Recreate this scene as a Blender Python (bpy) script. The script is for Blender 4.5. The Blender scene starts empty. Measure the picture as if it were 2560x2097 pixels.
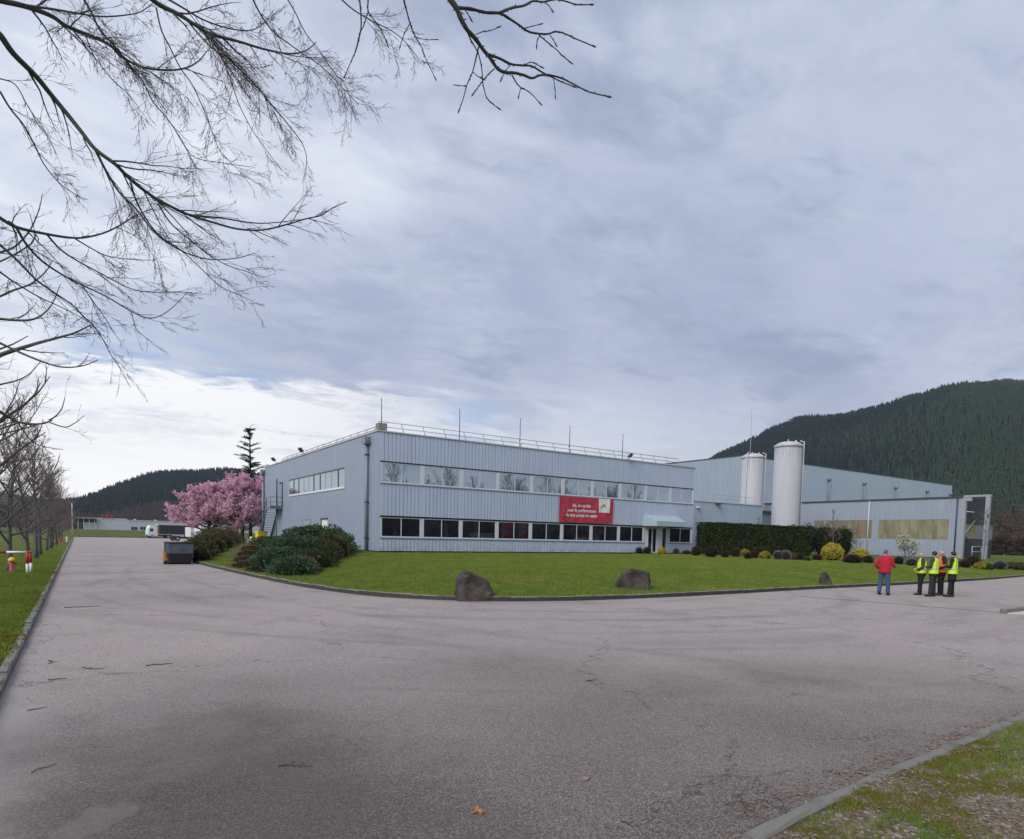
import bpy, bmesh, math, random
import numpy as np
from mathutils import Vector, Matrix, Quaternion, noise as mnoise
from mathutils.geometry import delaunay_2d_cdt
rnd = random.Random(7)
nrs = np.random.RandomState(7)
S = bpy.context.scene
COL = S.collection
R = math.radians

# ------------------------------------------------------------------ camera
PX, PY, FPX = 1280.0, 1454.0, 1603.0
PITCH, ROLL, YAW = R(4.0), R(1.25), R(34.1)
CAMPOS = Vector((0, 0, 1.9))
_f = Vector((math.sin(YAW) * math.cos(PITCH), math.cos(YAW) * math.cos(PITCH), -math.sin(PITCH)))
_r = Vector((math.cos(YAW), -math.sin(YAW), 0)); _u = _r.cross(_f)
_r2 = _r * math.cos(ROLL) + _u * math.sin(ROLL); _u2 = -_r * math.sin(ROLL) + _u * math.cos(ROLL)
cam_d = bpy.data.cameras.new('camera'); cam = bpy.data.objects.new('camera', cam_d); COL.objects.link(cam)
cam_d.sensor_width = 36; cam_d.lens = FPX / 2560 * 36
cam_d.shift_x = 0; cam_d.shift_y = (PY - 1048.5) / 2560
cam_d.clip_start = 0.05; cam_d.clip_end = 20000
cam.matrix_world = Matrix(((_r2.x, _u2.x, -_f.x, 0), (_r2.y, _u2.y, -_f.y, 0), (_r2.z, _u2.z, -_f.z, 1.9), (0, 0, 0, 1)))
S.camera = cam

def ray(x, y): return _r2 * ((x - PX) / FPX) + _u2 * ((PY - y) / FPX) + _f
def at(x, y, depth): return CAMPOS + ray(x, y) * depth          # point of the place seen there, `depth` metres ahead
def onz(x, y, z=0.0):
    d = ray(x, y); return CAMPOS + d * ((z - CAMPOS.z) / d.z)

# ------------------------------------------------------------------ world + sun + exposure
SUN_EL, SUN_AZ = R(42), R(-112)            # azimuth clockwise from +Y
sdir = Vector((math.sin(SUN_AZ) * math.cos(SUN_EL), math.cos(SUN_AZ) * math.cos(SUN_EL), math.sin(SUN_EL)))
gdir = Vector((math.sin(R(-22)) * math.cos(R(34)), math.cos(R(-22)) * math.cos(R(34)), math.sin(R(34))))   # where the deck is thinnest
W = bpy.data.worlds.new('World'); S.world = W; W.use_nodes = True
def build_world():
    nt = W.node_tree; nt.nodes.clear(); N = nt.nodes.new; L = nt.links.new
    def M(op, a, b=None, c=None, clamp=False):
        n = N('ShaderNodeMath'); n.operation = op; n.use_clamp = clamp
        for i, v in enumerate((a, b, c)):
            if v is None: continue
            if isinstance(v, (int, float)): n.inputs[i].default_value = v
            else: L(v, n.inputs[i])
        return n.outputs[0]
    def mixc(f, a, b):
        n = N('ShaderNodeMix'); n.data_type = 'RGBA'; n.clamp_factor = True
        for s, v in (('Factor', f), ('A', a), ('B', b)):
            sock = [k for k in n.inputs if k.name == s and (k.type == ('VALUE' if s == 'Factor' else 'RGBA'))][0]
            if isinstance(v, (int, float)): sock.default_value = v
            elif isinstance(v, tuple): sock.default_value = (*v, 1)
            else: L(v, sock)
        return [o for o in n.outputs if o.type == 'RGBA'][0]
    def sstep(v, lo, hi):
        n = N('ShaderNodeMapRange'); n.interpolation_type = 'SMOOTHSTEP'
        L(v, n.inputs['Value']); n.inputs['From Min'].default_value = lo; n.inputs['From Max'].default_value = hi
        return n.outputs[0]
    tc = N('ShaderNodeTexCoord'); D = tc.outputs['Generated']
    sep = N('ShaderNodeSeparateXYZ'); L(D, sep.inputs[0]); dz = sep.outputs[2]
    zz = M('ADD', M('MAXIMUM', dz, 0.0), 0.10)
    cx = M('DIVIDE', sep.outputs[0], zz); cy = M('DIVIDE', sep.outputs[1], zz)
    cb = N('ShaderNodeCombineXYZ'); L(cx, cb.inputs[0]); L(cy, cb.inputs[1])
    def noise(scale, det, rough, dist=0.0, rot=0.0, sc=(1, 1, 1), loc=(0, 0, 0)):
        mp = N('ShaderNodeMapping'); L(cb.outputs[0], mp.inputs[0])
        mp.inputs['Rotation'].default_value = (0, 0, rot); mp.inputs['Scale'].default_value = sc; mp.inputs['Location'].default_value = loc
        n = N('ShaderNodeTexNoise'); L(mp.outputs[0], n.inputs['Vector']); n.inputs['Scale'].default_value = scale
        n.inputs['Detail'].default_value = det; n.inputs['Roughness'].default_value = rough; n.inputs['Distortion'].default_value = dist
        return n.outputs['Fac']
    def blob(px, py, w, soft):      # a cloud feature fixed in one direction of the sky
        d = ray(px, py).normalized()
        n = N('ShaderNodeVectorMath'); n.operation = 'DOT_PRODUCT'; L(D, n.inputs[0]); n.inputs[1].default_value = d
        return sstep(n.outputs['Value'], math.cos(R(w + soft)), math.cos(R(max(w - soft, 0))))
    big = noise(0.50, 5, 0.50, 0.5, R(25), (1, 1.4, 1), (3.1, 1.7, 0))
    mid = noise(1.15, 6, 0.50, 0.9, R(-20), (1, 1.6, 1), (0.3, 5.7, 0))
    fine = noise(3.6, 6, 0.52, 0.6, R(-28), (1, 1.7, 1), (1.3, 2.7, 0))
    vf = noise(8.5, 7, 0.62, 0.8, R(35), (1, 1.35, 1), (4.3, 1.1, 0))
    tex = M('ADD', M('ADD', M('MULTIPLY', big, 0.40), M('MULTIPLY', mid, 0.26)), M('ADD', M('MULTIPLY', fine, 0.20), M('MULTIPLY', vf, 0.14)))
    # thick cloud deck: slate to pale lavender grey
    deck = mixc(sstep(tex, 0.40, 0.59), (0.290, 0.335, 0.465), (0.515, 0.565, 0.680))
    # brighter, thinner cloud towards the hidden sun and along the horizon
    sn = N('ShaderNodeVectorMath'); sn.operation = 'DOT_PRODUCT'; L(D, sn.inputs[0]); sn.inputs[1].default_value = gdir
    glow = sstep(sn.outputs['Value'], 0.70, 1.02)
    hz = M('SUBTRACT', 1.0, sstep(dz, 0.0, 0.33))
    sx = N('ShaderNodeVectorMath'); sx.operation = 'DOT_PRODUCT'; L(D, sx.inputs[0]); sx.inputs[1].default_value = Vector((math.sin(R(-2)), math.cos(R(-2)), 0))
    side = sstep(sx.outputs['Value'], 0.45, 0.98)
    wob = M('MULTIPLY', M('SUBTRACT', mid, 0.5), 1.6)
    g2 = M('ADD', glow, M('MULTIPLY', wob, 0.22), clamp=True)
    deck = mixc(M('MULTIPLY', g2, 0.85), deck, mixc(sstep(tex, 0.42, 0.60), (0.60, 0.65, 0.76), (0.80, 0.83, 0.90)))
    hz2 = M('MULTIPLY', M('ADD', hz, M('MULTIPLY', wob, 0.7)), M('ADD', 0.42, M('MULTIPLY', side, 0.75)), clamp=True)
    deck = mixc(hz2, deck, (0.93, 0.935, 0.95))
    # slate bands
    for (bx, by, w, so, k) in ((780, 850, 5, 5.5, .62), (1150, 880, 6, 7, .5), (1500, 760, 8, 9, .38), (2150, 640, 9, 12, .25), (2000, 880, 7, 7, .25)):
        n1 = M('MULTIPLY', blob(bx, by, w, so), sstep(M('ADD', mid, M('MULTIPLY', fine, .4)), 0.50, 0.82))
        deck = mixc(M('MULTIPLY', n1, k * 1.25), deck, (0.27, 0.315, 0.47))
    # gaps in the deck through which the sky itself shows
    sky = N('ShaderNodeTexSky'); sky.sky_type = 'NISHITA'; sky.sun_disc = False
    sky.sun_elevation = SUN_EL; sky.sun_rotation = SUN_AZ
    sk = N('ShaderNodeVectorMath'); sk.operation = 'SCALE'; L(sky.outputs[0], sk.inputs[0]); sk.inputs['Scale'].default_value = 0.10
    gap = None
    for (bx, by, w, so) in ((330, 935, 3.2, 3.0), (520, 960, 2.6, 3.2), (640, 1000, 2.0, 2.5), (1180, 1085, 1.5, 2.5), (760, 1120, 2.0, 3)):
        g = blob(bx, by, w, so); gap = g if gap is None else M('MAXIMUM', gap, g)
    gap = M('MULTIPLY', gap, sstep(M('ADD', mid, M('MULTIPLY', fine, .5)), 0.60, 0.84))
    skb = mixc(0.72, sk.outputs[0], (0.36, 0.46, 0.70))
    out = mixc(M('MULTIPLY', gap, 0.9), deck, skb)
    # crisp topped bright cloud bank low on the left
    edge = M('ADD', dz, M('ADD', M('MULTIPLY', M('SUBTRACT', fine, 0.5), 0.09), M('MULTIPLY', M('SUBTRACT', vf, 0.5), 0.05)))
    bank = M('MULTIPLY', M('SUBTRACT', 1.0, sstep(edge, 0.195, 0.215)), sstep(sx.outputs['Value'], 0.80, 0.97))
    out = mixc(M('MULTIPLY', bank, M('ADD', 0.25, M('MULTIPLY', sstep(M('ADD', M('MULTIPLY', mid, .6), M('MULTIPLY', vf, .4)), 0.38, 0.54), 0.70))), out, (0.93, 0.925, 0.915))
    # below the horizon: plain ground tone
    out = mixc(M('MULTIPLY', M('SUBTRACT', 1.0, sstep(dz, 0.0, 0.16)), 0.35), out, (1.0, 0.98, 0.95))
    out = mixc(M('SUBTRACT', 1.0, sstep(dz, -0.04, 0.0)), out, (0.20, 0.21, 0.20))
    bg = N('ShaderNodeBackground'); L(out, bg.inputs[0]); bg.inputs[1].default_value = 0.725
    wo = N('ShaderNodeOutputWorld'); L(bg.outputs[0], wo.inputs[0])
build_world()
sl = bpy.data.lights.new('sun', 'SUN'); sl.energy = 1.5; sl.angle = R(35); sl.color = (1, 0.965, 0.92)
sun = bpy.data.objects.new('sun', sl); COL.objects.link(sun)
sun.rotation_euler = (-sdir).to_track_quat('-Z', 'Y').to_euler()
S.view_settings.view_transform = 'Standard'; S.view_settings.look = 'None'
S.view_settings.exposure = 0.75; S.view_settings.gamma = 1.0; S.view_settings.use_curve_mapping = False
S.cycles.max_bounces = 6; S.cycles.transparent_max_bounces = 12; S.cycles.volume_bounces = 0

# ------------------------------------------------------------------ helpers
def ss(t): t = max(0.0, min(1.0, t)); return t * t * (3 - 2 * t)
class MB:
    def __init__(s): s.v = []; s.f = []; s.m = []; s.sm = []
    def poly(s, pts, mi=0, sm=False):
        b = len(s.v); s.v.extend(tuple(p) for p in pts); s.f.append(tuple(range(b, b + len(pts)))); s.m.append(mi); s.sm.append(sm)
    def box(s, a, b, mi=0):
        x0, y0, z0 = a; x1, y1, z1 = b
        s.obox([(x0, y0), (x1, y0), (x1, y1), (x0, y1)], z0, z1, mi)
    def obox(s, q, z0, z1, mi=0):
        b = len(s.v); n = len(q)
        s.v.extend((p[0], p[1], z0) for p in q); s.v.extend((p[0], p[1], z1) for p in q)
        s.f.append(tuple(range(b + n - 1, b - 1, -1))); s.f.append(tuple(range(b + n, b + 2 * n)))
        for i in range(n):
            j = (i + 1) % n; s.f.append((b + i, b + j, b + n + j, b + n + i))
        s.m += [mi] * (n + 2); s.sm += [False] * (n + 2)
    def tube(s, pts, rad, sides=4, mi=0, cap=True, sm=True, squash=None):
        n = len(pts)
        if n < 2: return
        pts = [Vector(p) for p in pts]
        if isinstance(rad, (int, float)): rad = [rad] * n
        b = len(s.v); ref = None
        for i in range(n):
            t = (pts[min(i + 1, n - 1)] - pts[max(i - 1, 0)])
            if t.length < 1e-9: t = Vector((0, 0, 1))
            t.normalize()
            if ref is None: ref = t.orthogonal().normalized()
            ref = (ref - t * ref.dot(t))
            if ref.length < 1e-6: ref = t.orthogonal()
            ref.normalize(); bi = t.cross(ref); r = rad[i]
            for k in range(sides):
                a = 2 * math.pi * k / sides
                s.v.append(tuple(pts[i] + ref * (math.cos(a) * r) + bi * (math.sin(a) * r)))
        for i in range(n - 1):
            for k in range(sides):
                k2 = (k + 1) % sides
                s.f.append((b + i * sides + k, b + i * sides + k2, b + (i + 1) * sides + k2, b + (i + 1) * sides + k))
                s.m.append(mi); s.sm.append(sm)
        if cap:
            s.f.append(tuple(b + k for k in range(sides - 1, -1, -1))); s.f.append(tuple(b + (n - 1) * sides + k for k in range(sides)))
            s.m += [mi, mi]; s.sm += [False, False]
    def loft(s, rings, sides=12, mi=0, cap=True):
        # rings: (cx,cy,cz,rx,ry)
        b = len(s.v)
        for (cx, cy, cz, rx, ry) in rings:
            for k in range(sides):
                a = 2 * math.pi * k / sides; s.v.append((cx + rx * math.cos(a), cy + ry * math.sin(a), cz))
        for i in range(len(rings) - 1):
            for k in range(sides):
                k2 = (k + 1) % sides
                s.f.append((b + i * sides + k, b + i * sides + k2, b + (i + 1) * sides + k2, b + (i + 1) * sides + k)); s.m.append(mi); s.sm.append(True)
        if cap:
            e = b + (len(rings) - 1) * sides
            s.f.append(tuple(b + k for k in range(sides - 1, -1, -1))); s.f.append(tuple(e + k for k in range(sides))); s.m += [mi, mi]; s.sm += [True, True]
    def mesh(s, name, mats):
        me = bpy.data.meshes.new(name); me.from_pydata(s.v, [], s.f)
        for m in (mats if isinstance(mats, (list, tuple)) else [mats]): me.materials.append(m)
        if any(s.m): me.polygons.foreach_set('material_index', s.m)
        me.polygons.foreach_set('use_smooth', s.sm); me.update(); return me
    def build(s, name, mats, parent=None, **kw):
        return link(s.mesh(name, mats), name, parent, **kw)
def link(me, name, parent=None, label=None, cat=None, group=None, kind=None, loc=None, rz=0):
    o = bpy.data.objects.new(name, me); COL.objects.link(o)
    if parent: o.parent = parent
    if loc is not None: o.location = loc
    if rz: o.rotation_euler = (0, 0, rz)
    tag(o, label, cat, group, kind); return o
def tag(o, label=None, cat=None, group=None, kind=None):
    if label: o['label'] = label
    if cat: o['category'] = cat
    if group: o['group'] = group
    if kind: o['kind'] = kind
    return o
def thing(name, label, cat, loc=(0, 0, 0), rz=0, group=None):
    o = bpy.data.objects.new(name, None); COL.objects.link(o); o.location = loc; o.rotation_euler = (0, 0, rz); o.empty_display_size = .2
    return tag(o, label, cat, group)
def copy_tree(o, parent=None):
    c = o.copy(); COL.objects.link(c); c.parent = parent
    for ch in list(o.children): copy_tree(ch, c)
    return c
def catmull(P, n=8, closed=False):
    P = [Vector(p) for p in P]; out = []
    for i in range(len(P) - 1):
        a = P[max(i - 1, 0)]; b = P[i]; c = P[i + 1]; d = P[min(i + 2, len(P) - 1)]
        for k in range(n):
            t = k / n; out.append(0.5 * ((2 * b) + (c - a) * t + (2 * a - 5 * b + 4 * c - d) * t * t + (3 * b - a - 3 * c + d) * t ** 3))
    out.append(P[-1]); return out
def resample(P, step):
    out = [P[0].copy()]; acc = 0.0
    for i in range(len(P) - 1):
        a, b = P[i], P[i + 1]; L = (b - a).length
        if L < 1e-9: continue
        t = step - acc
        while t <= L:
            out.append(a + (b - a) * (t / L)); t += step
        acc = L - (t - step)
    return out

# ------------------------------------------------------------------ materials
MATS = {}
class NT:
    def __init__(s, name):
        s.mat = bpy.data.materials.new(name); s.mat.use_nodes = True; s.nt = s.mat.node_tree
        s.bsdf = s.nt.nodes['Principled BSDF']; s.out = s.nt.nodes['Material Output']
        s.tc = s.N('ShaderNodeTexCoord'); MATS[name] = s.mat
        s.geo = s.N('ShaderNodeNewGeometry'); s.pos = s.geo.outputs['Position']; s.obj = s.tc.outputs['Object']
    def N(s, t): return s.nt.nodes.new(t)
    def L(s, a, b): s.nt.links.new(a, b)
    def set(s, sock, v):
        k = s.bsdf.inputs[sock]
        if isinstance(v, (int, float)): k.default_value = v
        elif isinstance(v, tuple): k.default_value = (*v, 1) if len(v) == 3 else v
        else: s.L(v, k)
    def M(s, op, a, b=None, c=None, clamp=False):
        n = s.N('ShaderNodeMath'); n.operation = op; n.use_clamp = clamp
        for i, v in enumerate((a, b, c)):
            if v is None: continue
            if isinstance(v, (int, float)): n.inputs[i].default_value = v
            else: s.L(v, n.inputs[i])
        return n.outputs[0]
    def mix(s, f, a, b, mode='MIX'):
        n = s.N('ShaderNodeMix'); n.data_type = 'RGBA'; n.clamp_factor = True; n.blend_type = mode
        for nm, v in (('Factor', f), ('A', a), ('B', b)):
            sock = [k for k in n.inputs if k.name == nm and (k.type == ('VALUE' if nm == 'Factor' else 'RGBA'))][0]
            if isinstance(v, (int, float)): sock.default_value = v
            elif isinstance(v, tuple): sock.default_value = (*v, 1)
            else: s.L(v, sock)
        return [o for o in n.outputs if o.type == 'RGBA'][0]
    def step(s, v, lo, hi):
        n = s.N('ShaderNodeMapRange'); n.interpolation_type = 'SMOOTHSTEP'; s.L(v, n.inputs['Value'])
        n.inputs['From Min'].default_value = lo; n.inputs['From Max'].default_value = hi; return n.outputs[0]
    def noise(s, scale, det=4, rough=.55, vec=None, sc=None, dist=0.0, col=False):
        v = vec if vec is not None else s.pos
        if sc:
            mp = s.N('ShaderNodeMapping'); s.L(v, mp.inputs[0]); mp.inputs['Scale'].default_value = sc; v = mp.outputs[0]
        n = s.N('ShaderNodeTexNoise'); s.L(v, n.inputs['Vector']); n.inputs['Scale'].default_value = scale
        n.inputs['Detail'].default_value = det; n.inputs['Roughness'].default_value = rough; n.inputs['Distortion'].default_value = dist
        return n.outputs['Color' if col else 'Fac']
    def voro(s, scale, feature='F1', vec=None, out='Distance'):
        n = s.N('ShaderNodeTexVoronoi'); n.feature = feature; s.L(vec if vec is not None else s.pos, n.inputs['Vector'])
        n.inputs['Scale'].default_value = scale; return n.outputs[out]
    def bump(s, h, strength=.5, dist=.01):
        n = s.N('ShaderNodeBump'); s.L(h, n.inputs['Height']); n.inputs['Strength'].default_value = strength; n.inputs['Distance'].default_value = dist
        s.L(n.outputs[0], s.bsdf.inputs['Normal'])
    def sep(s): 
        n = s.N('ShaderNodeSeparateXYZ'); s.L(s.pos, n.inputs[0]); return n.outputs
def mul(c, k): return tuple(x * k for x in c)
def basic(name, col, rough=.6, metal=0.0, var=.15, scale=6, bump=0, spec=.5, dirt=None, dirt_sc=1.5):
    m = NT(name); n = m.noise(scale, 5)
    c = m.mix(n, mul(col, 1 - var), mul(col, 1 + var))
    if dirt:
        d = m.step(m.noise(dirt_sc, 6, .6), .48, .72); c = m.mix(d, c, dirt)
    m.set('Base Color', c); m.set('Roughness', rough); m.set('Metallic', metal); m.set('Specular IOR Level', spec)
    if bump: m.bump(m.noise(scale * 8, 4), bump, .01)
    return m.mat
def leafmat(name, a, b, c=None, rough=.6, trans=.25):
    m = NT(name)
    oi = m.geo.outputs['Random Per Island']
    col = m.mix(oi, a, b)
    big = m.noise(1.3, 3)
    if c: col = m.mix(m.step(big, .45, .65), col, c)
    m.set('Base Color', col); m.set('Roughness', rough); m.set('Specular IOR Level', .2)
    tr = m.N('ShaderNodeBsdfTranslucent'); m.L(col, tr.inputs[0])
    mx = m.N('ShaderNodeMixShader'); mx.inputs[0].default_value = trans
    m.L(m.bsdf.outputs[0], mx.inputs[1]); m.L(tr.outputs[0], mx.inputs[2]); m.L(mx.outputs[0], m.out.inputs[0])
    return m.mat

def clad(name, col, streak=.17):
    m = NT(name)
    st = m.noise(2.0, 6, .6, sc=(1.6, 1.6, .12)); big = m.noise(.35, 4)
    c = m.mix(st, mul(col, 1 - streak), mul(col, 1 + streak * .6))
    c = m.mix(m.M('MULTIPLY', m.step(big, .45, .75), .35), c, mul((col[0] * .93, col[1] * .96, col[2]), .85))
    z = m.sep()[2]
    low = m.M('SUBTRACT', 1.0, m.step(z, .6, 1.5))
    dr = m.M('MULTIPLY', m.step(m.noise(1.1, 5, .65, sc=(3.5, 3.5, .10)), .54, .72), .35); c = m.mix(dr, c, mul(col, .62))
    c = m.mix(m.M('MULTIPLY', low, m.M('MULTIPLY', m.step(m.noise(3, 5), .35, .7), .45)), c, (.16, .17, .13))
    m.set('Base Color', c); m.set('Roughness', m.M('ADD', .36, m.M('MULTIPLY', st, .25))); m.set('Specular IOR Level', .5)
    m.bump(m.noise(1.2, 3, .5, sc=(1, 1, .5)), .12, .02)
    return m.mat
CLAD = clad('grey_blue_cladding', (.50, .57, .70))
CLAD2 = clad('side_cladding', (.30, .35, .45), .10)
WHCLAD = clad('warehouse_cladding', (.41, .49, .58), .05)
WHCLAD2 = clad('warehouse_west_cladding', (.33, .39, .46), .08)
SHEDC = clad('shed_cladding', (.345, .385, .475), .14)
TRIM = basic('pale_trim', (.55, .58, .62), .4, var=.06)
COPE = basic('coping', (.50, .53, .52), .4, var=.08)
FRAMEW = basic('white_window_frame', (.62, .65, .70), .35, var=.05)
DARKF = basic('dark_frame', (.03, .035, .04), .4)
SILL = basic('window_sill', (.22, .24, .28), .45)
STEEL = basic('galvanised_steel', (.36, .38, .40), .5, metal=.1, var=.2, scale=20)
GREYP = basic('grey_painted_pipe', (.20, .235, .28), .45, var=.1)
DARKGREY = basic('dark_grey', (.05, .055, .065), .5)
BLACK = basic('black', (.012, .012, .014), .5)
PLINTH = basic('dark_plinth', (.035, .035, .04), .9)
ROOFM = basic('roof_felt', (.13, .13, .13), .9)
INTER = basic('room_wall', (.10, .10, .095), .8)
CONC = basic('concrete_kerb', (.20, .19, .172), .9, var=.3, scale=5, bump=.5, dirt=(.10, .11, .07), dirt_sc=2.5)
CONC2 = basic('concrete_kerb_dark', (.22, .205, .185), .9, var=.3, scale=5, bump=.5, dirt=(.055, .058, .04), dirt_sc=2.5)
CANOPY = basic('canopy_sheet', (.37, .47, .50), .35, var=.05)
WHITE = basic('white_paint', (.78, .78, .76), .5, var=.04)
REDP = basic('red_paint', (.50, .035, .02), .45, var=.15)
ORED = basic('faded_red_paint', (.30, .05, .045), .5, var=.25)
YELL = basic('yellow_plastic', (.75, .60, .03), .45, var=.05)
def glassmat(name, tint, refl, tr, pale_veil=.03):
    m = NT(name); nt = m.nt; nt.nodes.remove(m.bsdf)
    t = m.N('ShaderNodeBsdfTransparent'); t.inputs[0].default_value = (*tr, 1)
    g = m.N('ShaderNodeBsdfGlossy'); g.inputs['Roughness'].default_value = 0.015; g.inputs[0].default_value = (*tint, 1)
    bn = m.N('ShaderNodeBump'); bn.inputs['Strength'].default_value = .06; bn.inputs['Distance'].default_value = .02
    m.L(m.noise(.9, 2, .5), bn.inputs['Height']); m.L(bn.outputs[0], g.inputs['Normal'])
    fr = m.N('ShaderNodeFresnel'); fr.inputs[0].default_value = 1.5
    f = m.M('ADD', m.M('MULTIPLY', fr.outputs[0], .9), refl, clamp=True)
    mx = m.N('ShaderNodeMixShader'); m.L(f, mx.inputs[0]); m.L(t.outputs[0], mx.inputs[1]); m.L(g.outputs[0], mx.inputs[2])
    df = m.N('ShaderNodeBsdfDiffuse'); df.inputs[0].default_value = (.30, .36, .42, 1); m2 = m.N('ShaderNodeMixShader'); m2.inputs[0].default_value = pale_veil; m.L(mx.outputs[0], m2.inputs[1]); m.L(df.outputs[0], m2.inputs[2]); m.L(m2.outputs[0], m.out.inputs[0])  # flat grey-blue veil mixed in to pale the reflections
    return m.mat
GLASS = glassmat('reflective_glass', (.54, .62, .69), .58, (.35, .38, .4), .12)
GLASSL = glassmat('window_glass', (.85, .9, .95), .14, (.85, .87, .87))
BARK = NT('bark')
BARK.set('Base Color', BARK.mix(BARK.noise(9, 6, .6, sc=(1, 1, .3)), (.05, .052, .046), (.16, .16, .135))); BARK.set('Roughness', .9)
BARK.bump(BARK.noise(25, 5, .6, sc=(1, 1, .3)), .6, .02); BARK = BARK.mat
BARKN = basic('near_branch_bark', (.075, .078, .072), .85, var=.4, scale=14, bump=.4)
TWIG = basic('twig', (.095, .080, .078), .85, var=.3, scale=3)
TWIGF = basic('far_twig', (.17, .125, .12), .85, var=.3, scale=1)

# ------------------------------------------------------------------ ground sheets
def zroad(x, y): return -0.3 * ss((y - 60) / 130.0)
def asphalt():
    m = NT('asphalt'); X, Y, Z = m.sep()
    v = m.voro(105, vec=m.pos, out='Color'); vs = m.N('ShaderNodeSeparateColor'); m.L(v, vs.inputs[0])
    v2 = m.voro(58, out='Color'); vs2 = m.N('ShaderNodeSeparateColor'); m.L(v2, vs2.inputs[0])
    base = m.mix(m.noise(.25, 5, .6), (.385, .325, .305), (.470, .405, .380))
    base = m.mix(m.M('MULTIPLY', m.step(m.noise(.9, 6, .65), .45, .75), .8), base, (.305, .265, .245))
    # aggregate stones
    ag = m.M('POWER', vs.outputs[0], 2.2)
    col = m.mix(m.M('MULTIPLY', ag, .55), m.mix(.22, base, (.10, .09, .095)), (.46, .40, .38))
    col = m.mix(m.M('MULTIPLY', m.step(vs2.outputs[1], .72, 1.0), .6), col, (.075, .065, .07))
    col = m.mix(m.M('MULTIPLY', m.step(vs2.outputs[2], .93, .97), .65), col, (.52, .48, .43))
    # foreground darkening of lens falloff and grazing view painted in, with grime and moss
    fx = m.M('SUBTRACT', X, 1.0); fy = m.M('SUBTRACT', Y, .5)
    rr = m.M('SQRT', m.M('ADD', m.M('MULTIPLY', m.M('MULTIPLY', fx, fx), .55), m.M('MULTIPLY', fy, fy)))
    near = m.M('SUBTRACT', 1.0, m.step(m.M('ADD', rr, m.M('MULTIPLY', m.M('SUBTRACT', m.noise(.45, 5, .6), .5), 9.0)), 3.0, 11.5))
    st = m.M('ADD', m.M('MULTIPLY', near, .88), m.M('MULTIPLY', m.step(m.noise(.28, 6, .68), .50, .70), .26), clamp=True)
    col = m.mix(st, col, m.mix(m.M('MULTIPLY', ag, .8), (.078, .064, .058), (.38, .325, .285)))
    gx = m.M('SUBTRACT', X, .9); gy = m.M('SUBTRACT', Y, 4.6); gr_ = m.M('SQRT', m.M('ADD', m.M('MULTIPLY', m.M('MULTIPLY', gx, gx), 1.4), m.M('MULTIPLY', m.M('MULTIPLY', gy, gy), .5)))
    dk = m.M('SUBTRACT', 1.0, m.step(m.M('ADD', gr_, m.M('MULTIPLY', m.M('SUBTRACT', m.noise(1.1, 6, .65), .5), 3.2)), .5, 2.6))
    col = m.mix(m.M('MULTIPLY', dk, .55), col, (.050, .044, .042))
    mo = m.M('MULTIPLY', m.step(m.noise(1.4, 6, .7, dist=.4), .60, .78), near)
    col = m.mix(m.M('MULTIPLY', mo, .35), col, (.14, .14, .075))
    # pale sandy patches: along the left kerb, one worn oval in the foreground
    lk = m.M('SUBTRACT', 1.0, m.step(m.M('ADD', X, m.M('MULTIPLY', m.noise(.7, 4), 1.0)), -.35, .45))
    lk = m.M('MULTIPLY', lk, m.M('SUBTRACT', 1.0, m.step(Y, 10, 22)))
    col = m.mix(m.M('MULTIPLY', lk, .75), col, (.34, .31, .30))
    def oval(cx, cy, rx, ry, rot, k, c, nn=.5):
        nonlocal col
        dx = m.M('SUBTRACT', X, cx); dy = m.M('SUBTRACT', Y, cy); ca, sa = math.cos(rot), math.sin(rot)
        u = m.M('DIVIDE', m.M('ADD', m.M('MULTIPLY', dx, ca), m.M('MULTIPLY', dy, sa)), rx)
        w = m.M('DIVIDE', m.M('SUBTRACT', m.M('MULTIPLY', dy, ca), m.M('MULTIPLY', dx, sa)), ry)
        d = m.M('ADD', m.M('SQRT', m.M('ADD', m.M('MULTIPLY', u, u), m.M('MULTIPLY', w, w))), m.M('MULTIPLY', m.M('SUBTRACT', m.noise(2.5, 4), .5), nn))
        col = m.mix(m.M('MULTIPLY', m.M('SUBTRACT', 1.0, m.step(d, .75, 1.1)), k), col, c)
    a = onz(235, 2045); oval(a.x, a.y, .34, .17, .9, .35, (.22, .20, .19), 2.6)
    a = onz(500, 1905); oval(a.x, a.y, .5, .25, .4, .12, (.24, .215, .175), 3.0)
    
    # tyre tracks sweeping round the corner of the lawn
    def ring(cx, cy, r, w, k, seed):
        nonlocal col
        dx = m.M('SUBTRACT', X, cx); dy = m.M('SUBTRACT', Y, cy)
        d = m.M('ABSOLUTE', m.M('SUBTRACT', m.M('ADD', m.M('SQRT', m.M('ADD', m.M('MULTIPLY', dx, dx), m.M('MULTIPLY', dy, dy))), m.M('MULTIPLY', m.noise(.35, 2), .5)), r + .25))
        f = m.M('MULTIPLY', m.M('SUBTRACT', 1.0, m.step(d, w * .2, w)), m.step(m.noise(.14 + seed * .013, 3), .38, .62))
        col = m.mix(m.M('MULTIPLY', f, k * .75), col, (.15, .13, .125))
    for i, (r, w, k) in enumerate(((9.6, .35, .35), (11.7, .28, .3), (13.4, .42, .5), (15.4, .3, .34), (16.6, .5, .25))): ring(15.5, 23.5, r, w, k, i)
    for i, (cx, r, w, k) in enumerate(((60, 56.6, .3, .35), (60, 58.3, .25, .3))): ring(cx, 30, r, w, k, i + 6)
    for i, r in enumerate((8.9, 10.5, 12.4, 14.3, 17.6, 18.9, 20.4)): ring(15.5 + (i % 3) * .8, 23.5 + (i % 2), r, .16 + .05 * (i % 3), .30, i + 11)
    col = m.mix(m.M('MULTIPLY', m.step(m.noise(2.6, 4, .6), .70, .76), .55), col, (.09, .08, .08))
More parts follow.
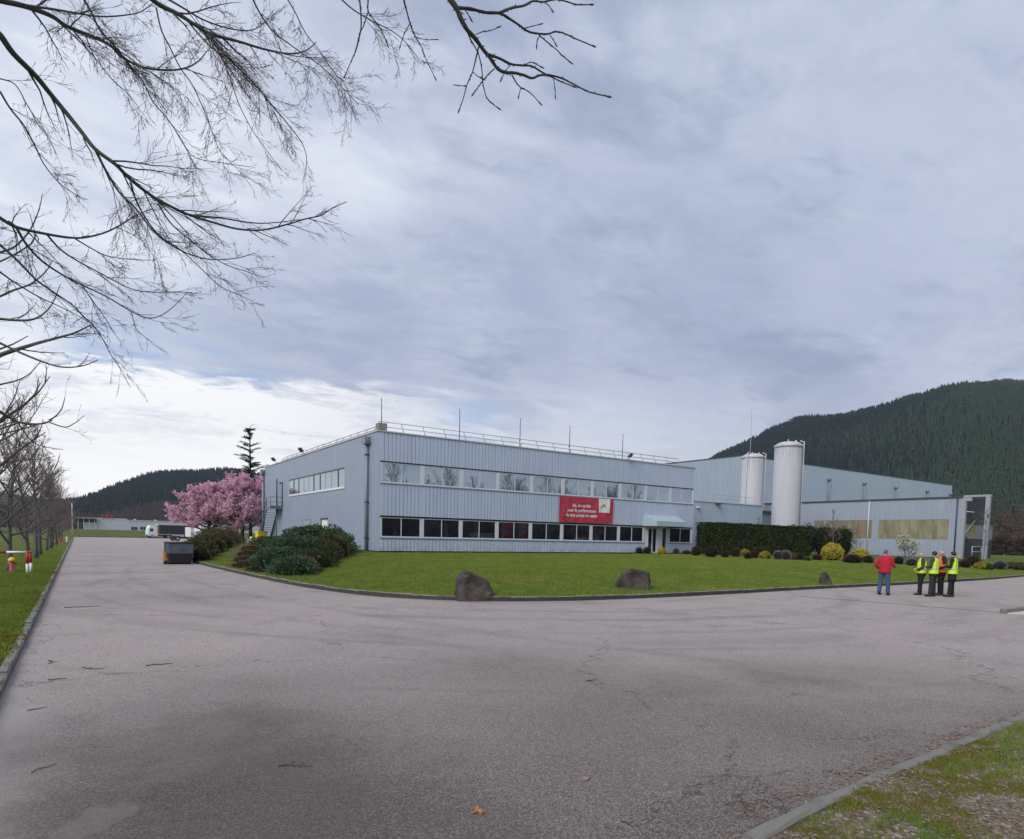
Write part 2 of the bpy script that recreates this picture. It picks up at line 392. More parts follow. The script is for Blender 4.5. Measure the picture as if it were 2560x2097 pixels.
    # cracks
    wp = m.N('ShaderNodeVectorMath'); wp.operation = 'ADD'; m.L(m.pos, wp.inputs[0])
    nv = m.N('ShaderNodeVectorMath'); nv.operation = 'SCALE'; m.L(m.noise(1.3, 6, .7, col=True), nv.inputs[0]); nv.inputs['Scale'].default_value = 1.6; m.L(nv.outputs[0], wp.inputs[1])
    cr = m.voro(.17, 'DISTANCE_TO_EDGE', vec=wp.outputs[0])
    crm = m.M('MULTIPLY', m.M('SUBTRACT', 1.0, m.step(cr, .0005, .0026)), m.step(m.noise(.5, 3), .38, .5))
    cr2 = m.voro(.6, 'DISTANCE_TO_EDGE', vec=wp.outputs[0])
    crm2 = m.M('MULTIPLY', m.M('SUBTRACT', 1.0, m.step(cr2, .001, .008)), m.step(m.noise(.3, 3), .60, .68))
    cm = m.M('MAXIMUM', crm, m.M('MULTIPLY', crm2, .7))
    col = m.mix(m.M('MULTIPLY', cm, .62), col, (.045, .04, .042))
    # repair strip across the side road
    j = m.M('SUBTRACT', 1.0, m.step(m.M('ABSOLUTE', m.M('SUBTRACT', m.M('ADD', Y, m.M('MULTIPLY', m.noise(.6, 2), .5)), 32.6)), .05, .35))
    col = m.mix(m.M('MULTIPLY', j, .35), col, (.15, .14, .15))
    m.set('Base Color', col); m.set('Roughness', .82); m.set('Specular IOR Level', .35)
    h = m.M('ADD', m.M('MULTIPLY', vs.outputs[0], .5), m.M('MULTIPLY', vs2.outputs[0], .5)); h = m.M('SUBTRACT', h, m.M('MULTIPLY', cm, 2.0))
    m.bump(h, .8, .007)
    return m.mat
ASPH = asphalt()
def grassmat(name, a, b, c, dry, k=.5):
    m = NT(name)
    n1 = m.noise(.55, 5, .6); n2 = m.noise(7, 6, .7); n3 = m.noise(45, 4, .7)
    col = m.mix(m.step(n1, .35, .65), a, b); col = m.mix(m.M('MULTIPLY', n3, .8), col, c)
    col = m.mix(m.M('MULTIPLY', m.step(n2, .5, .75), k), col, dry); col = m.mix(m.M('MULTIPLY', m.step(m.noise(3.1, 6, .7), .48, .66), .55), col, mul(c, .8)); col = m.mix(m.M('MULTIPLY', m.step(m.noise(1.7, 6, .65, dist=.5), .5, .68), .45), col, dry)
    m.set('Base Color', col); m.set('Roughness', .95); m.set('Specular IOR Level', .1)
    m.bump(m.M('ADD', n3, n2), .9, .05)
    return m.mat
LAWN = grassmat('lawn_turf', (.110, .155, .028), (.170, .205, .042), (.055, .078, .018), (.22, .19, .075))
FIELD = grassmat('field_turf', (.085, .135, .028), (.12, .17, .038), (.06, .09, .02), (.15, .14, .06), .4)
def grid(name, mat, xs, ys, zf, kind='structure'):
    vs = [(x, y, zf(x, y)) for y in ys for x in xs]; nx = len(xs)
    fs = [(j * nx + i, j * nx + i + 1, (j + 1) * nx + i + 1, (j + 1) * nx + i) for j in range(len(ys) - 1) for i in range(nx - 1)]
    me = bpy.data.meshes.new(name); me.from_pydata(vs, [], fs); me.materials.append(mat)
    me.polygons.foreach_set('use_smooth', [True] * len(fs)); return link(me, name, kind=kind)
far = [-2600, -1200, -600, -300, -150, -80, -40, -20, -8, 0, 8, 20, 40, 60, 80, 110, 150, 200, 300, 600, 1200, 2600]
grid('ground', FIELD, far, far, lambda x, y: -0.06 + (zroad(x, y) if y < 400 else -.3))
# road polygon: side road going away along +Y, yard, and the cross road
rp = [(-.75, -30), (-.75, 60), (-.75, 120), (-.75, 190), (60, 190), (60, 92), (140, 92), (140, 40), (140, -30)]
def cdt(name, mat, poly, pts, zf, kind='structure', holes=()):
    V = [Vector(p) for p in poly]; n = len(V); E = [(i, (i + 1) % n) for i in range(n)]
    V += [Vector(p) for p in pts]
    r = delaunay_2d_cdt(V, E, [], 1, 1e-4)
    vs = [(v.x, v.y, zf(v.x, v.y)) for v in r[0]]
    me = bpy.data.meshes.new(name); me.from_pydata(vs, [], [tuple(f) for f in r[2]]); me.materials.append(mat)
    me.polygons.foreach_set('use_smooth', [True] * len(me.polygons))
    o = link(me, name, kind=kind); return o
def inside(poly, x, y):
    c = False; n = len(poly); j = n - 1
    for i in range(n):
        xi, yi = poly[i][0], poly[i][1]; xj, yj = poly[j][0], poly[j][1]
        if (yi > y) != (yj > y) and x < (xj - xi) * (y - yi) / (yj - yi) + xi: c = not c
        j = i
    return c
cdt('road', ASPH, rp, [(x, y) for x in range(4, 60, 8) for y in list(range(-26, 190, 6))] + [(x, y) for x in range(60, 138, 10) for y in range(-26, 88, 10)], zroad)

# kerb line round the lawn
kp = [(140, 25.5), (110, 22), (90, 19.8), (70, 17.9), (53.1, 16.55), (45, 15.75), (34.85, 15.25), (26.3, 15.2), (19.4, 14.95), (13.7, 15.05), (10.5, 15.8), (8.74, 17.0), (7.33, 19.15), (6.61, 22.3), (6.43, 23.7), (6.07, 28.9), (5.7, 38.5), (5.6, 50), (6.0, 62), (8, 72), (13, 84), (17.5, 92)]
kpath = catmull([(x, y, 0) for x, y in kp], 6)
kst = resample(kpath, 1.0)
kseg = np.array([(p.x, p.y) for p in kpath])
def dist_kerb(x, y):
    a = kseg[:-1]; b = kseg[1:]; ab = b - a; p = np.array((x, y))
    t = np.clip(((p - a) * ab).sum(1) / (ab * ab).sum(1), 0, 1)
    return float(np.sqrt((((a + ab * t[:, None]) - p) ** 2).sum(1).min()))
def zlawn(x, y):
    d = max(0, dist_kerb(x, y) - .14)
    west = ss((y - 26) / 12) * (1 - ss((x - 12) / 4.5))
    z = .11 + .52 * ss((d + .6) / 8.5) * .98 + .38 * ss(d / 8) * west
    z += .035 * mnoise.noise(Vector((x * .35, y * .35, 0))) * min(1, d)
    return z + (zroad(x, y) if y > 60 else 0)
off = []
for i in range(len(kpath)):
    t = (kpath[min(i + 1, len(kpath) - 1)] - kpath[max(i - 1, 0)]).normalized(); nrm = Vector((t.y, -t.x, 0))
    off.append(kpath[i] + nrm * .13)
lawn_poly = [(p.x, p.y) for p in off] + [(140, 92)]
lp_in = [(x + rnd.uniform(-.2, .2), y + rnd.uniform(-.2, .2)) for x in np.arange(5.5, 139, .9) for y in np.arange(14.5, 44, .9)]
lp_in += [(x, y) for x in np.arange(5.5, 19, 1.1) for y in np.arange(44.5, 92, 1.1)] + [(x, y) for x in range(20, 140, 8) for y in range(48, 92, 8)]
def wellin(x, y): return inside(lawn_poly, x, y) and dist_kerb(x, y) > .5
cdt('lawn', LAWN, lawn_poly, [p for p in lp_in if wellin(*p)], zlawn)

# kerb stones
def stone_mesh(L, w, h, seed, mat):
    r = random.Random(seed); mb = MB(); c = .018
    q = [(-L / 2 + .006, -w / 2), (L / 2 - .006, -w / 2), (L / 2 - .006, w / 2), (-L / 2 + .006, w / 2)]
    n = 4; prof = [(-w / 2, -.25), (-w / 2, h - c), (-w / 2 + c, h), (w / 2 - c, h), (w / 2, h - c), (w / 2, -.25)]
    rows = []
    for k in range(n + 1):
        x = -L / 2 + .005 + (L - .01) * k / n; rows.append([(x, py + r.uniform(-.007, .007), pz + (r.uniform(-.010, .008) if pz > 0 else 0)) for py, pz in prof])
    for k in range(n):
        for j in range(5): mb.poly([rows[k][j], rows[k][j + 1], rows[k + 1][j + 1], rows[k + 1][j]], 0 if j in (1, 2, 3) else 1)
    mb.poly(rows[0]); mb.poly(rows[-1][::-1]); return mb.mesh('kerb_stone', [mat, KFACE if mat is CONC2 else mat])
KFACE = basic('shaded_kerb_face', (.055, .050, .046), .95, var=.4, scale=6, bump=.4)  # shade of the upright kerb faces put into a darker colour
def kerb(name, pts, w, h, L, mat, nmax, side=0, zf=zroad):
    root = bpy.data.objects.new(name, None); COL.objects.link(root); root['kind'] = 'structure'
    ms = [stone_mesh(L, w, h, i, mat) for i in range(6)]; rest = MB()
    for i in range(len(pts) - 1):
        a, b = pts[i], pts[i + 1]; c = (a + b) / 2; t = (b - a).normalized(); nrm = Vector((t.y, -t.x, 0)) * side
        z = zf(c.x, c.y) + rnd.uniform(-.012, .012)
        if i < nmax:
            o = link(rnd.choice(ms), 'kerb_stone', root, loc=(c.x + nrm.x, c.y + nrm.y, z), rz=math.atan2(t.y, t.x) + rnd.uniform(-.006, .006))
        else:
            u = Vector((t.y, -t.x, 0)) * (w / 2); cc = nrm; e = t * .004
            rest.obox([(a + e + cc - u)[:2], (b - e + cc - u)[:2], (b - e + cc + u)[:2], (a + e + cc + u)[:2]], z - .2, z + h)
    if rest.v: rest.build('kerb_row', mat, root, kind='stuff')
    return root
# order from the nearest part of the kerb: the bend and both arms
kk = [p for p in kst]
i0 = min(range(len(kk)), key=lambda i: (kk[i] - Vector((55, 17, 0))).length)
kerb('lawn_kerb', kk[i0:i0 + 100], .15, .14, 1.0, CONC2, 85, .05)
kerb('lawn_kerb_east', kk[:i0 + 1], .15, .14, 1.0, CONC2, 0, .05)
lk = [Vector((-.75, y, 0)) for y in np.arange(-8, 190, 1.0)]
kerb('roadside_kerb', lk, .11, .10, 1.0, CONC, 70, -.06)
nk = catmull([(-.6, 1.7, 0), (.6, 1.95, 0), (2.0, 2.22, 0), (3.53, 2.40, 0), (4.8, 2.49, 0), (6.24, 2.53, 0), (8.77, 2.6, 0), (14, 2.7, 0), (24, 2.8, 0)], 8)
nks = resample(nk, 1.0); kerb('near_kerb', nks, .105, .11, 1.0, CONC, 60, .08)

# left verge and near verge
def zverge(x, y): return .10 + .06 * min(1, max(0, -.9 - x)) + .05 * mnoise.noise(Vector((x * .3, y * .3, 3))) * min(1, max(0, -.95 - x)) + zroad(x, y)
cdt('left_verge', LAWN, [(-.85, -8), (-.85, 188), (-60, 188), (-60, -30), (-.85, -30)], [(x, y) for x in list(np.arange(-6, -1.2, .6)) + [-9, -14, -22, -35, -50] for y in np.arange(-7, 186, 2.0)], zverge)
def nearsoil():
    m = NT('verge_soil')
    n1 = m.noise(1.1, 5, .6); n2 = m.noise(9, 6, .7)
    v = m.voro(42, out='Color'); vs = m.N('ShaderNodeSeparateColor'); m.L(v, vs.inputs[0])
    gr = m.mix(vs.outputs[0], (.075, .050, .030), (.22, .17, .12)); gr = m.mix(m.step(vs.outputs[1], .9, .95), gr, (.34, .30, .25))
    gs = m.mix(n2, (.045, .060, .016), (.105, .115, .022))
    c = m.mix(m.step(m.M('ADD', n1, m.M('MULTIPLY', m.M('SUBTRACT', n2, .5), .25)), .56, .64), gr, gs)
    c = m.mix(m.M('MULTIPLY', m.step(m.noise(2.2, 5, .6), .56, .7), .7), c, (.055, .040, .028))
    m.set('Base Color', c); m.set('Roughness', .95); m.bump(m.M('ADD', vs.outputs[0], n2), .8, .02); return m.mat
SOIL = nearsoil()
npoly = [(p.x, p.y) for p in [nk[i] + Vector((0.02, -.125, 0)) for i in range(len(nk))]] + [(24, -8), (-.6, -8)]
def znear(x, y): return .10 + .03 * mnoise.noise(Vector((x * .9, y * .9, 5))) + .012 * mnoise.noise(Vector((x * 5, y * 5, 5)))
cdt('near_verge', SOIL, npoly, [(x + rnd.uniform(-.04, .04), y + rnd.uniform(-.04, .04)) for x in np.arange(2.6, 14, .16) for y in np.arange(-2, 2.5, .16) if inside(npoly, x, y) and inside(npoly, x - .25, y) and inside(npoly, x, y + .25)], znear)

# ------------------------------------------------------------------ scatter with geometry nodes
def scatter(name, pts, rots, scl, protos_mesh, label=None, cat=None, kind='stuff', parent=None, tilt=0.0):
    me = bpy.data.meshes.new(name); n = len(pts)
    me.vertices.add(n); me.vertices.foreach_set('co', np.asarray(pts, dtype=np.float32).ravel())
    a = me.attributes.new('rotv', 'FLOAT_VECTOR', 'POINT'); rv = np.zeros((n, 3), np.float32); rv[:, 2] = rots
    rv[:, 0] = nrs.uniform(-tilt, tilt, n); rv[:, 1] = nrs.uniform(-tilt, tilt, n); a.data.foreach_set('vector', rv.ravel())
    s_ = me.attributes.new('sclv', 'FLOAT_VECTOR', 'POINT'); sv = np.asarray(scl, dtype=np.float32)
    if sv.ndim == 1: sv = np.repeat(sv[:, None], 3, 1)
    s_.data.foreach_set('vector', sv.ravel())
    proto = bpy.data.objects.new(name + '_source', protos_mesh)
    o = link(me, name, parent, label, cat, None, kind)
    ng = bpy.data.node_groups.new(name, 'GeometryNodeTree')
    ng.interface.new_socket('Geometry', in_out='INPUT', socket_type='NodeSocketGeometry'); ng.interface.new_socket('Geometry', in_out='OUTPUT', socket_type='NodeSocketGeometry')
    gi = ng.nodes.new('NodeGroupInput'); go = ng.nodes.new('NodeGroupOutput'); ip = ng.nodes.new('GeometryNodeInstanceOnPoints')
    oi = ng.nodes.new('GeometryNodeObjectInfo'); oi.inputs['Object'].default_value = proto; oi.inputs['As Instance'].default_value = True
    r = ng.nodes.new('GeometryNodeInputNamedAttribute'); r.data_type = 'FLOAT_VECTOR'; r.inputs['Name'].default_value = 'rotv'
    sc = ng.nodes.new('GeometryNodeInputNamedAttribute'); sc.data_type = 'FLOAT_VECTOR'; sc.inputs['Name'].default_value = 'sclv'
    e2r = ng.nodes.new('FunctionNodeEulerToRotation'); L = ng.links.new
    L(gi.outputs[0], ip.inputs['Points']); L(oi.outputs['Geometry'], ip.inputs['Instance']); L(r.outputs['Attribute'], e2r.inputs[0]); L(e2r.outputs[0], ip.inputs['Rotation'])
    L(sc.outputs['Attribute'], ip.inputs['Scale']); L(ip.outputs[0], go.inputs[0])
    md = o.modifiers.new('scatter', 'NODES'); md.node_group = ng
    return o
GRASSB = leafmat('grass_blades', (.130, .200, .028), (.300, .345, .068), (.140, .255, .030), .7, .3)
GRASSD = leafmat('dry_grass_blades', (.36, .33, .10), (.25, .27, .06), None, .8, .3)
MOSS = leafmat('moss', (.125, .130, .020), (.205, .200, .035), None, .9, .1)
def tuft(name, n, rad, h, w, mat, seed, lean=.5):
    r = random.Random(seed); mb = MB()
    for _ in range(n):
        a = r.uniform(0, 6.283); d = rad * math.sqrt(r.random()); x, y = math.cos(a) * d, math.sin(a) * d
        hh = h * r.uniform(.5, 1.1); b = r.uniform(0, 6.283); lx, ly = math.cos(b) * hh * lean * r.random(), math.sin(b) * hh * lean * r.random()
        c = r.uniform(0, 6.283); wx, wy = math.cos(c) * w / 2, math.sin(c) * w / 2
        mb.poly([(x - wx, y - wy, -.01), (x + wx, y + wy, -.01), (x + lx * .4 + wx * .7, y + ly * .4 + wy * .7, hh * .6), (x + lx, y + ly, hh)])
    return mb.mesh(name, mat)
def scat_poly(n, bounds, ok, zf):
    out = []
    x0, x1, y0, y1 = bounds
    while len(out) < n:
        x = rnd.uniform(x0, x1); y = rnd.uniform(y0, y1)
        if ok(x, y): out.append((x, y, zf(x, y)))
    return out
def grass_field(name, label, n, bounds, ok, zf, mat, cnt, rad, h, w, seed, smin=.6, smax=1.2):
    pts = scat_poly(n, bounds, ok, zf); scatter(name, pts, nrs.uniform(0, 6.28, n), nrs.uniform(smin, smax, n), tuft(name, cnt, rad, h, w, mat, seed), label, 'grass')
def lawn_ok(x, y):
    if not inside(lawn_poly, x, y): return False
    if x > 17.2 and y > 42.6: return False
    if x > 50 and y > 36: return False
    return y < 44 + (x < 17) * 48
def dens(x, y, th=.0): return mnoise.noise(Vector((x * .5, y * .5, 1))) > th + rnd.uniform(-.5, .5)
grass_field('lawn_grass', 'short mown green grass covering the lawn before the office', 15000, (5.5, 60, 14.5, 44), lambda x, y: lawn_ok(x, y) and rnd.random() < 1.25 - .018 * math.hypot(x, y), zlawn, GRASSB, 46, .26, .075, .013, 1, .4, 1.35)
grass_field('lawn_dry_grass', 'straw coloured dry blades scattered through the lawn', 9000, (5.5, 60, 14.5, 44), lambda x, y: lawn_ok(x, y) and mnoise.noise(Vector((x * .55, y * .55, 1))) + .5 * mnoise.noise(Vector((x * 1.6, y * 1.6, 1))) > rnd.uniform(-.15, .45), zlawn, GRASSD, 40, .25, .065, .012, 2)
grass_field('verge_grass', 'short green grass on the left verge under the trees', 9000, (-7, -.95, 7, 60), lambda x, y: rnd.random() < 1.1 - .012 * y, zverge, GRASSB, 46, .22, .055, .008, 3)
grass_field('verge_moss', 'yellow green moss patches on the left verge beside the kerb', 2200, (-3.5, -.92, 7, 40), lambda x, y: dens(x, y, .1), zverge, MOSS, 50, .2, .025, .02, 4)
def nk_ok(x, y): return inside(npoly, x, y)
def gmask(x, y): return mnoise.noise(Vector((x * .8 + 3.3, y * .8, 2))) + (x - 5.2) * .11 + max(0, .35 - abs(y - 2.5)) * .3
grass_field('near_grass', 'green grass tufts on the verge in the near right corner', 2600, (2.8, 13, -.6, 2.45), lambda x, y: nk_ok(x, y) and gmask(x, y) > .36 + rnd.uniform(-.16, .16), znear, GRASSB, 26, .07, .045, .004, 5)
grass_field('near_moss', 'yellow green moss cushions between the gravel behind the near kerb', 1500, (2.8, 11, -.6, 2.45), lambda x, y: nk_ok(x, y) and abs(gmask(x, y) - .20) < .15 + rnd.uniform(-.06, .06), znear, MOSS, 60, .06, .018, .009, 6)
# gravel on the near verge
GRAV = NT('gravel'); GRAV.set('Base Color', GRAV.mix(GRAV.geo.outputs['Random Per Island'], (.10, .078, .058), (.30, .25, .19))); GRAV.set('Roughness', .9); GRAV = GRAV.mat
def pebbles(n, rad, s):
    mb = MB(); r = random.Random(9)
    for _ in range(n):
        c = Vector((r.uniform(-rad, rad), r.uniform(-rad, rad), 0)); a, b, h = s * r.uniform(.5, 1.6), s * r.uniform(.4, 1), s * r.uniform(.3, .6); t = r.uniform(0, 3.1)
        top = c + Vector((r.uniform(-.2, .2) * s, 0, h)); ring = [c + Vector((math.cos(t + k * 1.257) * a * (1 if k % 2 else .8), math.sin(t + k * 1.257) * b, r.uniform(0, h * .5))) for k in range(5)]
        base = len(mb.v); mb.v.append(tuple(top)); mb.v.extend(tuple(q) for q in ring)
        for k in range(5): mb.f.append((base, base + 1 + k, base + 1 + (k + 1) % 5)); mb.m.append(0); mb.sm.append(False)
    return mb.mesh('gravel', GRAV)
kg = []
for i in range(1, len(kk) - 1):
    a, b = kk[i], kk[i + 1]; t = (b - a).normalized(); nn = Vector((t.y, -t.x, 0))
    if a.y > 60 or a.x > 62: continue
    for _ in range(9): q = a.lerp(b, rnd.random()) + nn * rnd.uniform(.13, .26); kg.append((q.x, q.y, .09))
scatter('kerb_edge_grass', kg, nrs.uniform(0, 6.28, len(kg)), nrs.uniform(.5, 1.3, len(kg)), tuft('kerb_edge_grass', 26, .13, .10, .011, GRASSB, 8), 'longer grass overhanging the back of the lawn kerb', 'grass')
pts = scat_poly(1500, (2.8, 11, -.6, 2.4), lambda x, y: nk_ok(x, y) and gmask(x, y) < .34, znear)
scatter('gravel', pts, nrs.uniform(0, 6.28, 1500), nrs.uniform(.6, 1.3, 1500), pebbles(28, .09, .011), 'loose brown and grey gravel on the verge behind the near kerb', 'gravel')
# leaf litter
LEAF = leafmat('dead_leaves', (.15, .10, .07), (.31, .22, .16), None, .8, .1)
def leafmesh(n, rad, s, seed):
    r = random.Random(seed); mb = MB()
    for _ in range(n):
        c = Vector((r.gauss(0, rad), r.gauss(0, rad), .006 + r.random() * .012)); a = r.uniform(0, 6.28); u = Vector((math.cos(a), math.sin(a), r.uniform(-.3, .4))) * s * r.uniform(.6, 1.3); w = Vector((-math.sin(a), math.cos(a), r.uniform(-.4, .4))) * s * .35
        mb.poly([c - u, c - w * .9 + u * .1, c + u, c + w + u * .1])
    return mb.mesh('leaf_litter', LEAF)
lit = []
for i in range(300):
    x = rnd.uniform(2.9, 9.5); lit.append((x, 2.62 + abs(rnd.gauss(0, .08)) + (.0 if x > 3.6 else -.3), 0.005))
for i in range(170):
    x, y = rnd.uniform(2.6, 10), rnd.uniform(.6, 2.4)
    if nk_ok(x, y): lit.append((x, y, znear(x, y) + .01))
for i in range(60): lit.append((-.72 + abs(rnd.gauss(0, .12)), rnd.uniform(8, 24), .005))
scatter('leaf_litter', lit, nrs.uniform(0, 6.28, len(lit)), nrs.uniform(.5, 1.2, len(lit)), leafmesh(5, .06, .022, 2), 'dry brown leaf litter swept against the kerbs', 'leaf litter')
def crumbs():
    pts = []
    while len(pts) < 1500:
        x = rnd.uniform(-.6, 12); y = rnd.uniform(1.5, 13)
        if y > 2.8 or x < 2.3: pts.append((x, y, 0.002))
    scatter('loose_grit', pts, nrs.uniform(0, 6.28, 1500), nrs.uniform(.3, .8, 1500), pebbles(3, .12, .007), 'pale loose grit scattered over the near asphalt', 'grit')
crumbs()

# ------------------------------------------------------------------ hills and forest
def hillmat(name, a, b):
    m = NT(name); m.set('Base Color', m.mix(m.noise(.02, 6, .7), a, b)); m.set('Roughness', 1.0); m.set('Specular IOR Level', 0); return m.mat
def ridge_pts(tbl, Rr, drop):
    out = []
    for x, y in tbl:
        d = ray(x, y); k = Rr / math.hypot(d.x, d.y); p = CAMPOS + d * k
        out.append((math.atan2(p.x, p.y), max(3, p.z - drop)))
    return out
def interp(tab, a):
    if a <= tab[0][0]: return tab[0][1]
    for i in range(len(tab) - 1):
        if a <= tab[i + 1][0]:
            t = (a - tab[i][0]) / (tab[i + 1][0] - tab[i][0]); return tab[i][1] * (1 - t) + tab[i + 1][1] * t
    return tab[-1][1]
def hill(name, tab, R0, Rr, R1, mat, a0, a1, rough=8):
    def H(a, d):
        h = interp(tab, a); edge = 1.0
        t = (d - R0) / (Rr - R0)
        base = h * (ss(t) * .55 + max(0, min(1, t)) * .45) if d <= Rr else h * (1 - .8 * ss((d - Rr) / (R1 - Rr)))
        return -.4 + base + rough * mnoise.noise(Vector((math.sin(a) * d * .006, math.cos(a) * d * .006, 2))) * min(1, max(0, t)) + rough * .55 * mnoise.noise(Vector((math.sin(a) * d * .022, math.cos(a) * d * .022, 5))) * min(1, max(0, t))
    na, nd = 90, 40; vs = []; fs = []
    for i in range(na + 1):
        a = a0 + (a1 - a0) * i / na
        for j in range(nd + 1):
            d = R0 - 20 + (R1 - R0 + 20) * j / nd; vs.append((math.sin(a) * d, math.cos(a) * d, H(a, d) if d > R0 else -.6))
    for i in range(na):
        for j in range(nd): q = i * (nd + 1) + j; fs.append((q, q + nd + 1, q + nd + 2, q + 1))
    me = bpy.data.meshes.new(name); me.from_pydata(vs, [], fs); me.materials.append(mat); me.polygons.foreach_set('use_smooth', [True] * len(fs))
    link(me, name, kind='structure'); return H
SOILH = hillmat('forest_floor', (.018, .022, .014), (.035, .035, .022))
K = 1.2081
rt = ridge_pts([(x * K, y * K) for x, y in ((1440, 965), (1480, 944), (1520, 926), (1570, 902), (1600, 882), (1650, 864), (1700, 861), (1750, 857), (1800, 843), (1850, 831), (1900, 813), (1950, 799), (2000, 788), (2060, 781), (2119, 778), (2250, 775))], 1000, 9)
aL = rt[0][0]; rt = [(aL - .22, 4), (aL - .10, 60)] + rt + [(rt[-1][0] + .3, 250), (rt[-1][0] + .7, 120)]
HR = hill('forested_hill_right', rt, 430, 1000, 1500, SOILH, aL - .22, rt[-1][0])
lt = ridge_pts([(x * K, y * K) for x, y in ((150, 1033), (190, 1021), (230, 1007), (270, 990), (300, 978), (340, 974), (380, 973), (430, 968), (470, 964), (520, 965), (600, 985), (680, 1010))], 1100, 9)
lt = [(lt[0][0] - .12, 8), (lt[0][0] - .05, 22)] + lt + [(lt[-1][0] + .25, 55), (lt[-1][0] + .42, 5)]
HL = hill('forested_hill_left', lt, 520, 1100, 1600, SOILH, lt[0][0], lt[-1][0])
ft = ridge_pts([(x * K, y * K) for x, y in ((-200, 1030), (-60, 1018), (30, 1022), (70, 1030), (120, 1036), (170, 1040), (260, 1046))], 2100, 0)
ft = [(ft[0][0] - .3, 40)] + ft + [(ft[-1][0] + .2, 30), (ft[-1][0] + .5, 8)]
hill('distant_ridge', ft, 1700, 2100, 2550, hillmat('distant_woods', (.03, .04, .035), (.05, .055, .045)), ft[0][0], ft[-1][0], 30)
CON1 = leafmat('conifer_dark', (.009, .018, .019), (.027, .042, .036), None, .9, 0)
CON2 = leafmat('conifer_green', (.022, .042, .029), (.060, .090, .054), None, .9, 0)
BARE = leafmat('bare_crowns', (.065, .050, .045), (.120, .092, .080), None, .95, 0)
def conifer_mesh(name, seed, mat, h=13, w=2.6, lay=7, seg=9):
    r = random.Random(seed); mb = MB(); mb.tube([(0, 0, -1), (0, 0, h * .5)], [.2, .1], 4, 1)
    for k in range(lay):
        t = k / lay; z0 = h * (.12 + .82 * t); z1 = min(h, z0 + h * .24); rr = w * (1 - t) ** .8 * r.uniform(.85, 1.1) + .15
        for j in range(seg):
            a = (j + r.uniform(-.3, .3)) / seg * 6.283; b = a + 6.283 / seg * .8; q = rr * r.uniform(.7, 1.2)
            mb.poly([(0, 0, z1), (math.cos(a) * q, math.sin(a) * q, z0 - r.uniform(0, .7)), (math.cos(b) * q * .8, math.sin(b) * q * .8, z0 + r.uniform(-.2, .5))])
    return mb.mesh(name, [mat, BARK])
def bare_mesh(name, seed, mat, h=10, w=3.6, n=170):
    r = random.Random(seed); mb = MB()
    mb.tube([(0, 0, -1), (0, 0, h * .6)], [.2, .08], 4)
    for _ in range(n):
        a = r.uniform(0, 6.28); e = r.uniform(.1, 1.5); d = r.uniform(.4, 1)
        c = Vector((math.cos(a) * math.cos(e) * w * d, math.sin(a) * math.cos(e) * w * d, h * .35 + math.sin(e) * h * .62 * d))
        u = Vector((c.x * .25, c.y * .25, r.uniform(.4, 1.3))) ; s_ = Vector((r.uniform(-1, 1), r.uniform(-1, 1), 0)) * .22
        mb.poly([c - s_, c + s_, c + u * r.uniform(.6, 1.3)])
    return mb.mesh(name, mat)
c1, c2, b1 = conifer_mesh('conifer', 1, CON1), conifer_mesh('green_conifer', 2, CON2, 12, 2.9), bare_mesh('bare_tree', 3, BARE)
def forest(H, a0, a1, R0, R1, n, brown, green, tagname):
    A, B, C = [], [], []
    while len(A) + len(B) + len(C) < n:
        a = rnd.uniform(a0, a1); d = math.sqrt(rnd.uniform(R0 * R0, R1 * R1)); x, y = math.sin(a) * d, math.cos(a) * d
        z = H(a, d)
        if z < .5: continue
        nz = mnoise.noise(Vector((x * .006, y * .006, 7))); q = (x, y, z - .3)
        if brown(a, d, nz): C.append(q)
        elif green(a, d, nz): B.append(q)
        else: A.append(q)
    for nm, P, me, lab in (('conifer_forest', A, c1, 'dark conifer forest covering the ' + tagname), ('green_conifer_forest', B, c2, 'lighter green conifer forest on the slope of the ' + tagname), ('bare_woodland', C, b1, 'bare brown woodland at the foot of the ' + tagname)):
        if P:
            s_ = nrs.uniform(.32, .85, len(P)) * np.array([1 + .45 * mnoise.noise(Vector((q[0] * .02, q[1] * .02, 4))) for q in P]); scatter(nm, P, nrs.uniform(0, 6.28, len(P)), s_, me, lab, 'forest')
aR = rt[-3][0]
forest(HR, aL - .15, aR + .1, 440, 1060, 46000, lambda a, d, n: (d < 480 and n > -.1) or n > .40 or rnd.random() < .04, lambda a, d, n: (a - aR) * 2.3 + (900 - d) * .0009 + n * .5 + .42 > rnd.uniform(-.25, .3), 'right hill')
forest(HL, lt[0][0] + .02, lt[-1][0] - .1, 530, 1160, 32000, lambda a, d, n: d < 700 + 140 * n + rnd.uniform(-40, 40), lambda a, d, n: n > .25, 'left hill')

# ------------------------------------------------------------------ buildings
def onX(x, y, X): d = ray(x, y); return CAMPOS + d * ((X - CAMPOS.x) / d.x)
def onY(x, y, Y): d = ray(x, y); return CAMPOS + d * ((Y - CAMPOS.y) / d.y)
_pc = {}
def ribbed(L, z0, z1, pitch, gw, gd, mat, name='cladding_panel', seed=0):
    key = (round(L, 3), round(z0, 3), round(z1, 3), pitch, mat.name, name)
    if key in _pc: return _pc[key]
    n = max(1, round(L / pitch)); p = L / n; prof = [(0.004, .012), (0.006, 0)]
    for i in range(n):
        a = i * p
        if i > 0: prof += [(a - gw / 2, 0), (a - gw / 4, gd), (a + gw / 4, gd), (a + gw / 2, 0)]
    prof += [(L - .006, 0), (L - .004, .012)]
    mb = MB()
    for i in range(len(prof) - 1):
        (x0, y0), (x1, y1) = prof[i], prof[i + 1]; mb.poly([(x0, y0, z0), (x1, y1, z0), (x1, y1, z1), (x0, y0, z1)])
    _pc[key] = mb.mesh(name, mat); return _pc[key]
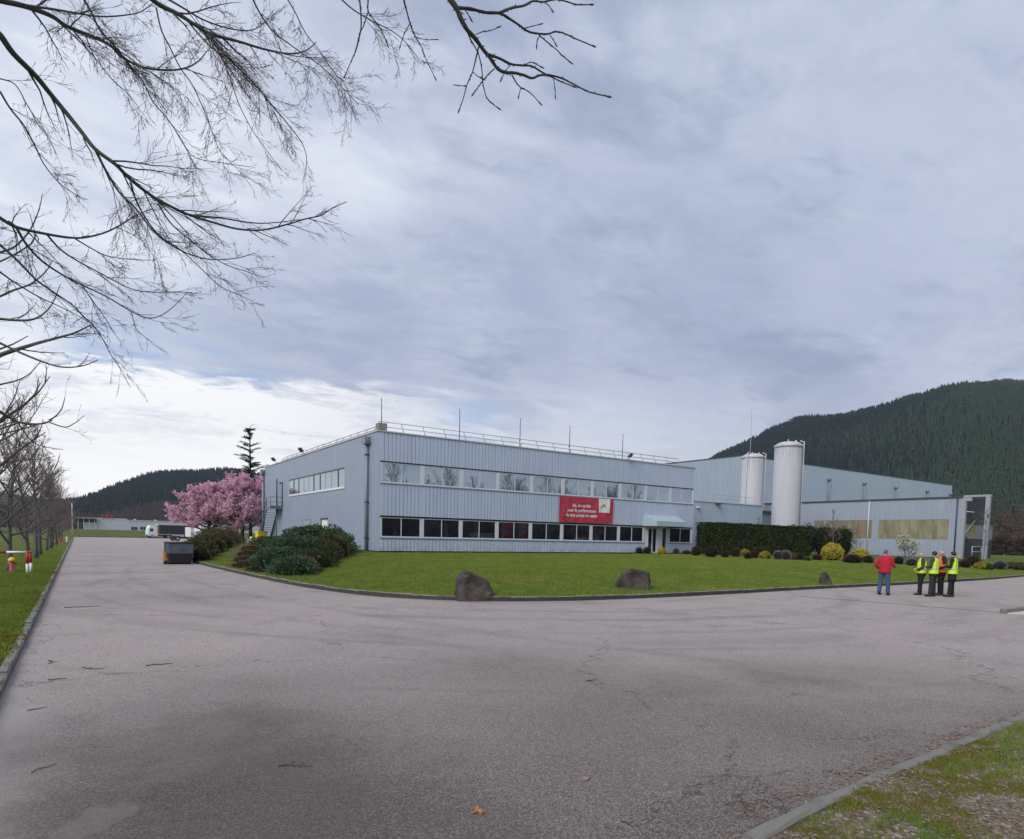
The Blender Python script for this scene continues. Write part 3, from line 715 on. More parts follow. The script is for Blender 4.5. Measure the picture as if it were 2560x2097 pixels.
def panels(root, side, fixed, a0, a1, z0, z1, n, pitch, gw, gd, mat, name='cladding_panel'):
    L = (a1 - a0) / n; me = ribbed(L, z0, z1, pitch, gw, gd, mat, name)
    for i in range(n):
        if side == 'front': o = link(me, name, root, loc=(a0 + i * L, fixed + rnd.uniform(0, .006), 0))
        else: o = link(me, name, root, loc=(fixed + rnd.uniform(0, .006), a1 - i * L, 0), rz=-math.pi / 2)
def bars(parent, name, segs, r, mat, sides=5):
    mb = MB()
    for s_ in segs: mb.tube(s_, r, sides)
    return mb.build(name, mat, parent)

XF, YF = 17.55, 43.06
off_ = thing('office_building', 'long two storey grey blue office building with ribbed metal cladding and two window bands', 'building')
X0, BW = 17.75, 3.29
XE = X0 + 10 * BW
# structure behind the cladding
mb = MB()
mb.box((XF + .12, YF + .14, .55), (XE - .02, YF + .20, 1.66)); mb.box((XF + .12, YF + .14, 3.28), (XE - .02, YF + .20, 5.5)); mb.box((XF + .12, YF + .14, 7.1), (XE - .02, YF + .20, 9.12))
mb.box((XF + .12, YF + .2, .5), (XF + .2, 49.9, 9.12)); mb.box((XF + .12, 66.1, .5), (XF + .2, 76.0, 9.12))
mb.box((XF + .12, 49.9, .5), (XF + .2, 66.1, 5.55)); mb.box((XF + .12, 49.9, 7.1), (XF + .2, 66.1, 9.12))
mb.box((XE - .1, YF + .2, .5), (XE - .02, 76, 9.12)); mb.box((XF + .2, 75.9, .5), (XE - .1, 76, 9.12))
mb.build('wall', CLAD, off_)
mb = MB(); mb.box((XF + .05, YF + .05, 9.0), (XE - .03, 75.95, 9.06)); mb.build('roof', ROOFM, off_)
mb = MB(); mb.box((XF + .2, YF + 5.5, .7), (XE - .1, YF + 5.6, 9.0)); mb.box((XF + .2, YF + .2, 3.85), (XE - .1, YF + 5.5, 4.3)); mb.box((XF + .2, YF + .2, .6), (XE - .1, YF + 5.5, .72))
for i in (1, 3, 5, 7): mb.box((X0 + i * BW * 1.22, YF + .3, .72), (X0 + i * BW * 1.22 + .1, YF + 5.5, 3.85))
mb.build('room_partition', INTER, off_)
mb = MB(); mb.box((XF + .06, YF + .06, .30), (XE - .05, YF + .13, .74)); mb.box((XF + .06, YF + .13, .30), (XF + .13, 76, .74)); mb.build('plinth', PLINTH, off_)
# cladding, three bands on the front, ten bays
for i in range(10):
    for bi, (z0, z1) in enumerate(((.74, 1.64), (3.26, 5.50), (7.10, 9.12))):
        if bi == 0 and i in (8,): continue
        link(ribbed(BW, z0, z1, .299, .055, .055, CLAD), 'cladding_panel', off_, loc=(X0 + i * BW, YF + rnd.uniform(0, .008), 0))
for (xa, xb) in ((X0 + 8 * BW - .35, 43.79 - .0),):  # narrow infill beside the door
    pass
mb = MB(); mb.box((XF + .01, YF + .01, .72), (X0, YF + .13, 9.12)); mb.build('corner_post', CLAD, off_)
mb = MB(); mb.box((XE - .35 + .35, YF - .01, .72), (XE + .16, YF + .2, 9.12)); mb.build('corner_post', CLAD, off_)
# side cladding
NS = 11
SL = (76.0 - YF) / NS
for i in range(NS):
    y0 = YF + i * SL; y1 = y0 + SL
    for (z0, z1) in ((.74, 5.50), (5.50, 7.14), (7.14, 9.12)):
        segs = [(y0, y1)]
        if z0 == 5.50:
            segs = []
            if y0 < 49.9: segs.append((y0, min(y1, 49.9)))
            if y1 > 66.1: segs.append((max(y0, 66.1), y1))
        for (a, b) in segs:
            if b - a < .1: continue
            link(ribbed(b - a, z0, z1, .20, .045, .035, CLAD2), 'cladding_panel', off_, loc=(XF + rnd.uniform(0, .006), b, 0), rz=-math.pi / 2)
mb = MB(); mb.box((XF - .06, YF - .06, 9.12), (XE + .20, YF + .22, 9.20)); mb.box((XF - .06, YF + .22, 9.12), (XF + .22, 76.05, 9.20)); mb.build('coping', COPE, off_)
# windows
def frame_mb(w, h, t=.055, dpt=.07, mull=(.5,), post=.16):
    mb = MB(); mb.box((0, 0, 0), (post, dpt, h)); mb.box((w - post, 0, 0), (w, dpt, h)); mb.box((post, 0, h - t), (w - post, dpt, h)); mb.box((post, 0, 0), (w - post, dpt, t * 1.8))
    for m_ in mull: mb.box((w * m_ - .03, .008, t * 1.8), (w * m_ + .03, dpt - .005, h - t))
    return mb
wh = 1.44
fr_me = frame_mb(BW, wh).mesh('window', FRAMEW)
def pane_me(w, h, mat): m_ = MB(); m_.box((0, 0, 0), (w, .012, h)); return m_.mesh('pane', mat)
pw = BW / 2 - .19; pmU = pane_me(pw, wh - .154, GLASS); pmL = pane_me(pw, wh - .154, GLASSL)
sill_me = (lambda m_: (m_.box((0, -.07, -.07), (BW, .05, -.005)), m_.mesh('sill', SILL))[1])(MB())
head_me = (lambda m_: (m_.box((0, -.02, wh), (BW, .06, wh + .05)), m_.mesh('lintel', DARKF))[1])(MB())
for i in range(10):
    for zi, (z, pm) in enumerate(((1.70, pmL), (5.57, pmU))):
        if zi == 0 and i == 8: continue
        w_ = link(fr_me, 'window', off_, loc=(X0 + i * BW, YF + .03, z))
        for k in (0, 1):
            link(pm, 'pane', w_, loc=((.16 if k == 0 else BW / 2 + .03), .03 + .012 * k, .10))
        link(sill_me, 'sill', w_); link(head_me, 'lintel', w_)
# blinds half drawn behind some upper windows
# side window band
mb = MB(); y0, y1 = 49.95, 66.05
mb.box((XF + .0, y0, 5.55), (XF + .09, y1, 5.66)); mb.box((XF - .05, y0 - .05, 5.47), (XF + .06, y1 + .05, 5.55)); mb.build('window_sill', FRAMEW, off_)
mb = MB(); mb.box((XF - .02, y0, 7.04), (XF + .09, y1, 7.12)); mb.build('window_head', DARKF, off_)
ym = [49.95, 51.4, 53.1, 54.7, 56.1, 57.9, 59.5, 61.0, 62.6, 64.3, 66.05]
for k, y in enumerate(ym):
    dark = k in (1, 4, 5, 8, 9); w2 = .10 if dark else .04
    mb = MB(); mb.box((XF - .005, y - w2 / 2, 5.66), (XF + .085, y + w2 / 2, 7.04)); mb.build('mullion', DARKF if dark else FRAMEW, off_)
for k in range(10):
    mb = MB(); mb.box((XF + .03, ym[k] + .055, 5.66), (XF + .045, ym[k + 1] - .055, 7.04)); mb.build('window_pane', GLASS, off_)
# entrance
mb = MB(); zt = 3.22
for (a, b) in ((43.86, 44.0), (44.44, 44.56), (45.72, 45.86), (46.36, 46.50)): mb.box((a, YF + .02, .70), (b, YF + .12, 3.06))
mb.box((44.0, YF + .04, .70), (44.44, YF + .10, 3.06)); mb.box((45.86, YF + .04, .70), (46.36, YF + .10, 3.06)); mb.box((43.86, YF + .02, 3.06), (46.9, YF + .12, 3.26)); mb.build('door_surround', FRAMEW, off_)
for (a, b) in ((44.56, 45.13), (45.15, 45.72)):
    d = MB(); d.box((a, YF + .04, .72), (a + .06, YF + .09, 3.04)); d.box((b - .06, YF + .04, .72), (b, YF + .09, 3.04)); d.box((a + .06, YF + .04, 2.98), (b - .06, YF + .09, 3.04)); d.box((a + .06, YF + .04, .72), (b - .06, YF + .09, .82))
    do = d.build('door', FRAMEW, off_)
    p_ = MB(); p_.box((a + .06, YF + .06, .82), (b - .06, YF + .07, 2.98)); p_.build('pane', GLASSL, do)
    h_ = MB(); hx = b - .09 if a < 45 else a + .09; h_.tube([(hx, YF + .0, 1.5), (hx, YF + .0, 2.1)], .015, 6); h_.build('handle', DARKF, do)
mb = MB(); mb.box((46.5, YF + .05, .72), (46.96, YF + .1, 3.06)); mb.build('side_light', GLASSL, off_)
mb = MB(); mb.box((X0 + 8 * BW, YF + .03, .72), (43.84, YF + .12, 3.24)) if X0 + 8 * BW < 43.8 else None
mb.box((46.96, YF + .0, .74), (X0 + 9 * BW, YF + .12, 3.24)); mb.build('door_infill', CLAD, off_)
mb = MB(); mb.box((44.2, YF - 1.1, .55), (46.3, YF + .02, .70)); mb.build('door_step', CONC, off_)
# canopy: sloped hood
mb = MB(); a, b = 43.78, 48.4; yf = YF - 1.45
mb.poly([(a, YF, 4.28), (a + .35, yf, 3.70), (b - .35, yf, 3.70), (b, YF, 4.28)][::-1]); mb.poly([(a + .35, yf, 3.70), (a + .35, yf, 3.24), (b - .35, yf, 3.24), (b - .35, yf, 3.70)])
mb.poly([(a, YF, 4.28), (a, YF, 3.24), (a + .35, yf, 3.24), (a + .35, yf, 3.70)]); mb.poly([(b, YF, 4.28), (b - .35, yf, 3.70), (b - .35, yf, 3.24), (b, YF, 3.24)])
mb.poly([(a, YF, 3.24), (b, YF, 3.24), (b - .35, yf, 3.24), (a + .35, yf, 3.24)]); mb.build('canopy', CANOPY, off_)
# drainpipes with hopper boxes
for (py, lab) in ((44.75, ''), (76.15, '')):
    mb = MB(); mb.tube([(XF - .17, py, 8.4), (XF - .17, py, .55)], .12, 10); d_ = mb.build('drainpipe', GREYP, off_)
    m2 = MB(); m2.box((XF - .42, py - .32, 8.38), (XF - .02, py + .32, 8.88)); m2.box((XF - .30, py - .5, 8.55), (XF - .2, py - .32, 8.7)); m2.build('hopper', GREYP, d_)
    m3 = MB()
    for z in (1.6, 4.2, 7.6): m3.box((XF - .31, py - .15, z), (XF - .0, py + .15, z + .07))
    m3.build('bracket', DARKGREY, d_)
# rooftop railing: posts lean inwards
def railing(parent, p0, p1, inward, z, n, h=.78, r=.032, rails=(1.0, .52), mat=STEEL):
    p0, p1, inw = Vector(p0), Vector(p1), Vector(inward)
    root = thing('rail', None, None); root.parent = parent
    root.name = 'roof_railing'
    for k in range(n + 1):
        b = p0.lerp(p1, k / n); mb = MB(); mb.tube([b + Vector((0, 0, z)), b + inw + Vector((0, 0, z + h))], r, 4); mb.build('post', mat, root)
    for q in rails:
        mb = MB(); mb.tube([p0 + inw * q + Vector((0, 0, z + h * q)), p1 + inw * q + Vector((0, 0, z + h * q))], r, 4); mb.build('handrail', mat, root)
railing(off_, (17.9, YF + .25, 0), (49.0, YF + .25, 0), (0, .45, 0), 9.15, 18)
railing(off_, (XF + .25, YF + .3, 0), (XF + .25, 70.5, 0), (.45, 0, 0), 9.15, 16, .62)
# small openings in the side wall
mb = MB(); mb.box((XF - .015, 58.8, 1.0), (XF + .06, 61.2, 3.1)); mb.build('service_hatch', basic('hatch_grey', (.29, .33, .37), .5), off_)
mb = MB(); mb.box((XF - .03, 58.7, 3.1), (XF + .05, 61.3, 3.18)); mb.box((XF - .03, 58.7, 1.0), (XF + .05, 58.8, 3.1)); mb.box((XF - .03, 61.2, 1.0), (XF + .05, 61.3, 3.1)); mb.build('hatch_frame', GREYP, off_)
mb = MB(); mb.box((XF - .02, 54.0, 1.0), (XF + .06, 55.5, 3.1)); mb.build('side_door', WHITE, off_)
mb = MB(); mb.box((XF - .10, 53.9, 3.1), (XF + .05, 55.7, 3.2)); mb.box((XF - .06, 55.5, 1.0), (XF + .05, 55.7, 3.1)); mb.build('door_frame', DARKF, off_)
mb = MB(); mb.box((XF - .02, 68.45, 4.5), (XF + .06, 69.35, 6.95)); mb.build('upper_door', basic('upper_door', (.20, .24, .30), .5), off_)
mb = MB(); mb.box((XF - .08, 68.35, 6.95), (XF + .05, 69.45, 7.08)); mb.box((XF - .06, 68.30, 4.5), (XF + .05, 68.45, 6.95)); mb.build('door_frame', DARKF, off_)
mb = MB(); mb.tube([(XF - .12, 70.3, 4.3), (XF - .12, 70.3, 7.5)], .06, 6); mb.build('vent_pipe', DARKGREY, off_)
# corner siren box, lightning rods, floodlights
mb = MB(); mb.box((17.62, YF + .05, 9.24), (18.25, YF + .6, 9.72)); mb.box((17.85, YF + .2, 9.19), (18.0, YF + .4, 9.24)); mb.build('rooftop_box', basic('rooftop_box', (.22, .22, .2), .6), off_)
for (px, py) in ((954, 995), (1149.5, 1023), (1301, 1046), (1425, 1064), (1557.6, 1083)):
    t = onY(px, py, YF + .55); mb = MB(); mb.tube([(t.x, YF + .55, 9.06), (t.x, YF + .55, t.z)], [.035, .025], 5); mb.build('lightning_rod', DARKGREY, off_)
def flood(parent, p, d):
    p = Vector(p); d = Vector(d).normalized(); s_ = d.cross(Vector((0, 0, 1)))
    mb = MB(); mb.tube([p, p + Vector((0, 0, .25)) + d * .25], .03, 5); f_ = mb.build('floodlight', DARKGREY, parent)
    m2 = MB(); c = p + Vector((0, 0, .28)) + d * .4; n = (d + Vector((0, 0, -.9))).normalized(); u = s_ * .26; w = n.cross(s_) * .2
    f = [c - u - w, c + u - w, c + u + w, c - u + w]; g = [q - n * .14 for q in f]
    m2.poly(f); m2.poly(g[::-1]); [m2.poly([f[k], f[(k + 1) % 4], g[(k + 1) % 4], g[k]][::-1]) for k in range(4)]; m2.build('lamp_head', DARKGREY, f_)
flood(off_, (XF - .05, 60.6, 9.2), (-1, -.2, 0)); flood(off_, (XF - .05, 70.6, 9.2), (-1, -.2, 0)); flood(off_, (41.4, YF - .05, 9.2), (.5, -1, 0))

# escape stair (bolted to the wall)
st = thing('stair', None, None); st.parent = off_; st.name = 'escape_stair'
mb = MB(); mb.box((16.3, 68.4, 4.34), (17.5, 69.95, 4.46)); mb.box((16.3, 68.36, 4.30), (17.5, 68.40, 4.62)); mb.build('landing', basic('landing_steel', (.13, .16, .19), .5, metal=.2), st)
for X in (16.33, 17.45):
    mb = MB(); mb.tube([(X, 69.95, 4.3), (X, 73.4, 1.0)], .08, 4); mb.build('stringer', basic('stringer_steel', (.10, .13, .16), .5) if X < 17 else MATS['stringer_steel'], st)
for k in range(13):
    t = (k + .5) / 13; mb = MB(); mb.box((16.36, 69.95 + 3.45 * t - .12, 4.3 - 3.3 * t), (17.42, 69.95 + 3.45 * t + .14, 4.33 - 3.3 * t)); mb.build('tread', MATS['stringer_steel'], st)
HR_ = []
for X in (16.33,): HR_ += [[(X, 68.4, 5.5), (X, 69.95, 5.5), (X, 73.4, 2.0)], [(X, 68.4, 5.0), (X, 69.95, 5.0), (X, 73.4, 1.5)]]
HR_ += [[(16.33, 68.4, 5.5), (17.5, 68.4, 5.5)], [(16.33, 68.4, 5.0), (17.5, 68.4, 5.0)], [(16.33, 68.4, 4.4), (16.33, 68.4, 5.5)], [(17.48, 68.4, 4.4), (17.48, 68.4, 5.5)], [(16.33, 69.9, 4.4), (16.33, 69.9, 5.5)], [(16.33, 71.6, 2.6), (16.33, 71.6, 3.8)], [(16.33, 73.3, 1.0), (16.33, 73.3, 2.0)]]
bars(st, 'handrail', HR_, .03, MATS['stringer_steel']); bars(st, 'support_post', [[(17.2, 69.5, 4.3), (17.2, 69.5, .8)]], .06, MATS['stringer_steel'])

# things inside the ground floor, seen through the panes
FURN = basic('cabinet_grey', (.50, .51, .52), .6); FURW = basic('worktop_white', (.62, .62, .6), .5)
def rect_thing(name, lab, cat, a, b, mat, extra=None):
    t = thing(name, lab, cat, ((a[0] + b[0]) / 2, (a[1] + b[1]) / 2, a[2]))
    o = t.location; mb = MB(); mb.box((a[0] - o.x, a[1] - o.y, 0), (b[0] - o.x, b[1] - o.y, b[2] - a[2])); mb.build('body', mat, t)
    if extra: extra(t, b[0] - a[0], b[1] - a[1], b[2] - a[2])
    return t
def red_extra(t, w, d, h):
    for k in range(3):
        mb = MB(); mb.box((-w / 2 + .1, -d / 2 - .02, h * (.2 + .27 * k)), (w / 2 - .1, -d / 2, h * (.2 + .27 * k) + .12)); mb.build('slot', DARKF, t)
REDM = basic('bright_red_panel', (.80, .03, .02), .5)
w3 = X0 + 3 * BW
rect_thing('vending_machine', 'red upright machine in the fourth ground floor window, left pane', 'machine', (w3 + .75, YF + .3, .72), (w3 + 1.5, YF + 1.0, 3.15), REDM, red_extra)
rect_thing('vending_machine', 'red upright machine in the fourth ground floor window, right pane', 'machine', (w3 + 2.65, YF + .3, .72), (w3 + 3.15, YF + 1.0, 3.15), REDM, red_extra)
def cab_extra(t, w, d, h):
    mb = MB(); mb.box((-w / 2 - .05, -d / 2 - .05, h), (w / 2 + .05, d / 2 + .05, h + .05)); mb.build('worktop', FURW, t)
rect_thing('cabinet', 'long low grey cabinet behind the third ground floor window', 'cabinet', (X0 + 2 * BW + 1.0, YF + .3, .72), (X0 + 2 * BW + 3.1, YF + 1.0, 2.15), FURN, cab_extra)
rect_thing('reception_desk', 'pale reception desk with red rim in the seventh ground floor window', 'desk', (X0 + 6 * BW - .9, YF + .45, .72), (X0 + 6 * BW + 2.0, YF + 1.2, 2.1), FURW, lambda t, w, d, h: (lambda m_: (m_.box((-w / 2 - .1, -d / 2 - .1, h), (w / 2 + 1.6, d / 2, h + .16)), m_.build('counter_rim', REDM, t)))(MB()))
rect_thing('armchair', 'white armchair behind the eighth ground floor window', 'chair', (X0 + 7 * BW + 2.3, YF + .35, .72), (X0 + 7 * BW + 3.0, YF + .95, 2.1), FURW, lambda t, w, d, h: (lambda m_: (m_.box((-w / 2, -d / 2 - .25, 0), (w / 2, -d / 2, h * .4)), m_.build('seat', FURW, t)))(MB()))

# banner
BAN = NT('banner_cloth'); BAN.set('Base Color', BAN.mix(BAN.noise(1.2, 3), (.42, .022, .045), (.52, .045, .075))); BAN.set('Roughness', .55); BAN.bump(BAN.noise(1.1, 3, .6, sc=(1, 1, 1.6), dist=1.5), .8, .12); BAN = BAN.mat
bn = thing('banner', 'red fabric banner with white French slogan and white logo patch hung between the window bands', 'banner', (33.75, YF - .05, 3.34))
bw, bh = 6.13, 2.16
def wave(x, z): return -.05 - .03 * math.sin(x * 1.9 + z * 1.3) - .018 * math.sin(x * 5.3 - z * 2.1) * (1 if z < 1.6 else .4)
def sheet(x0, x1, z0, z1, nx, nz, offy, sag=0):
    mb = MB(); g = [[(x0 + (x1 - x0) * i / nx, wave(x0 + (x1 - x0) * i / nx, z0 + (z1 - z0) * j / nz) + offy, z0 + (z1 - z0) * j / nz + sag * math.sin(math.pi * i / nx) * (1 if j in (0,) else 0)) for i in range(nx + 1)] for j in range(nz + 1)]
    for j in range(nz):
        for i in range(nx): mb.poly([g[j][i], g[j][i + 1], g[j + 1][i + 1], g[j + 1][i]], sm=True)
    return mb
sheet(0, bw, 0, bh, 40, 14, 0, -.03).build('cloth', BAN, bn)
sheet(4.42, 5.72, .92, 2.14, 12, 8, -.012).build('logo_patch', WHITE, bn)
LOGO = basic('logo_ink', (.03, .03, .035), .6)
LOGOR = basic('logo_red', (.5, .03, .04), .6)
def text_mesh(s, size, name, mat, parent, loc, ext=.0, sx=1.0, weight=0.0, wavef=None, align='CENTER'):
    cu = bpy.data.curves.new(name, 'FONT'); cu.body = s; cu.size = size; cu.align_x = align; cu.extrude = ext; cu.offset = weight
    cu.resolution_u = 3
    tmp = bpy.data.objects.new('tmp_text', cu); COL.objects.link(tmp); dg = bpy.context.evaluated_depsgraph_get(); dg.update()
    me = bpy.data.meshes.new_from_object(tmp.evaluated_get(dg)); bpy.data.objects.remove(tmp); me.name = name
    me.materials.clear(); me.materials.append(mat)
    for v in me.vertices:
        x, y, z = v.co; X = loc[0] + x * sx; Z = loc[2] + y; v.co = (X, (wavef(X, Z) if wavef else 0) + loc[1] - z, Z)
    return link(me, name, parent)
for s_, z, sz in (('Ici, on se bat', 1.30, .40), ('pour la performance', .88, .40), ('de nos points de vente', .46, .40)):
    text_mesh(s_, sz, 'lettering', WHITE, bn, (2.45, -.02, z), 0, .96, .010, wave)
def stroke(pts, w, mat, nm):
    mb = MB(); P = catmull([(x, 0, z) for x, z in pts], 6); n = len(P)
    for i in range(n - 1):
        t = (P[i + 1] - P[i]).normalized(); nn = Vector((-t.z, 0, t.x)); wa = w * math.sin(math.pi * min(.97, (i + .3) / n)) ** .6; wb = w * math.sin(math.pi * min(.97, (i + 1.3) / n)) ** .6
        q = [P[i] - nn * wa, P[i + 1] - nn * wb, P[i + 1] + nn * wb, P[i] + nn * wa]; mb.poly([(p.x, wave(p.x, p.z) - .022, p.z) for p in q])
    return mb.build(nm, mat, bn)
stroke([(4.62, 1.24), (4.75, 1.36), (4.92, 1.46), (5.12, 1.53)], .035, LOGO, 'logo_stroke'); stroke([(4.80, 1.60), (4.95, 1.58), (5.1, 1.54), (5.3, 1.56)], .022, LOGO, 'logo_stroke')
stroke([(5.14, 1.56), (5.20, 1.46), (5.20, 1.34), (5.14, 1.26)], .028, LOGO, 'logo_stroke'); stroke([(4.96, 1.68), (5.1, 1.64), (5.24, 1.66)], .014, LOGOR, 'logo_stroke')

# annex
an = thing('annex_building', 'single storey grey blue flat roofed wing joined to the right of the office', 'building')
panels(an, 'front', 48.0, 50.9, 69.1, .6, 6.36, 4, .25, .03, .02, WHCLAD)
mb = MB(); mb.box((50.9, 48.06, .5), (69.0, 62, 6.3)); mb.build('wall', WHCLAD, an)
mb = MB(); mb.box((50.8, 47.93, 6.36), (69.2, 48.2, 6.46)); mb.box((69.0, 48.2, 6.36), (69.2, 62, 6.46)); mb.build('coping', TRIM, an)
mb = MB(); mb.box((69.2, 51.0, .5), (77, 60, 6.0)); mb.build('rear_block', basic('rear_block', (.20, .23, .27), .6), an)
mb = MB(); mb.box((69.15, 50.8, 5.75), (77.2, 51.0, 6.05)); mb.build('fascia', DARKGREY, an)
railing(an, (51.2, 48.3, 0), (68.5, 48.3, 0), (0, .5, 0), 6.4, 9, .9, .02)
railing(an, (70, 51.4, 0), (76.5, 51.4, 0), (0, .5, 0), 6.05, 4, .9, .02)
mb = MB(); mb.box((57.0, 47.75, 5.6), (57.5, 47.98, 5.75)); mb.build('wall_lamp', WHITE, an)
mb = MB(); mb.box((60.2, 47.6, 6.2), (61.0, 47.95, 6.32)); mb.build('wall_lamp', DARKGREY, an)

# warehouse
wa = thing('warehouse', 'tall blank grey blue metal warehouse behind the silos', 'building')
WX0, WX1, WY, WZ = 83.9, 155.0, 62.0, 15.1
panels(wa, 'front', WY, WX0, WX1, .4, WZ - .1, 18, .33, .03, .02, WHCLAD)
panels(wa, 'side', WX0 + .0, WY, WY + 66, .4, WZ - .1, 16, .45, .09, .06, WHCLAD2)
mb = MB(); mb.box((WX0 + .08, WY + .08, .2), (WX1, WY + 66, WZ - .15)); mb.build('wall', WHCLAD, wa)
mb = MB(); mb.box((WX0 - .05, WY - .05, WZ - .1), (WX1 + .1, WY + .2, WZ + .06)); mb.box((WX0 - .05, WY + .2, WZ - .1), (WX0 + .2, WY + 66, WZ + .06)); mb.build('roof_edge', DARKGREY, wa)
for (zx, zy) in ((765, 818), (1010, 846), (1230, 875), (1450, 903), (1610, 922)):
    t = onY(1800 + zx / 2.788, 900 + zy / 2.788, WY - .3)
    mb = MB(); mb.tube([(t.x, WY - .3, 7.0), (t.x, WY - .3, t.z)], .13, 6); f_ = mb.build('flue_pipe', GREYP, wa)
    m2 = MB(); m2.loft([(t.x, WY - .3, t.z - .5, .3, .3), (t.x, WY - .3, t.z - .1, .36, .36), (t.x, WY - .3, t.z + .15, .1, .1)], 8); m2.build('cowl', GREYP, f_)
a, b = onY(1876, 1131, WY + 3), onY(1879.5, 1022, WY + 3)
mb = MB(); mb.tube([(a.x, WY + 3, 14.9), (b.x, WY + 3, b.z)], [.07, .03], 5); mb.build('radio_mast', STEEL, wa)

# shed with open end bay
sh = thing('loading_shed', 'low ribbed grey shed with yellowed translucent panels and an open end bay', 'building')
SX = 83.13; y0s, y1s, zs, zb = 32.2, 61.9, 7.55, .66
bays = [(32.2, 42.4), (42.4, 52.2), (52.2, 61.9)]
TRL = NT('translucent_sheet'); n = TRL.noise(1.5, 5, sc=(1, 1, .3)); TRL.set('Base Color', TRL.mix(TRL.step(n, .3, .7), (.19, .18, .11), (.34, .315, .20))); TRL.set('Roughness', .4); TRL = TRL.mat
TRO = basic('orange_sheet', (.27, .20, .13), .45, var=.2); TRG = basic('olive_grey_sheet', (.22, .20, .14), .5, var=.25)
def sidepan(a, b, z0, z1, mat, nm='cladding_panel', pitch=.25, gw=.06, gd=.045): link(ribbed(b - a, z0, z1, pitch, gw, gd, mat, nm), nm, sh, loc=(SX + rnd.uniform(0, .006), b, 0), rz=-math.pi / 2)
for (a, b) in bays: sidepan(a, b, zb, 2.76, SHEDC); sidepan(a, b, 5.06, zs, SHEDC)
sidepan(32.2, 33.32, 2.76, 5.06, SHEDC); 
for k in range(8): sidepan(33.32 + k * .985, 33.32 + (k + 1) * .985, 2.78, 5.04, TRL, 'translucent_panel')
sidepan(41.2, 41.96, 2.76, 5.06, SHEDC)
sidepan(41.96, 42.9, 2.78, 5.04, TRG, 'translucent_panel'); sidepan(42.9, 44.1, 2.78, 5.04, TRO, 'translucent_panel')
for k in range(4): sidepan(44.1 + k * 1.4, 44.1 + (k + 1) * 1.4, 2.78, 5.04, TRG if k % 2 else TRL, 'translucent_panel')
sidepan(49.7, 61.9, 2.76, 5.06, SHEDC)
mb = MB(); mb.box((SX + .09, 32.3, zb - .3), (92.0, 61.9, zs - .05)); mb.build('wall', basic('shed_inner', (.07, .08, .085), .8), sh)
mb = MB(); mb.box((SX - .12, 29.45, zs), (92.2, 62.0, zs + .14)); 
mb = MB(); mb.box((SX - .12, 32.0, zs - .05), (92.2, 61.9, zs + .12)); mb.build('roof', basic('purple_brown_trim', (.075, .06, .075), .5), sh)
for y in (42.4, 32.55, 52.2):
    mb = MB(); mb.tube([(SX - .12, y, zs - .1), (SX - .12, y, zb)], .07, 6); mb.build('downpipe', TRIM if y > 40 else DARKGREY, sh)
PORT = basic('portal_steel', (.33, .34, .38), .5)
# open bay: portal, back wall, translucent strip and brace
for (a, b) in ((31.75, 32.2), (29.45, 29.85)):
    mb = MB(); mb.box((SX - .05, a, zb - .3), (SX + .35, b, zs - .02)); mb.build('portal_post', PORT, sh)
mb = MB(); mb.box((SX - .06, 29.42, zs - .02), (SX + .4, 32.0, zs + .2)); mb.obox([(SX - .02, 31.75), (SX + .3, 31.75), (SX + .3, 31.2), (SX - .02, 31.2)], zs - .45, zs - .02); mb.build('portal_beam', PORT, sh)
mb = MB(); mb.box((SX + .35, 32.05, 4.6), (92.0, 32.25, zs - .05)); mb.build('gable_wall', basic('gable_grey', (.035, .042, .046), .6, var=.25), sh)
mb = MB(); mb.box((SX + .35, 32.1, zb), (92.0, 32.28, 2.9)); mb.build('gable_wall', MATS['gable_grey'], sh)
for k in range(4):
    mb = MB(); mb.box((SX + .45 + k * 1.0, 32.12, 2.9), (SX + 1.43 + k * 1.0, 32.2, 4.6)); mb.build('translucent_panel', TRL, sh)
mb = MB(); mb.box((SX + 4.45, 32.1, 2.9), (92, 32.26, 4.6)); mb.build('gable_wall', GREYP, sh)
bars(sh, 'brace', [[(SX + .5, 31.95, 3.3), (SX + 3.2, 31.95, 5.0)], [(SX + .5, 31.95, 3.7), (SX + 2.0, 31.95, 2.6)]], .06, STEEL)
mb = MB(); mb.box((SX + .6, 31.7, 5.9), (SX + 2.2, 31.85, 6.0)); mb.build('tube_lamp', WHITE, sh)
bars(sh, 'scrap_rack', [[(SX + 1, 31.2, .7), (SX + 1, 31.2, 2.0)], [(SX + 3.5, 31.2, .7), (SX + 3.5, 31.2, 2.0)], [(SX + 1, 31.2, 2.0), (SX + 3.5, 31.2, 2.0)], [(SX + 1, 31.2, 1.4), (SX + 3.5, 31.2, 1.4)]], .06, STEEL)

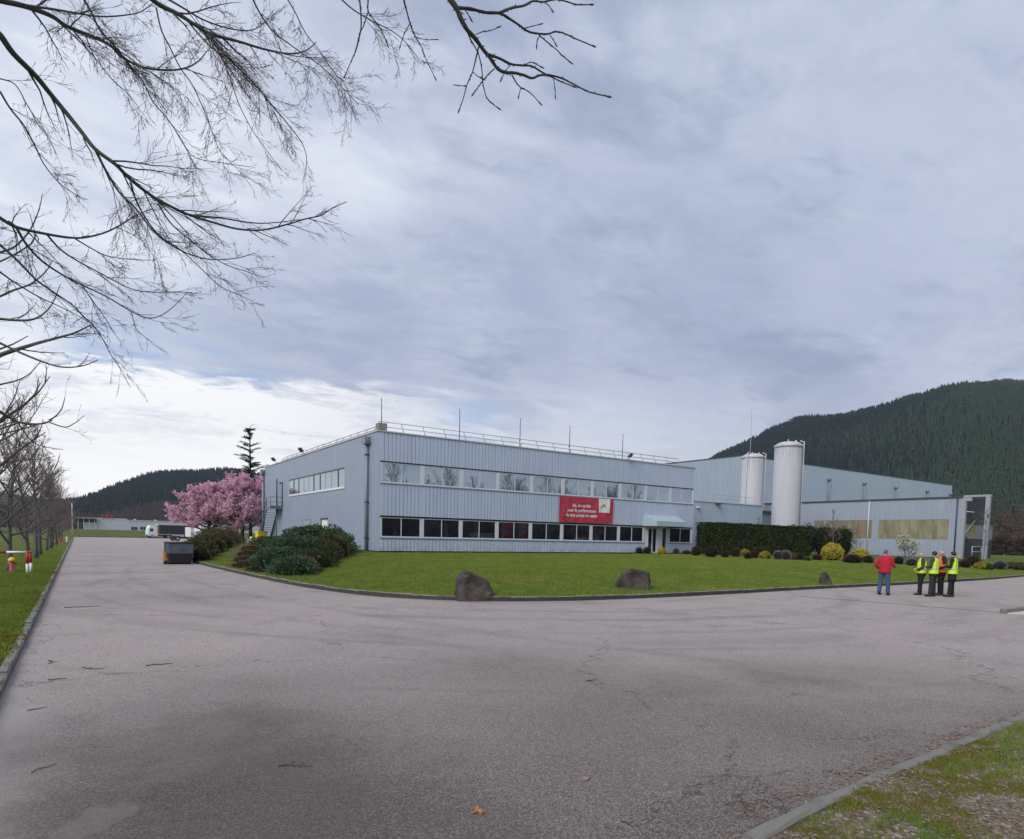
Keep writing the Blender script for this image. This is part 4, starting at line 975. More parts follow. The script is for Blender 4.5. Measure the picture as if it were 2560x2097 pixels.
# silos
SIL = NT('silo_white'); X, Y, Z = SIL.sep()
n = SIL.noise(1.3, 6, .6, sc=(2.2, 2.2, .12)); c = SIL.mix(SIL.step(n, .45, .8), (.53, .53, .56), (.47, .47, .49))
n2 = SIL.M('MULTIPLY', SIL.step(Z, 10.5, 13.6), SIL.step(SIL.noise(2, 5, sc=(2, 2, .2)), .42, .62)); c = SIL.mix(SIL.M('MULTIPLY', n2, .55), c, (.30, .28, .26))
n3 = SIL.step(SIL.noise(.9, 4, sc=(1.2, 1.2, .05)), .60, .75); c = SIL.mix(SIL.M('MULTIPLY', n3, .35), c, (.50, .44, .33))
SIL.set('Base Color', c); SIL.set('Roughness', .45); SIL.bump(SIL.noise(1.2, 3), .1, .03); SIL = SIL.mat
for (sx_, sy_, top, lab) in ((69.0, 44.9, 13.75, 'nearer and lower standing white cylindrical silo with stained rim, rising behind the hedge'), (77.7, 55.9, 14.2, 'farther white cylindrical silo standing behind the flat roofed wing, left of the other')):
    t = thing('silo', lab, 'silo', (sx_, sy_, .5), 0, 'white storage silos'); r = 1.52; h = top - .5
    mb = MB(); mb.loft([(0, 0, 0, r, r), (0, 0, h * .25, r, r), (0, 0, h * .5, r, r), (0, 0, h * .75, r, r), (0, 0, h - .75, r, r)], 40, cap=False); mb.build('tank', SIL, t)
    mb = MB(); mb.loft([(0, 0, h - .75, r + .07, r + .07), (0, 0, h - .45, r + .07, r + .07), (0, 0, h - .4, r - .05, r - .05), (0, 0, h - .15, r * .72, r * .72), (0, 0, h - .03, r * .35, r * .35), (0, 0, h, .1, .1)], 40); mb.build('dome', SIL, t)
    for z in (h * .3, h * .55, h * .75):
        mb = MB(); mb.loft([(0, 0, z, r + .012, r + .012), (0, 0, z + .03, r + .012, r + .012)], 40, cap=False); mb.build('weld_seam', SIL, t)
    for a in (-1.05, -.80) if sx_ < 70 else (-1.0, -3.0):
        mb = MB(); mb.tube([(math.cos(a) * (r + .12), math.sin(a) * (r + .12), .3), (math.cos(a) * (r + .12), math.sin(a) * (r + .12), h - .1), (math.cos(a) * (r - .3), math.sin(a) * (r - .3), h + .05)], .07, 8); mb.build('fill_pipe', SIL, t)
    mb = MB(); mb.tube([(.9, -.3, h - .25), (.9, -.3, h + .2)], .1, 8); mb.tube([(-.9, -.5, h - .3), (-.9, -.5, h + .1)], .07, 8); mb.build('vent', SIL, t)

# distant industrial building with red letters
CPW = basic('far_white_cladding', (.46, .50, .52), .5, var=.08, scale=.3)
cp = thing('industrial_building', 'long low pale industrial building with red roof letters at the end of the side road', 'building')
YC = 225.0
def z4p(x, y): return onY(x / 3.338, 980 + y / 3.338, YC)
a = z4p(820, 1045); zt_, x0_ = a.z, a.x; x1_ = 62
panels(cp, 'front', YC, x0_, x1_, .6, zt_ - .4, 12, 1.6, .06, .03, CPW)
mb = MB(); mb.box((x0_, YC + .05, .2), (x1_, YC + 40, zt_ - .42)); mb.box((x0_, YC - .05, zt_ - .42), (x0_ + 7.3, YC + 20, zt_)); mb.build('wall', CPW, cp)
mb = MB(); mb.box((x0_ + 7.3, YC - .12, zt_ - .5), (x1_, YC + .1, zt_ - .36)); mb.build('roof_edge', TRIM, cp)
b = z4p(700, 1060)
mb = MB(); mb.box((b.x, YC + .2, .2), (x0_, YC + 20, 3.6)); mb.build('low_wing', CPW, cp)
mb = MB(); mb.box((-.9, YC - 1, 4.75), (x0_ - .2, YC + 10, 4.95)); mb.build('porch_roof', STEEL, cp)
mb = MB(); mb.box((-.4, YC + .6, 3.6), (x0_ - .3, YC + 1, 4.6)); mb.build('window_band', DARKF, cp)
for k in range(4):
    mb = MB(); mb.box((.0 + k * 1.35, YC - .6, .5), (.14 + k * 1.35, YC - .4, 4.75)); mb.build('porch_post', TRIM, cp)
for (xa, xb) in ((1095, 1145), (1170, 1217)):
    p, q = z4p(xa, 1120), z4p(xb, 1146); mb = MB(); mb.box((p.x, YC - .08, q.z), (q.x, YC + .02, p.z)); mb.build('window', DARKF, cp)
    mb = MB(); mb.box((p.x + (q.x - p.x) * .48, YC - .1, q.z), (p.x + (q.x - p.x) * .52, YC - .06, p.z)); mb.build('window_frame', WHITE, cp)
p = z4p(893, 1046); text_mesh('C P C', 1.25, 'lettering', REDP, cp, (p.x, YC - .2, zt_ + .05), .06, 1.0, .05)
for k in range(6):
    mb = MB(); x = 14 + k * 5.5; mb.box((x, YC + 1, zt_ - .4), (x + .7, YC + 1.6, zt_ - .05)); mb.build('roof_vent', TRIM, cp)
# bank in front of it
FIELD2 = grassmat('bank_grass', (.095, .12, .03), (.13, .15, .04), (.07, .08, .025), (.16, .13, .06), .6)
grid('grass_bank', FIELD2, [-200, -60, -20, -4, 0, 6, 12, 20, 30, 45, 60, 120, 300], [190.2, 192, 198, 206, 214, 224, 260, 330], lambda x, y: -.3 + 1.75 * ss((y - 190.5) / 26) + .25 * mnoise.noise(Vector((x * .1, y * .1, 0))) * min(1, (y - 190.2) / 5))
mb = MB(); mb.box((-.6, 190, -.5), (60, 190.4, -.1)); mb.build('end_kerb', basic('rusty_edge', (.12, .08, .06), .9), None, kind='structure')
t = thing('lamp_post', 'slim white pole rising beyond the row of trees', 'pole', (-1.15, 200, 0)); mb = MB(); mb.tube([(0, 0, 0), (0, 0, 8.3)], [.16, .12], 8); mb.build('shaft', WHITE, t); mb = MB(); mb.tube([(0, 0, 8.3), (-.9, 0, 8.45)], .08, 6); mb.build('lamp_arm', WHITE, t)

# ------------------------------------------------------------------ shrubs and hedges
CORE = basic('shrub_core', (.014, .017, .010), 1.0, spec=0)
HEDGEL = leafmat('hedge_leaves', (.022, .038, .012), (.065, .090, .025), (.030, .046, .015), .7, .15)
JUN = leafmat('juniper_sprays', (.030, .062, .030), (.095, .150, .078), (.052, .088, .045), .8, .1)
BRN = leafmat('purple_brown_twigs', (.030, .018, .016), (.085, .050, .046), None, .9, 0)
BRN2 = leafmat('brown_green_leaves', (.045, .042, .020), (.125, .105, .052), (.080, .072, .032), .9, .05)
REDB = leafmat('heather_brown', (.055, .028, .024), (.105, .055, .045), None, .9, 0)
YEL = leafmat('yellow_leaves', (.36, .30, .03), (.58, .50, .06), None, .7, .25)
YELG = leafmat('yellow_green_leaves', (.20, .18, .025), (.34, .30, .045), None, .7, .2)
LAV = leafmat('lavender_grey', (.15, .135, .14), (.26, .24, .25), None, .9, .1)
GRN = leafmat('dark_green_leaves', (.025, .040, .014), (.065, .085, .030), None, .8, .1)
CYP = leafmat('grey_green_leaves', (.028, .040, .026), (.075, .092, .060), (.04, .055, .035), .8, .1)
def ell_core(mb, c, r, k=.84, mi=0):
    n, m = 12, 7; b = len(mb.v)
    for j in range(m + 1):
        t = math.pi * j / m
        for i in range(n):
            a = 6.283 * i / n; q = 1 + .12 * mnoise.noise(Vector((c[0] + math.cos(a) * 2, c[1] + j, i * .7)))
            mb.v.append((c[0] + r[0] * k * q * math.sin(t) * math.cos(a), c[1] + r[1] * k * q * math.sin(t) * math.sin(a), c[2] + r[2] * k * q * math.cos(t)))
    for j in range(m):
        for i in range(n):
            i2 = (i + 1) % n; mb.f.append((b + j * n + i, b + (j + 1) * n + i, b + (j + 1) * n + i2, b + j * n + i2)); mb.m.append(mi); mb.sm.append(True)
def leaf_quad(mb, p, nrm, s, mi, asp=.5, jit=.8):
    d = Vector((rnd.gauss(0, jit), rnd.gauss(0, jit), rnd.gauss(0, jit))) + nrm; d.normalize()
    u = d.orthogonal().normalized(); u.rotate(Quaternion(d, rnd.uniform(0, 6.28))); w = d.cross(u) * (s * asp); u = u * s
    mb.poly([p - u, p - w, p + u, p + w], mi)
def spray(mb, p, dirn, s, mi, asp=.2):
    d = (dirn + Vector((rnd.gauss(0, .4), rnd.gauss(0, .4), rnd.gauss(0, .3)))).normalized(); w = d.orthogonal().normalized(); w.rotate(Quaternion(d, rnd.uniform(0, 6.28))); w *= s * asp
    mb.poly([p - w * .6, p + d * s * .5 - w, p + d * s, p + d * s * .5 + w], mi)
def blob_leaves(mb, c, r, n, s, mi=0, mode='leaf', zmin=-1e9, asp=.5, lump=.16, fr=2.2):
    c = Vector(c)
    for _ in range(n):
        a = rnd.uniform(0, 6.283); z = rnd.uniform(-.65, 1); q = math.sqrt(max(0, 1 - z * z)); d = Vector((q * math.cos(a), q * math.sin(a), z))
        k = 1 + lump * mnoise.noise(Vector((c.x + d.x * fr, c.y + d.y * fr, d.z * fr))) * 1.6 - abs(rnd.gauss(0, .06))
        p = c + Vector((d.x * r[0], d.y * r[1], d.z * r[2])) * k
        if p.z < zmin: continue
        sz = s * rnd.uniform(.6, 1.35)
        if mode == 'leaf': leaf_quad(mb, p, d, sz, mi, asp)
        else: spray(mb, p, d + Vector((0, 0, .25)), sz, mi, .16 if mode == 'twig' else .28)
def shrub(name, label, cat, base, blobs, n, s, mat, mode='leaf', group=None, asp=.5, lump=.16, fr=2.2, cores=True, stem=True):
    """blobs: (dx,dy,dz,rx,ry,rz) relative to the base"""
    t = thing(name, label, cat, base, rnd.uniform(0, 6) if len(blobs) == 1 else 0, group); mb = MB(); cb = MB()
    tot = sum(b[3] * b[4] + b[3] * b[5] for b in blobs)
    for b in blobs:
        blob_leaves(mb, b[:3], b[3:], int(n * (b[3] * b[4] + b[3] * b[5]) / tot), s, 0, mode, 0, asp, lump, fr); 
        if cores: ell_core(cb, b[:3], b[3:], .86)
    mb.build('foliage', mat, t)
    if cores: cb.build('branches', CORE, t)
    return t
def gpt(x, y):
    z = .05
    for _ in range(14):
        p = onz(x, y, z); z = .5 * z + .5 * (zlawn(p.x, p.y) if inside(lawn_poly, p.x, p.y) else .0)
    return onz(x, y, z)
def z8p(x, y): return 1720 + x / 4.339, 1030 + y / 4.339
def z1p(x, y): return 2100 + x / 4.133, 1180 + y / 4.133
def z5p(x, y): return 400 + x / 3.853, 1050 + y / 3.853
def z7p(x, y): return 1330 + x / 4.709, 1080 + y / 4.709
def ball(px, py, wpx, hpx, label, mat, mode='leaf', n=900, s=.055, group='rounded shrubs along the far edge of the lawn', Y=None, name='round_shrub', lump=.10):
    p = gpt(px, py) if Y is None else onY(px, py, Y)
    dep = (p - CAMPOS).dot(_f); w = wpx * dep / FPX / 2; h = hpx * dep / FPX
    p.z -= .04
    return shrub(name, label, 'shrub', p, [(0, 0, h * .46, w, w * .9, h * .54)], n, s, mat, mode, group, lump=lump)
B8 = [((85, 1555), 23, 25, 'tall brown ball shrub at the left end of the hedge', REDB, 'twig'), ((250, 1570), 33, 30, 'large dark purple ball shrub, second from the hedge end', BRN, 'twig'),
      ((400, 1575), 19, 19, 'small dark ball shrub right of the large purple one', BRN, 'twig'), ((515, 1570), 25, 25, 'brown ball shrub just left of the yellow tipped pair', REDB, 'twig'),
      ((615, 1558), 25, 19, 'yellow flowering ball shrub between brown ones', YELG, 'leaf'), ((648, 1590), 17, 17, 'small dark ball shrub in front of the yellow green one', BRN, 'twig'),
      ((712, 1582), 20, 19, 'small purple ball shrub left of the larger raised brown one', BRN, 'twig'), ((772, 1560), 26, 26, 'raised brown ball shrub behind the yellow tipped dome', REDB, 'twig'),
      ((833, 1592), 28, 22, 'low dome shrub with yellow tips and green base', YELG, 'leaf'), ((975, 1598), 24, 24, 'pale lavender grey bush, left of three', LAV, 'twig'),
      ((1060, 1600), 28, 25, 'widest pale lavender grey bush, middle of three', LAV, 'twig'), ((1150, 1598), 22, 20, 'olive grey dome bush, right of the lavender ones', BRN2, 'leaf'),
      ((1212, 1600), 20, 17, 'low dark brown ball beside the olive grey dome', BRN, 'twig'), ((1285, 1612), 20, 13, 'low flat green cushion plant near the hedge middle', GRN, 'leaf'),
      ((1400, 1605), 24, 17, 'low brown mound at the left foot of the big yellow bush', REDB, 'twig'), ((1560, 1605), 52, 45, 'biggest bright yellow green ball bush in front of the hedge', YEL, 'leaf'),
      ((1780, 1635), 42, 22, 'wide dark brown mound between the two yellow bushes', BRN, 'twig'), ((1858, 1590), 42, 28, 'flat topped yellow bush before the shed', YEL, 'leaf'),
      ((1950, 1635), 28, 19, 'low dark brown mound right of the flat topped yellow bush', BRN, 'twig')]
for (q, w, h, lab, m_, mode) in B8: ball(*z8p(*q), w, h, lab, m_, mode, n=2600 if w > 40 else 1000, s=.075 if mode == 'twig' else .06)
B1 = [((605, 950), 24, 20, 'dark brown ball at the left foot of the white magnolia', BRN, 'twig'), ((735, 965), 32, 20, 'greyish brown mound right of the magnolia stem', LAV, 'twig'), ((820, 960), 20, 17, 'small brown mound behind the hi-vis group', REDB, 'twig'),
      ((1285, 985), 26, 22, 'dark brown mound just right of the hi-vis group', BRN, 'twig'), ((1375, 968), 36, 27, 'taller brown mound behind the small yellow bush at right', REDB, 'twig'), ((1440, 998), 26, 19, 'small yellow tipped bush right of the people', YELG, 'leaf'),
      ((1530, 1000), 26, 16, 'low dark green cushion beside the small yellow bush', GRN, 'leaf'), ((1650, 1002), 30, 24, 'grey purple ball shrub near the right picture edge', LAV, 'twig'), ((1770, 1000), 34, 20, 'brown mound second from the right picture edge', BRN2, 'leaf'), ((1860, 1004), 34, 20, 'brown mound at the right picture edge', BRN2, 'leaf')]
for (q, w, h, lab, m_, mode) in B1: ball(*z1p(*q), w, h, lab, m_, mode, n=1100, s=.075 if mode == 'twig' else .06)
BF = [((1262, 1430), 20, 18, 'dark purple ball shrub left of the entrance door, outer one', BRN, 'twig', 42.3), ((1355, 1430), 20, 19, 'dark purple ball shrub hard by the entrance step', BRN, 'twig', 42.2), ((1527, 1432), 22, 19, 'bright yellow ball shrub right of the entrance step', YEL, 'leaf', 42.1),
      ((1695, 1436), 18, 17, 'small grey twiggy shrub under the last ground floor window', LAV, 'twig', 42.1), ((1820, 1448), 24, 14, 'low dark mound at the right corner of the office', BRN, 'twig', 41.6), ((1925, 1452), 23, 25, 'brown ball shrub at the right corner of the office', REDB, 'twig', 40.8)]
for (q, w, h, lab, m_, mode, Y) in BF: ball(*z7p(*q), w, h, lab, m_, mode, n=900, s=.07, Y=Y, group='shrubs beside the entrance')
# pale stones edging the bed
STONE = basic('bed_stone', (.32, .30, .26), .9, var=.2, scale=4)
# clipped hedge
def box_hedge(name, label, pts, w, hts, n, s, mat, mode='leaf', rough=.08):
    P = [Vector(p) for p in pts]; t = thing(name, label, 'hedge', (P[0].x, P[0].y, .5)); o = Vector((P[0].x, P[0].y, .5)); mb = MB(); cb = MB()
    Ls = [(P[i + 1] - P[i]).length for i in range(len(P) - 1)]; tot = sum(Ls)
    def pos(u):
        for i, l in enumerate(Ls):
            if u <= l or i == len(Ls) - 1: return P[i] + (P[i + 1] - P[i]) * (u / l), (P[i + 1] - P[i]).normalized(), hts[i] + (hts[i + 1] - hts[i]) * (u / l)
            u -= l
    for _ in range(n):
        u = rnd.uniform(0, tot); p, d, h = pos(u); nn = Vector((d.y, -d.x, 0)); f = rnd.random()
        wob = rough * mnoise.noise(Vector((p.x * 1.1, p.y * 1.1, f * 3))) * 2
        if f < .62: z = h * rnd.random() ** .9; q = p + nn * (w / 2 + wob - .1 * (z / h > .93)) + Vector((0, 0, z)); nv = nn
        elif f < .9: k = rnd.uniform(-.5, .5); z = h + wob; q = p + nn * (k * w) + Vector((0, 0, z)); nv = Vector((0, 0, 1))
        else:
            e = 0 if rnd.random() < .5 else tot; p, d, h = pos(e); q = p + nn * rnd.uniform(-.5, .5) * w + Vector((0, 0, h * rnd.random())); nv = -d if e == 0 else d; q = q + nv * .05
        q = q - nv * abs(rnd.gauss(0, .06))
        if mode == 'leaf': leaf_quad(mb, q - o, nv, s * rnd.uniform(.6, 1.4), 0)
        else: spray(mb, q - o, nv + Vector((0, 0, .6)), s * rnd.uniform(.7, 1.4), 0, .25)
    mb.build('foliage', mat, t)
    for i in range(len(P) - 1):
        d = (P[i + 1] - P[i]).normalized(); nn = Vector((d.y, -d.x, 0)) * (w / 2 - .12)
        a, b = P[i] - o + d * .1, P[i + 1] - o
        cb.obox([(a - nn)[:2], (b - nn)[:2], (b + nn)[:2], (a + nn)[:2]][::-1], 0, min(hts[i], hts[i + 1]) - .1)
    cb.build('branches', CORE, t); return t
box_hedge('hedge', 'long clipped dark green hedge between the office corner and the nearer silo', [(50.95, 42.2, .5), (58.0, 40.4, .5), (63.6, 38.9, .5)], 1.8, [3.3, 3.2, 3.15], 15000, .085, HEDGEL)
def evergreen(px, pyb, pyt, wpx, X, lab, mat, n=2600, grp='loose evergreens at the right end of the hedge'):
    p = onX(px, pyb, X); dep = (p - CAMPOS).dot(_f); w = wpx * dep / FPX / 2; h = (pyb - pyt) * dep / FPX
    shrub('evergreen_shrub', lab, 'shrub', (p.x, p.y, .55), [(0, 0, h * .38, w, w * .8, h * .42), (w * .3, 0, h * .66, w * .75, w * .7, h * .34), (-w * .35, .1, h * .6, w * .7, w * .7, h * .36)], n, .13, mat, 'spray', grp, lump=.25)
evergreen(1975, 1386, 1311, 52, 65.0, 'dark green evergreen adjoining the clipped hedge before the nearer silo', HEDGEL)
evergreen(2015, 1388, 1308, 56, 65.6, 'grey green evergreen right of the nearer silo foot', CYP)
evergreen(2058, 1390, 1312, 58, 66.2, 'middle dark evergreen of the loose group by the shed', CYP)
evergreen(2103, 1391, 1316, 56, 67.0, 'rightmost rounded evergreen ending the hedge line', GRN)
# juniper mound and its neighbours by the office corner
jz = .3
def mound(name, lab, blobs, n, s, mat, mode, **k):
    b0 = blobs[0]; base = (b0[0], b0[1], zlawn(b0[0], b0[1]) - .1)
    bl = [(x - base[0], y - base[1], zlawn(x, y) - base[2] + dz, rx, ry, rz) for (x, y, dz, rx, ry, rz) in blobs]
    t = thing(name, lab, 'shrub', base); mb = MB(); cb = MB(); tot = sum(b[3] * b[4] + b[3] * b[5] for b in bl)
    for b in bl:
        blob_leaves(mb, b[:3], b[3:], int(n * (b[3] * b[4] + b[3] * b[5]) / tot), s, 0, mode, -2, k.get('asp', .5), k.get('lump', .3), k.get('fr', 2.5)); ell_core(cb, b[:3], b[3:], .82)
    mb.build('foliage', mat, t); cb.build('branches', CORE, t); return t
mound('juniper_mound', 'large spreading blue green juniper mound on the slope below the side wall', [(10.9, 35.6, .45, 1.9, 2.6, 1.08), (9.3, 33.2, .35, 1.5, 2.2, .88), (7.9, 30.6, .25, 1.35, 2.5, .62), (12.3, 38.8, .3, 1.6, 2.6, .80), (7.45, 27.4, .15, .85, 1.8, .48), (10.6, 39.5, .2, 1.5, 2.3, .65)], 42000, .105, JUN, 'spray', lump=.26, fr=3.6)
mound('brown_shrub', 'dense dark twiggy rounded shrub at the right end of the juniper mound', [(10.95, 33.3, .30, 1.05, 1.4, .92), (10.2, 32.0, .25, .9, 1.1, .75)], 6000, .10, BRN2, 'twig', lump=.2)
mound('brown_shrub', 'smaller dark bush in front of the juniper, lower on the slope', [(8.9, 29.2, .2, .85, 1.0, .58), (9.6, 30.5, .25, .8, .9, .62)], 4500, .10, GRN, 'twig', lump=.25)
mound('dry_shrub', 'dry pinkish brown twiggy bush in front of the dark one near the kerb', [(7.95, 27.3, .15, .5, .6, .45)], 2200, .12, leafmat('dry_pink_twigs', (.09, .06, .05), (.17, .12, .10), None, .9, 0), 'twig', lump=.3)
HEATH = leafmat('red_brown_ground_cover', (.095, .050, .040), (.19, .11, .085), None, .95, 0)
mound('heather_patch', 'low reddish brown ground cover sloping down to the kerb left of the juniper', [(6.55, 30.2, .02, .4, 1.6, .18), (6.9, 33.5, .03, .75, 2.2, .24), (7.7, 37.2, .04, .8, 2.4, .26), (8.8, 41.5, .05, .95, 2.6, .28), (10.1, 46.5, .05, 1.0, 3, .28)], 9000, .06, HEATH, 'twig', lump=.3)
mound('low_green_shrub', 'low dark green bushes above the reddish patch beside the yellow bin', [(12.2, 52, .1, 1.0, 3, .45), (13.8, 57, .1, 1.1, 3.5, .5), (11.2, 48.5, .1, .7, 1.6, .35)], 8000, .12, GRN, 'twig', lump=.3)
HEDGEBLOBS = [(5.95, 41.6, .2, .55, 1.2, .7), (6.1, 43.4, .3, .8, 1.7, .95), (6.7, 46.6, .35, 1.05, 2.3, 1.1), (7.7, 50.8, .35, 1.3, 2.8, 1.15), (9.0, 55.8, .3, 1.6, 3.4, 1.15), (10.3, 61, .3, 1.8, 4.0, 1.2), (11.6, 67.5, .25, 1.9, 4.4, 1.2)]
mound('hedge_mound', 'brown and dark green rounded hedge running up the bank behind the skip', HEDGEBLOBS, 20000, .13, BRN2, 'twig', lump=.22, fr=2)
# brown thicket and evergreens at the far right, behind the shed
def thicket(name, lab, px, pyb, pyt, wpx, dep, mat, n=2200, s=.55):
    p = CAMPOS + ray(px, pyb) * dep; w = wpx * dep / FPX / 2; h = (pyb - pyt) * dep / FPX; p.z = 0
    t = thing(name, lab, 'tree', p, 0, 'thicket behind the shed'); mb = MB()
    blob_leaves(mb, (0, 0, h * .45), (w, w * .8, h * .58), n, s, 0, 'twig', 0, .1, .3); blob_leaves(mb, (0, 0, h * .4), (w * .7, w * .6, h * .45), n // 2, s, 0, 'twig', 0, .1, .3); mb.build('crown', mat, t)
    m2 = MB()
    for _ in range(7): a = rnd.uniform(0, 6.28); m2.tube([(0, 0, 0), (math.cos(a) * w * .3, math.sin(a) * w * .3, h * .45), (math.cos(a) * w * .6, math.sin(a) * w * .6, h * .85)], [.16, .1, .04], 4)
    m2.build('trunk', TWIG, t)
TH = leafmat('thicket_twigs', (.070, .050, .042), (.125, .092, .075), None, .95, 0)
for i, (px, yt, w, dep) in enumerate(((2395 + 100, 1285, 70, 150), (2540, 1275, 90, 160), (2600, 1290, 90, 150), (2500, 1325, 50, 135), (2560, 1330, 60, 132))):
    thicket('thicket_tree', ['tall bare brown tree directly right of the shed post', 'tall bare brown tree at the right picture edge', 'bare brown tree cut by the right picture edge', 'low brown bush right of the shed post', 'low brown bush at the right picture edge'][i], px, 1383, yt, w, dep, TH)
# ------------------------------------------------------------------ bare trees
def branch_path(p, d, L, n, wig, up, r=rnd):
    pts = [p.copy()]; d = d.normalized()
    for i in range(n):
        d = (d + Vector((r.gauss(0, wig), r.gauss(0, wig), r.gauss(0, wig) + up))).normalized(); p = p + d * (L / n); pts.append(p.copy())
    return pts
def tree_meshes(seed, H, trunk_r, spread, nl, z0=.2, ns=7, nt_=4, twr=.006, elev=(.35, 1.2), curl=.10, tips=None, lean=0, leader=True, sides=7):
    r = random.Random(seed); tr = MB(); li = MB(); tw = MB()
    top = H if leader else H * .55
    tp = branch_path(Vector((0, 0, -.2)), Vector((lean, 0, 1)), top, 10, .035, .06, r)
    tr.tube(tp, [trunk_r * (1.25 if i == 0 else 1) * (1 - .93 * (i / 10)) for i in range(11)], sides)
    for k in range(nl):
        t = (k + r.random()) / nl; h = z0 + (1 - z0) * t ** .9; idx = h * 10; i = min(9, int(idx)); p = tp[i].lerp(tp[i + 1], idx - i)
        a = k * 2.4 + r.uniform(-.5, .5); el = elev[0] + (elev[1] - elev[0]) * t + r.uniform(-.15, .15)
        L = spread * (1 - t * .72) * r.uniform(.75, 1.15); d = Vector((math.cos(a) * math.cos(el), math.sin(a) * math.cos(el), math.sin(el)))
        lp = branch_path(p, d, L, 7, .09, curl, r); r0 = trunk_r * (.42 - .28 * t); li.tube(lp, [r0 * (1 - .85 * j / 7) for j in range(8)], 5, cap=False)
        if tips is not None: tips.extend(lp[3:])
        for s_ in range(ns):
            j = r.uniform(1.0, 6.8); i2 = int(j); q = lp[i2].lerp(lp[min(7, i2 + 1)], j - i2); dd = (lp[min(7, i2 + 1)] - lp[i2]).normalized()
            sd = (dd * .8 + Vector((r.gauss(0, .55), r.gauss(0, .55), r.gauss(.12, .4)))).normalized(); sL = L * r.uniform(.22, .5) * (1.15 - j / 10)
            sp = branch_path(q, sd, sL, 4, .13, .06, r); r1 = max(twr * 1.8, r0 * .32); tw.tube(sp, [r1, r1 * .8, r1 * .6, r1 * .5, r1 * .3], 3, cap=False)
            if tips is not None: tips.extend(sp[1:])
            for u in range(nt_):
                i3 = r.randint(1, 4); td = (sp[i3] - sp[i3 - 1]).normalized() * .7 + Vector((r.gauss(0, .5), r.gauss(0, .5), r.gauss(.15, .4)))
                up_ = branch_path(sp[i3], td, sL * r.uniform(.3, .7), 3, .2, .05, r); tw.tube(up_, [twr, twr * .9, twr * .8, twr * .5], 3, cap=False)
                if tips is not None: tips.extend(up_[1:])
    return tr, li, tw
BARKG = MATS['bark']
TREES = []
for sd, H, sp in ((11, 6.7, 3.4), (12, 6.3, 3.6), (13, 7.0, 3.3)):
    a, b, c = tree_meshes(sd, H, .12, sp, 26, .18, 9, 5, .006, (.25, 1.2), .12)
    TREES.append((a.mesh('trunk', BARKG), b.mesh('branches', BARKG), c.mesh('twigs', TWIGF)))
def place_tree(tm, x, y, z, s, rz, lab, grp, name='bare_tree'):
    t = thing(name, lab, 'tree', (x, y, z), rz, grp); t.scale = (s, s, s)
    for me, nm in zip(tm, ('trunk', 'branches', 'twigs')): link(me, nm, t)
    return t
ordn = ['whose trunk stands right of the hydrant guard', 'second beyond the hydrant guard', 'third beyond the hydrant guard', 'fourth beyond the hydrant guard', 'fifth beyond the hydrant guard', 'sixth beyond the hydrant guard', 'seventh beyond the hydrant guard', 'eighth beyond the hydrant guard', 'ninth beyond the hydrant guard', 'tenth beyond the hydrant guard', 'eleventh and last, nearest the pale factory']
place_tree(TREES[0], -2.55, 24.8, .1, 1.08, .3, 'bare tree just left of the hydrant guard, trunk cut by the left picture edge', 'bare trees in a row along the left kerb')
for i, y in enumerate((31.5, 38.3, 44.2, 50.0, 59.4, 66, 73, 82, 91, 101, 113)):
    place_tree(TREES[i % 3], -1.95 - .3 * (i == 0) + rnd.uniform(-.08, .08), y, zroad(0, y) + .12, rnd.uniform(.86, 1.0), rnd.uniform(0, 6.28), 'bare tree in the left row, ' + ordn[i], 'bare trees in a row along the left kerb')
for i in range(9):
    place_tree(TREES[(i + 1) % 3], -3.0 + rnd.uniform(-.8, .2), 124 + i * 8, zroad(0, 124 + i * 8), rnd.uniform(.9, 1.1), rnd.uniform(0, 6.28), 'far bare tree, one of the small brown crowns closing the end of the left row', 'far bare trees at the end of the row')
# trees standing behind the camera: only their reflections are seen, in the window panes
for i in range(22):
    place_tree(TREES[i % 3], 10 + i * 4.6 + rnd.uniform(-2, 2), -14 - rnd.uniform(0, 10), 0, rnd.uniform(1.6, 2.3), rnd.uniform(0, 6.28), 'bare tree across the road, seen as a dark reflection in the upper windows', 'reflected bare trees')
refl = []; 
for i in range(420): refl.append((rnd.uniform(-25, 170), rnd.uniform(-75, -26), -.3))
scatter('reflected_woodland', refl, nrs.uniform(0, 6.28, 420), nrs.uniform(.5, .95, 420), c1, 'dark woodland across the road, mirrored in the panes', 'woodland')
refl = [(rnd.uniform(-25, 170), rnd.uniform(-60, -22), -.3) for i in range(800)]
scatter('reflected_thicket', refl, nrs.uniform(0, 6.28, 800), nrs.uniform(.75, 1.25, 800), b1, 'brown thicket across the road, mirrored in the panes', 'woodland')

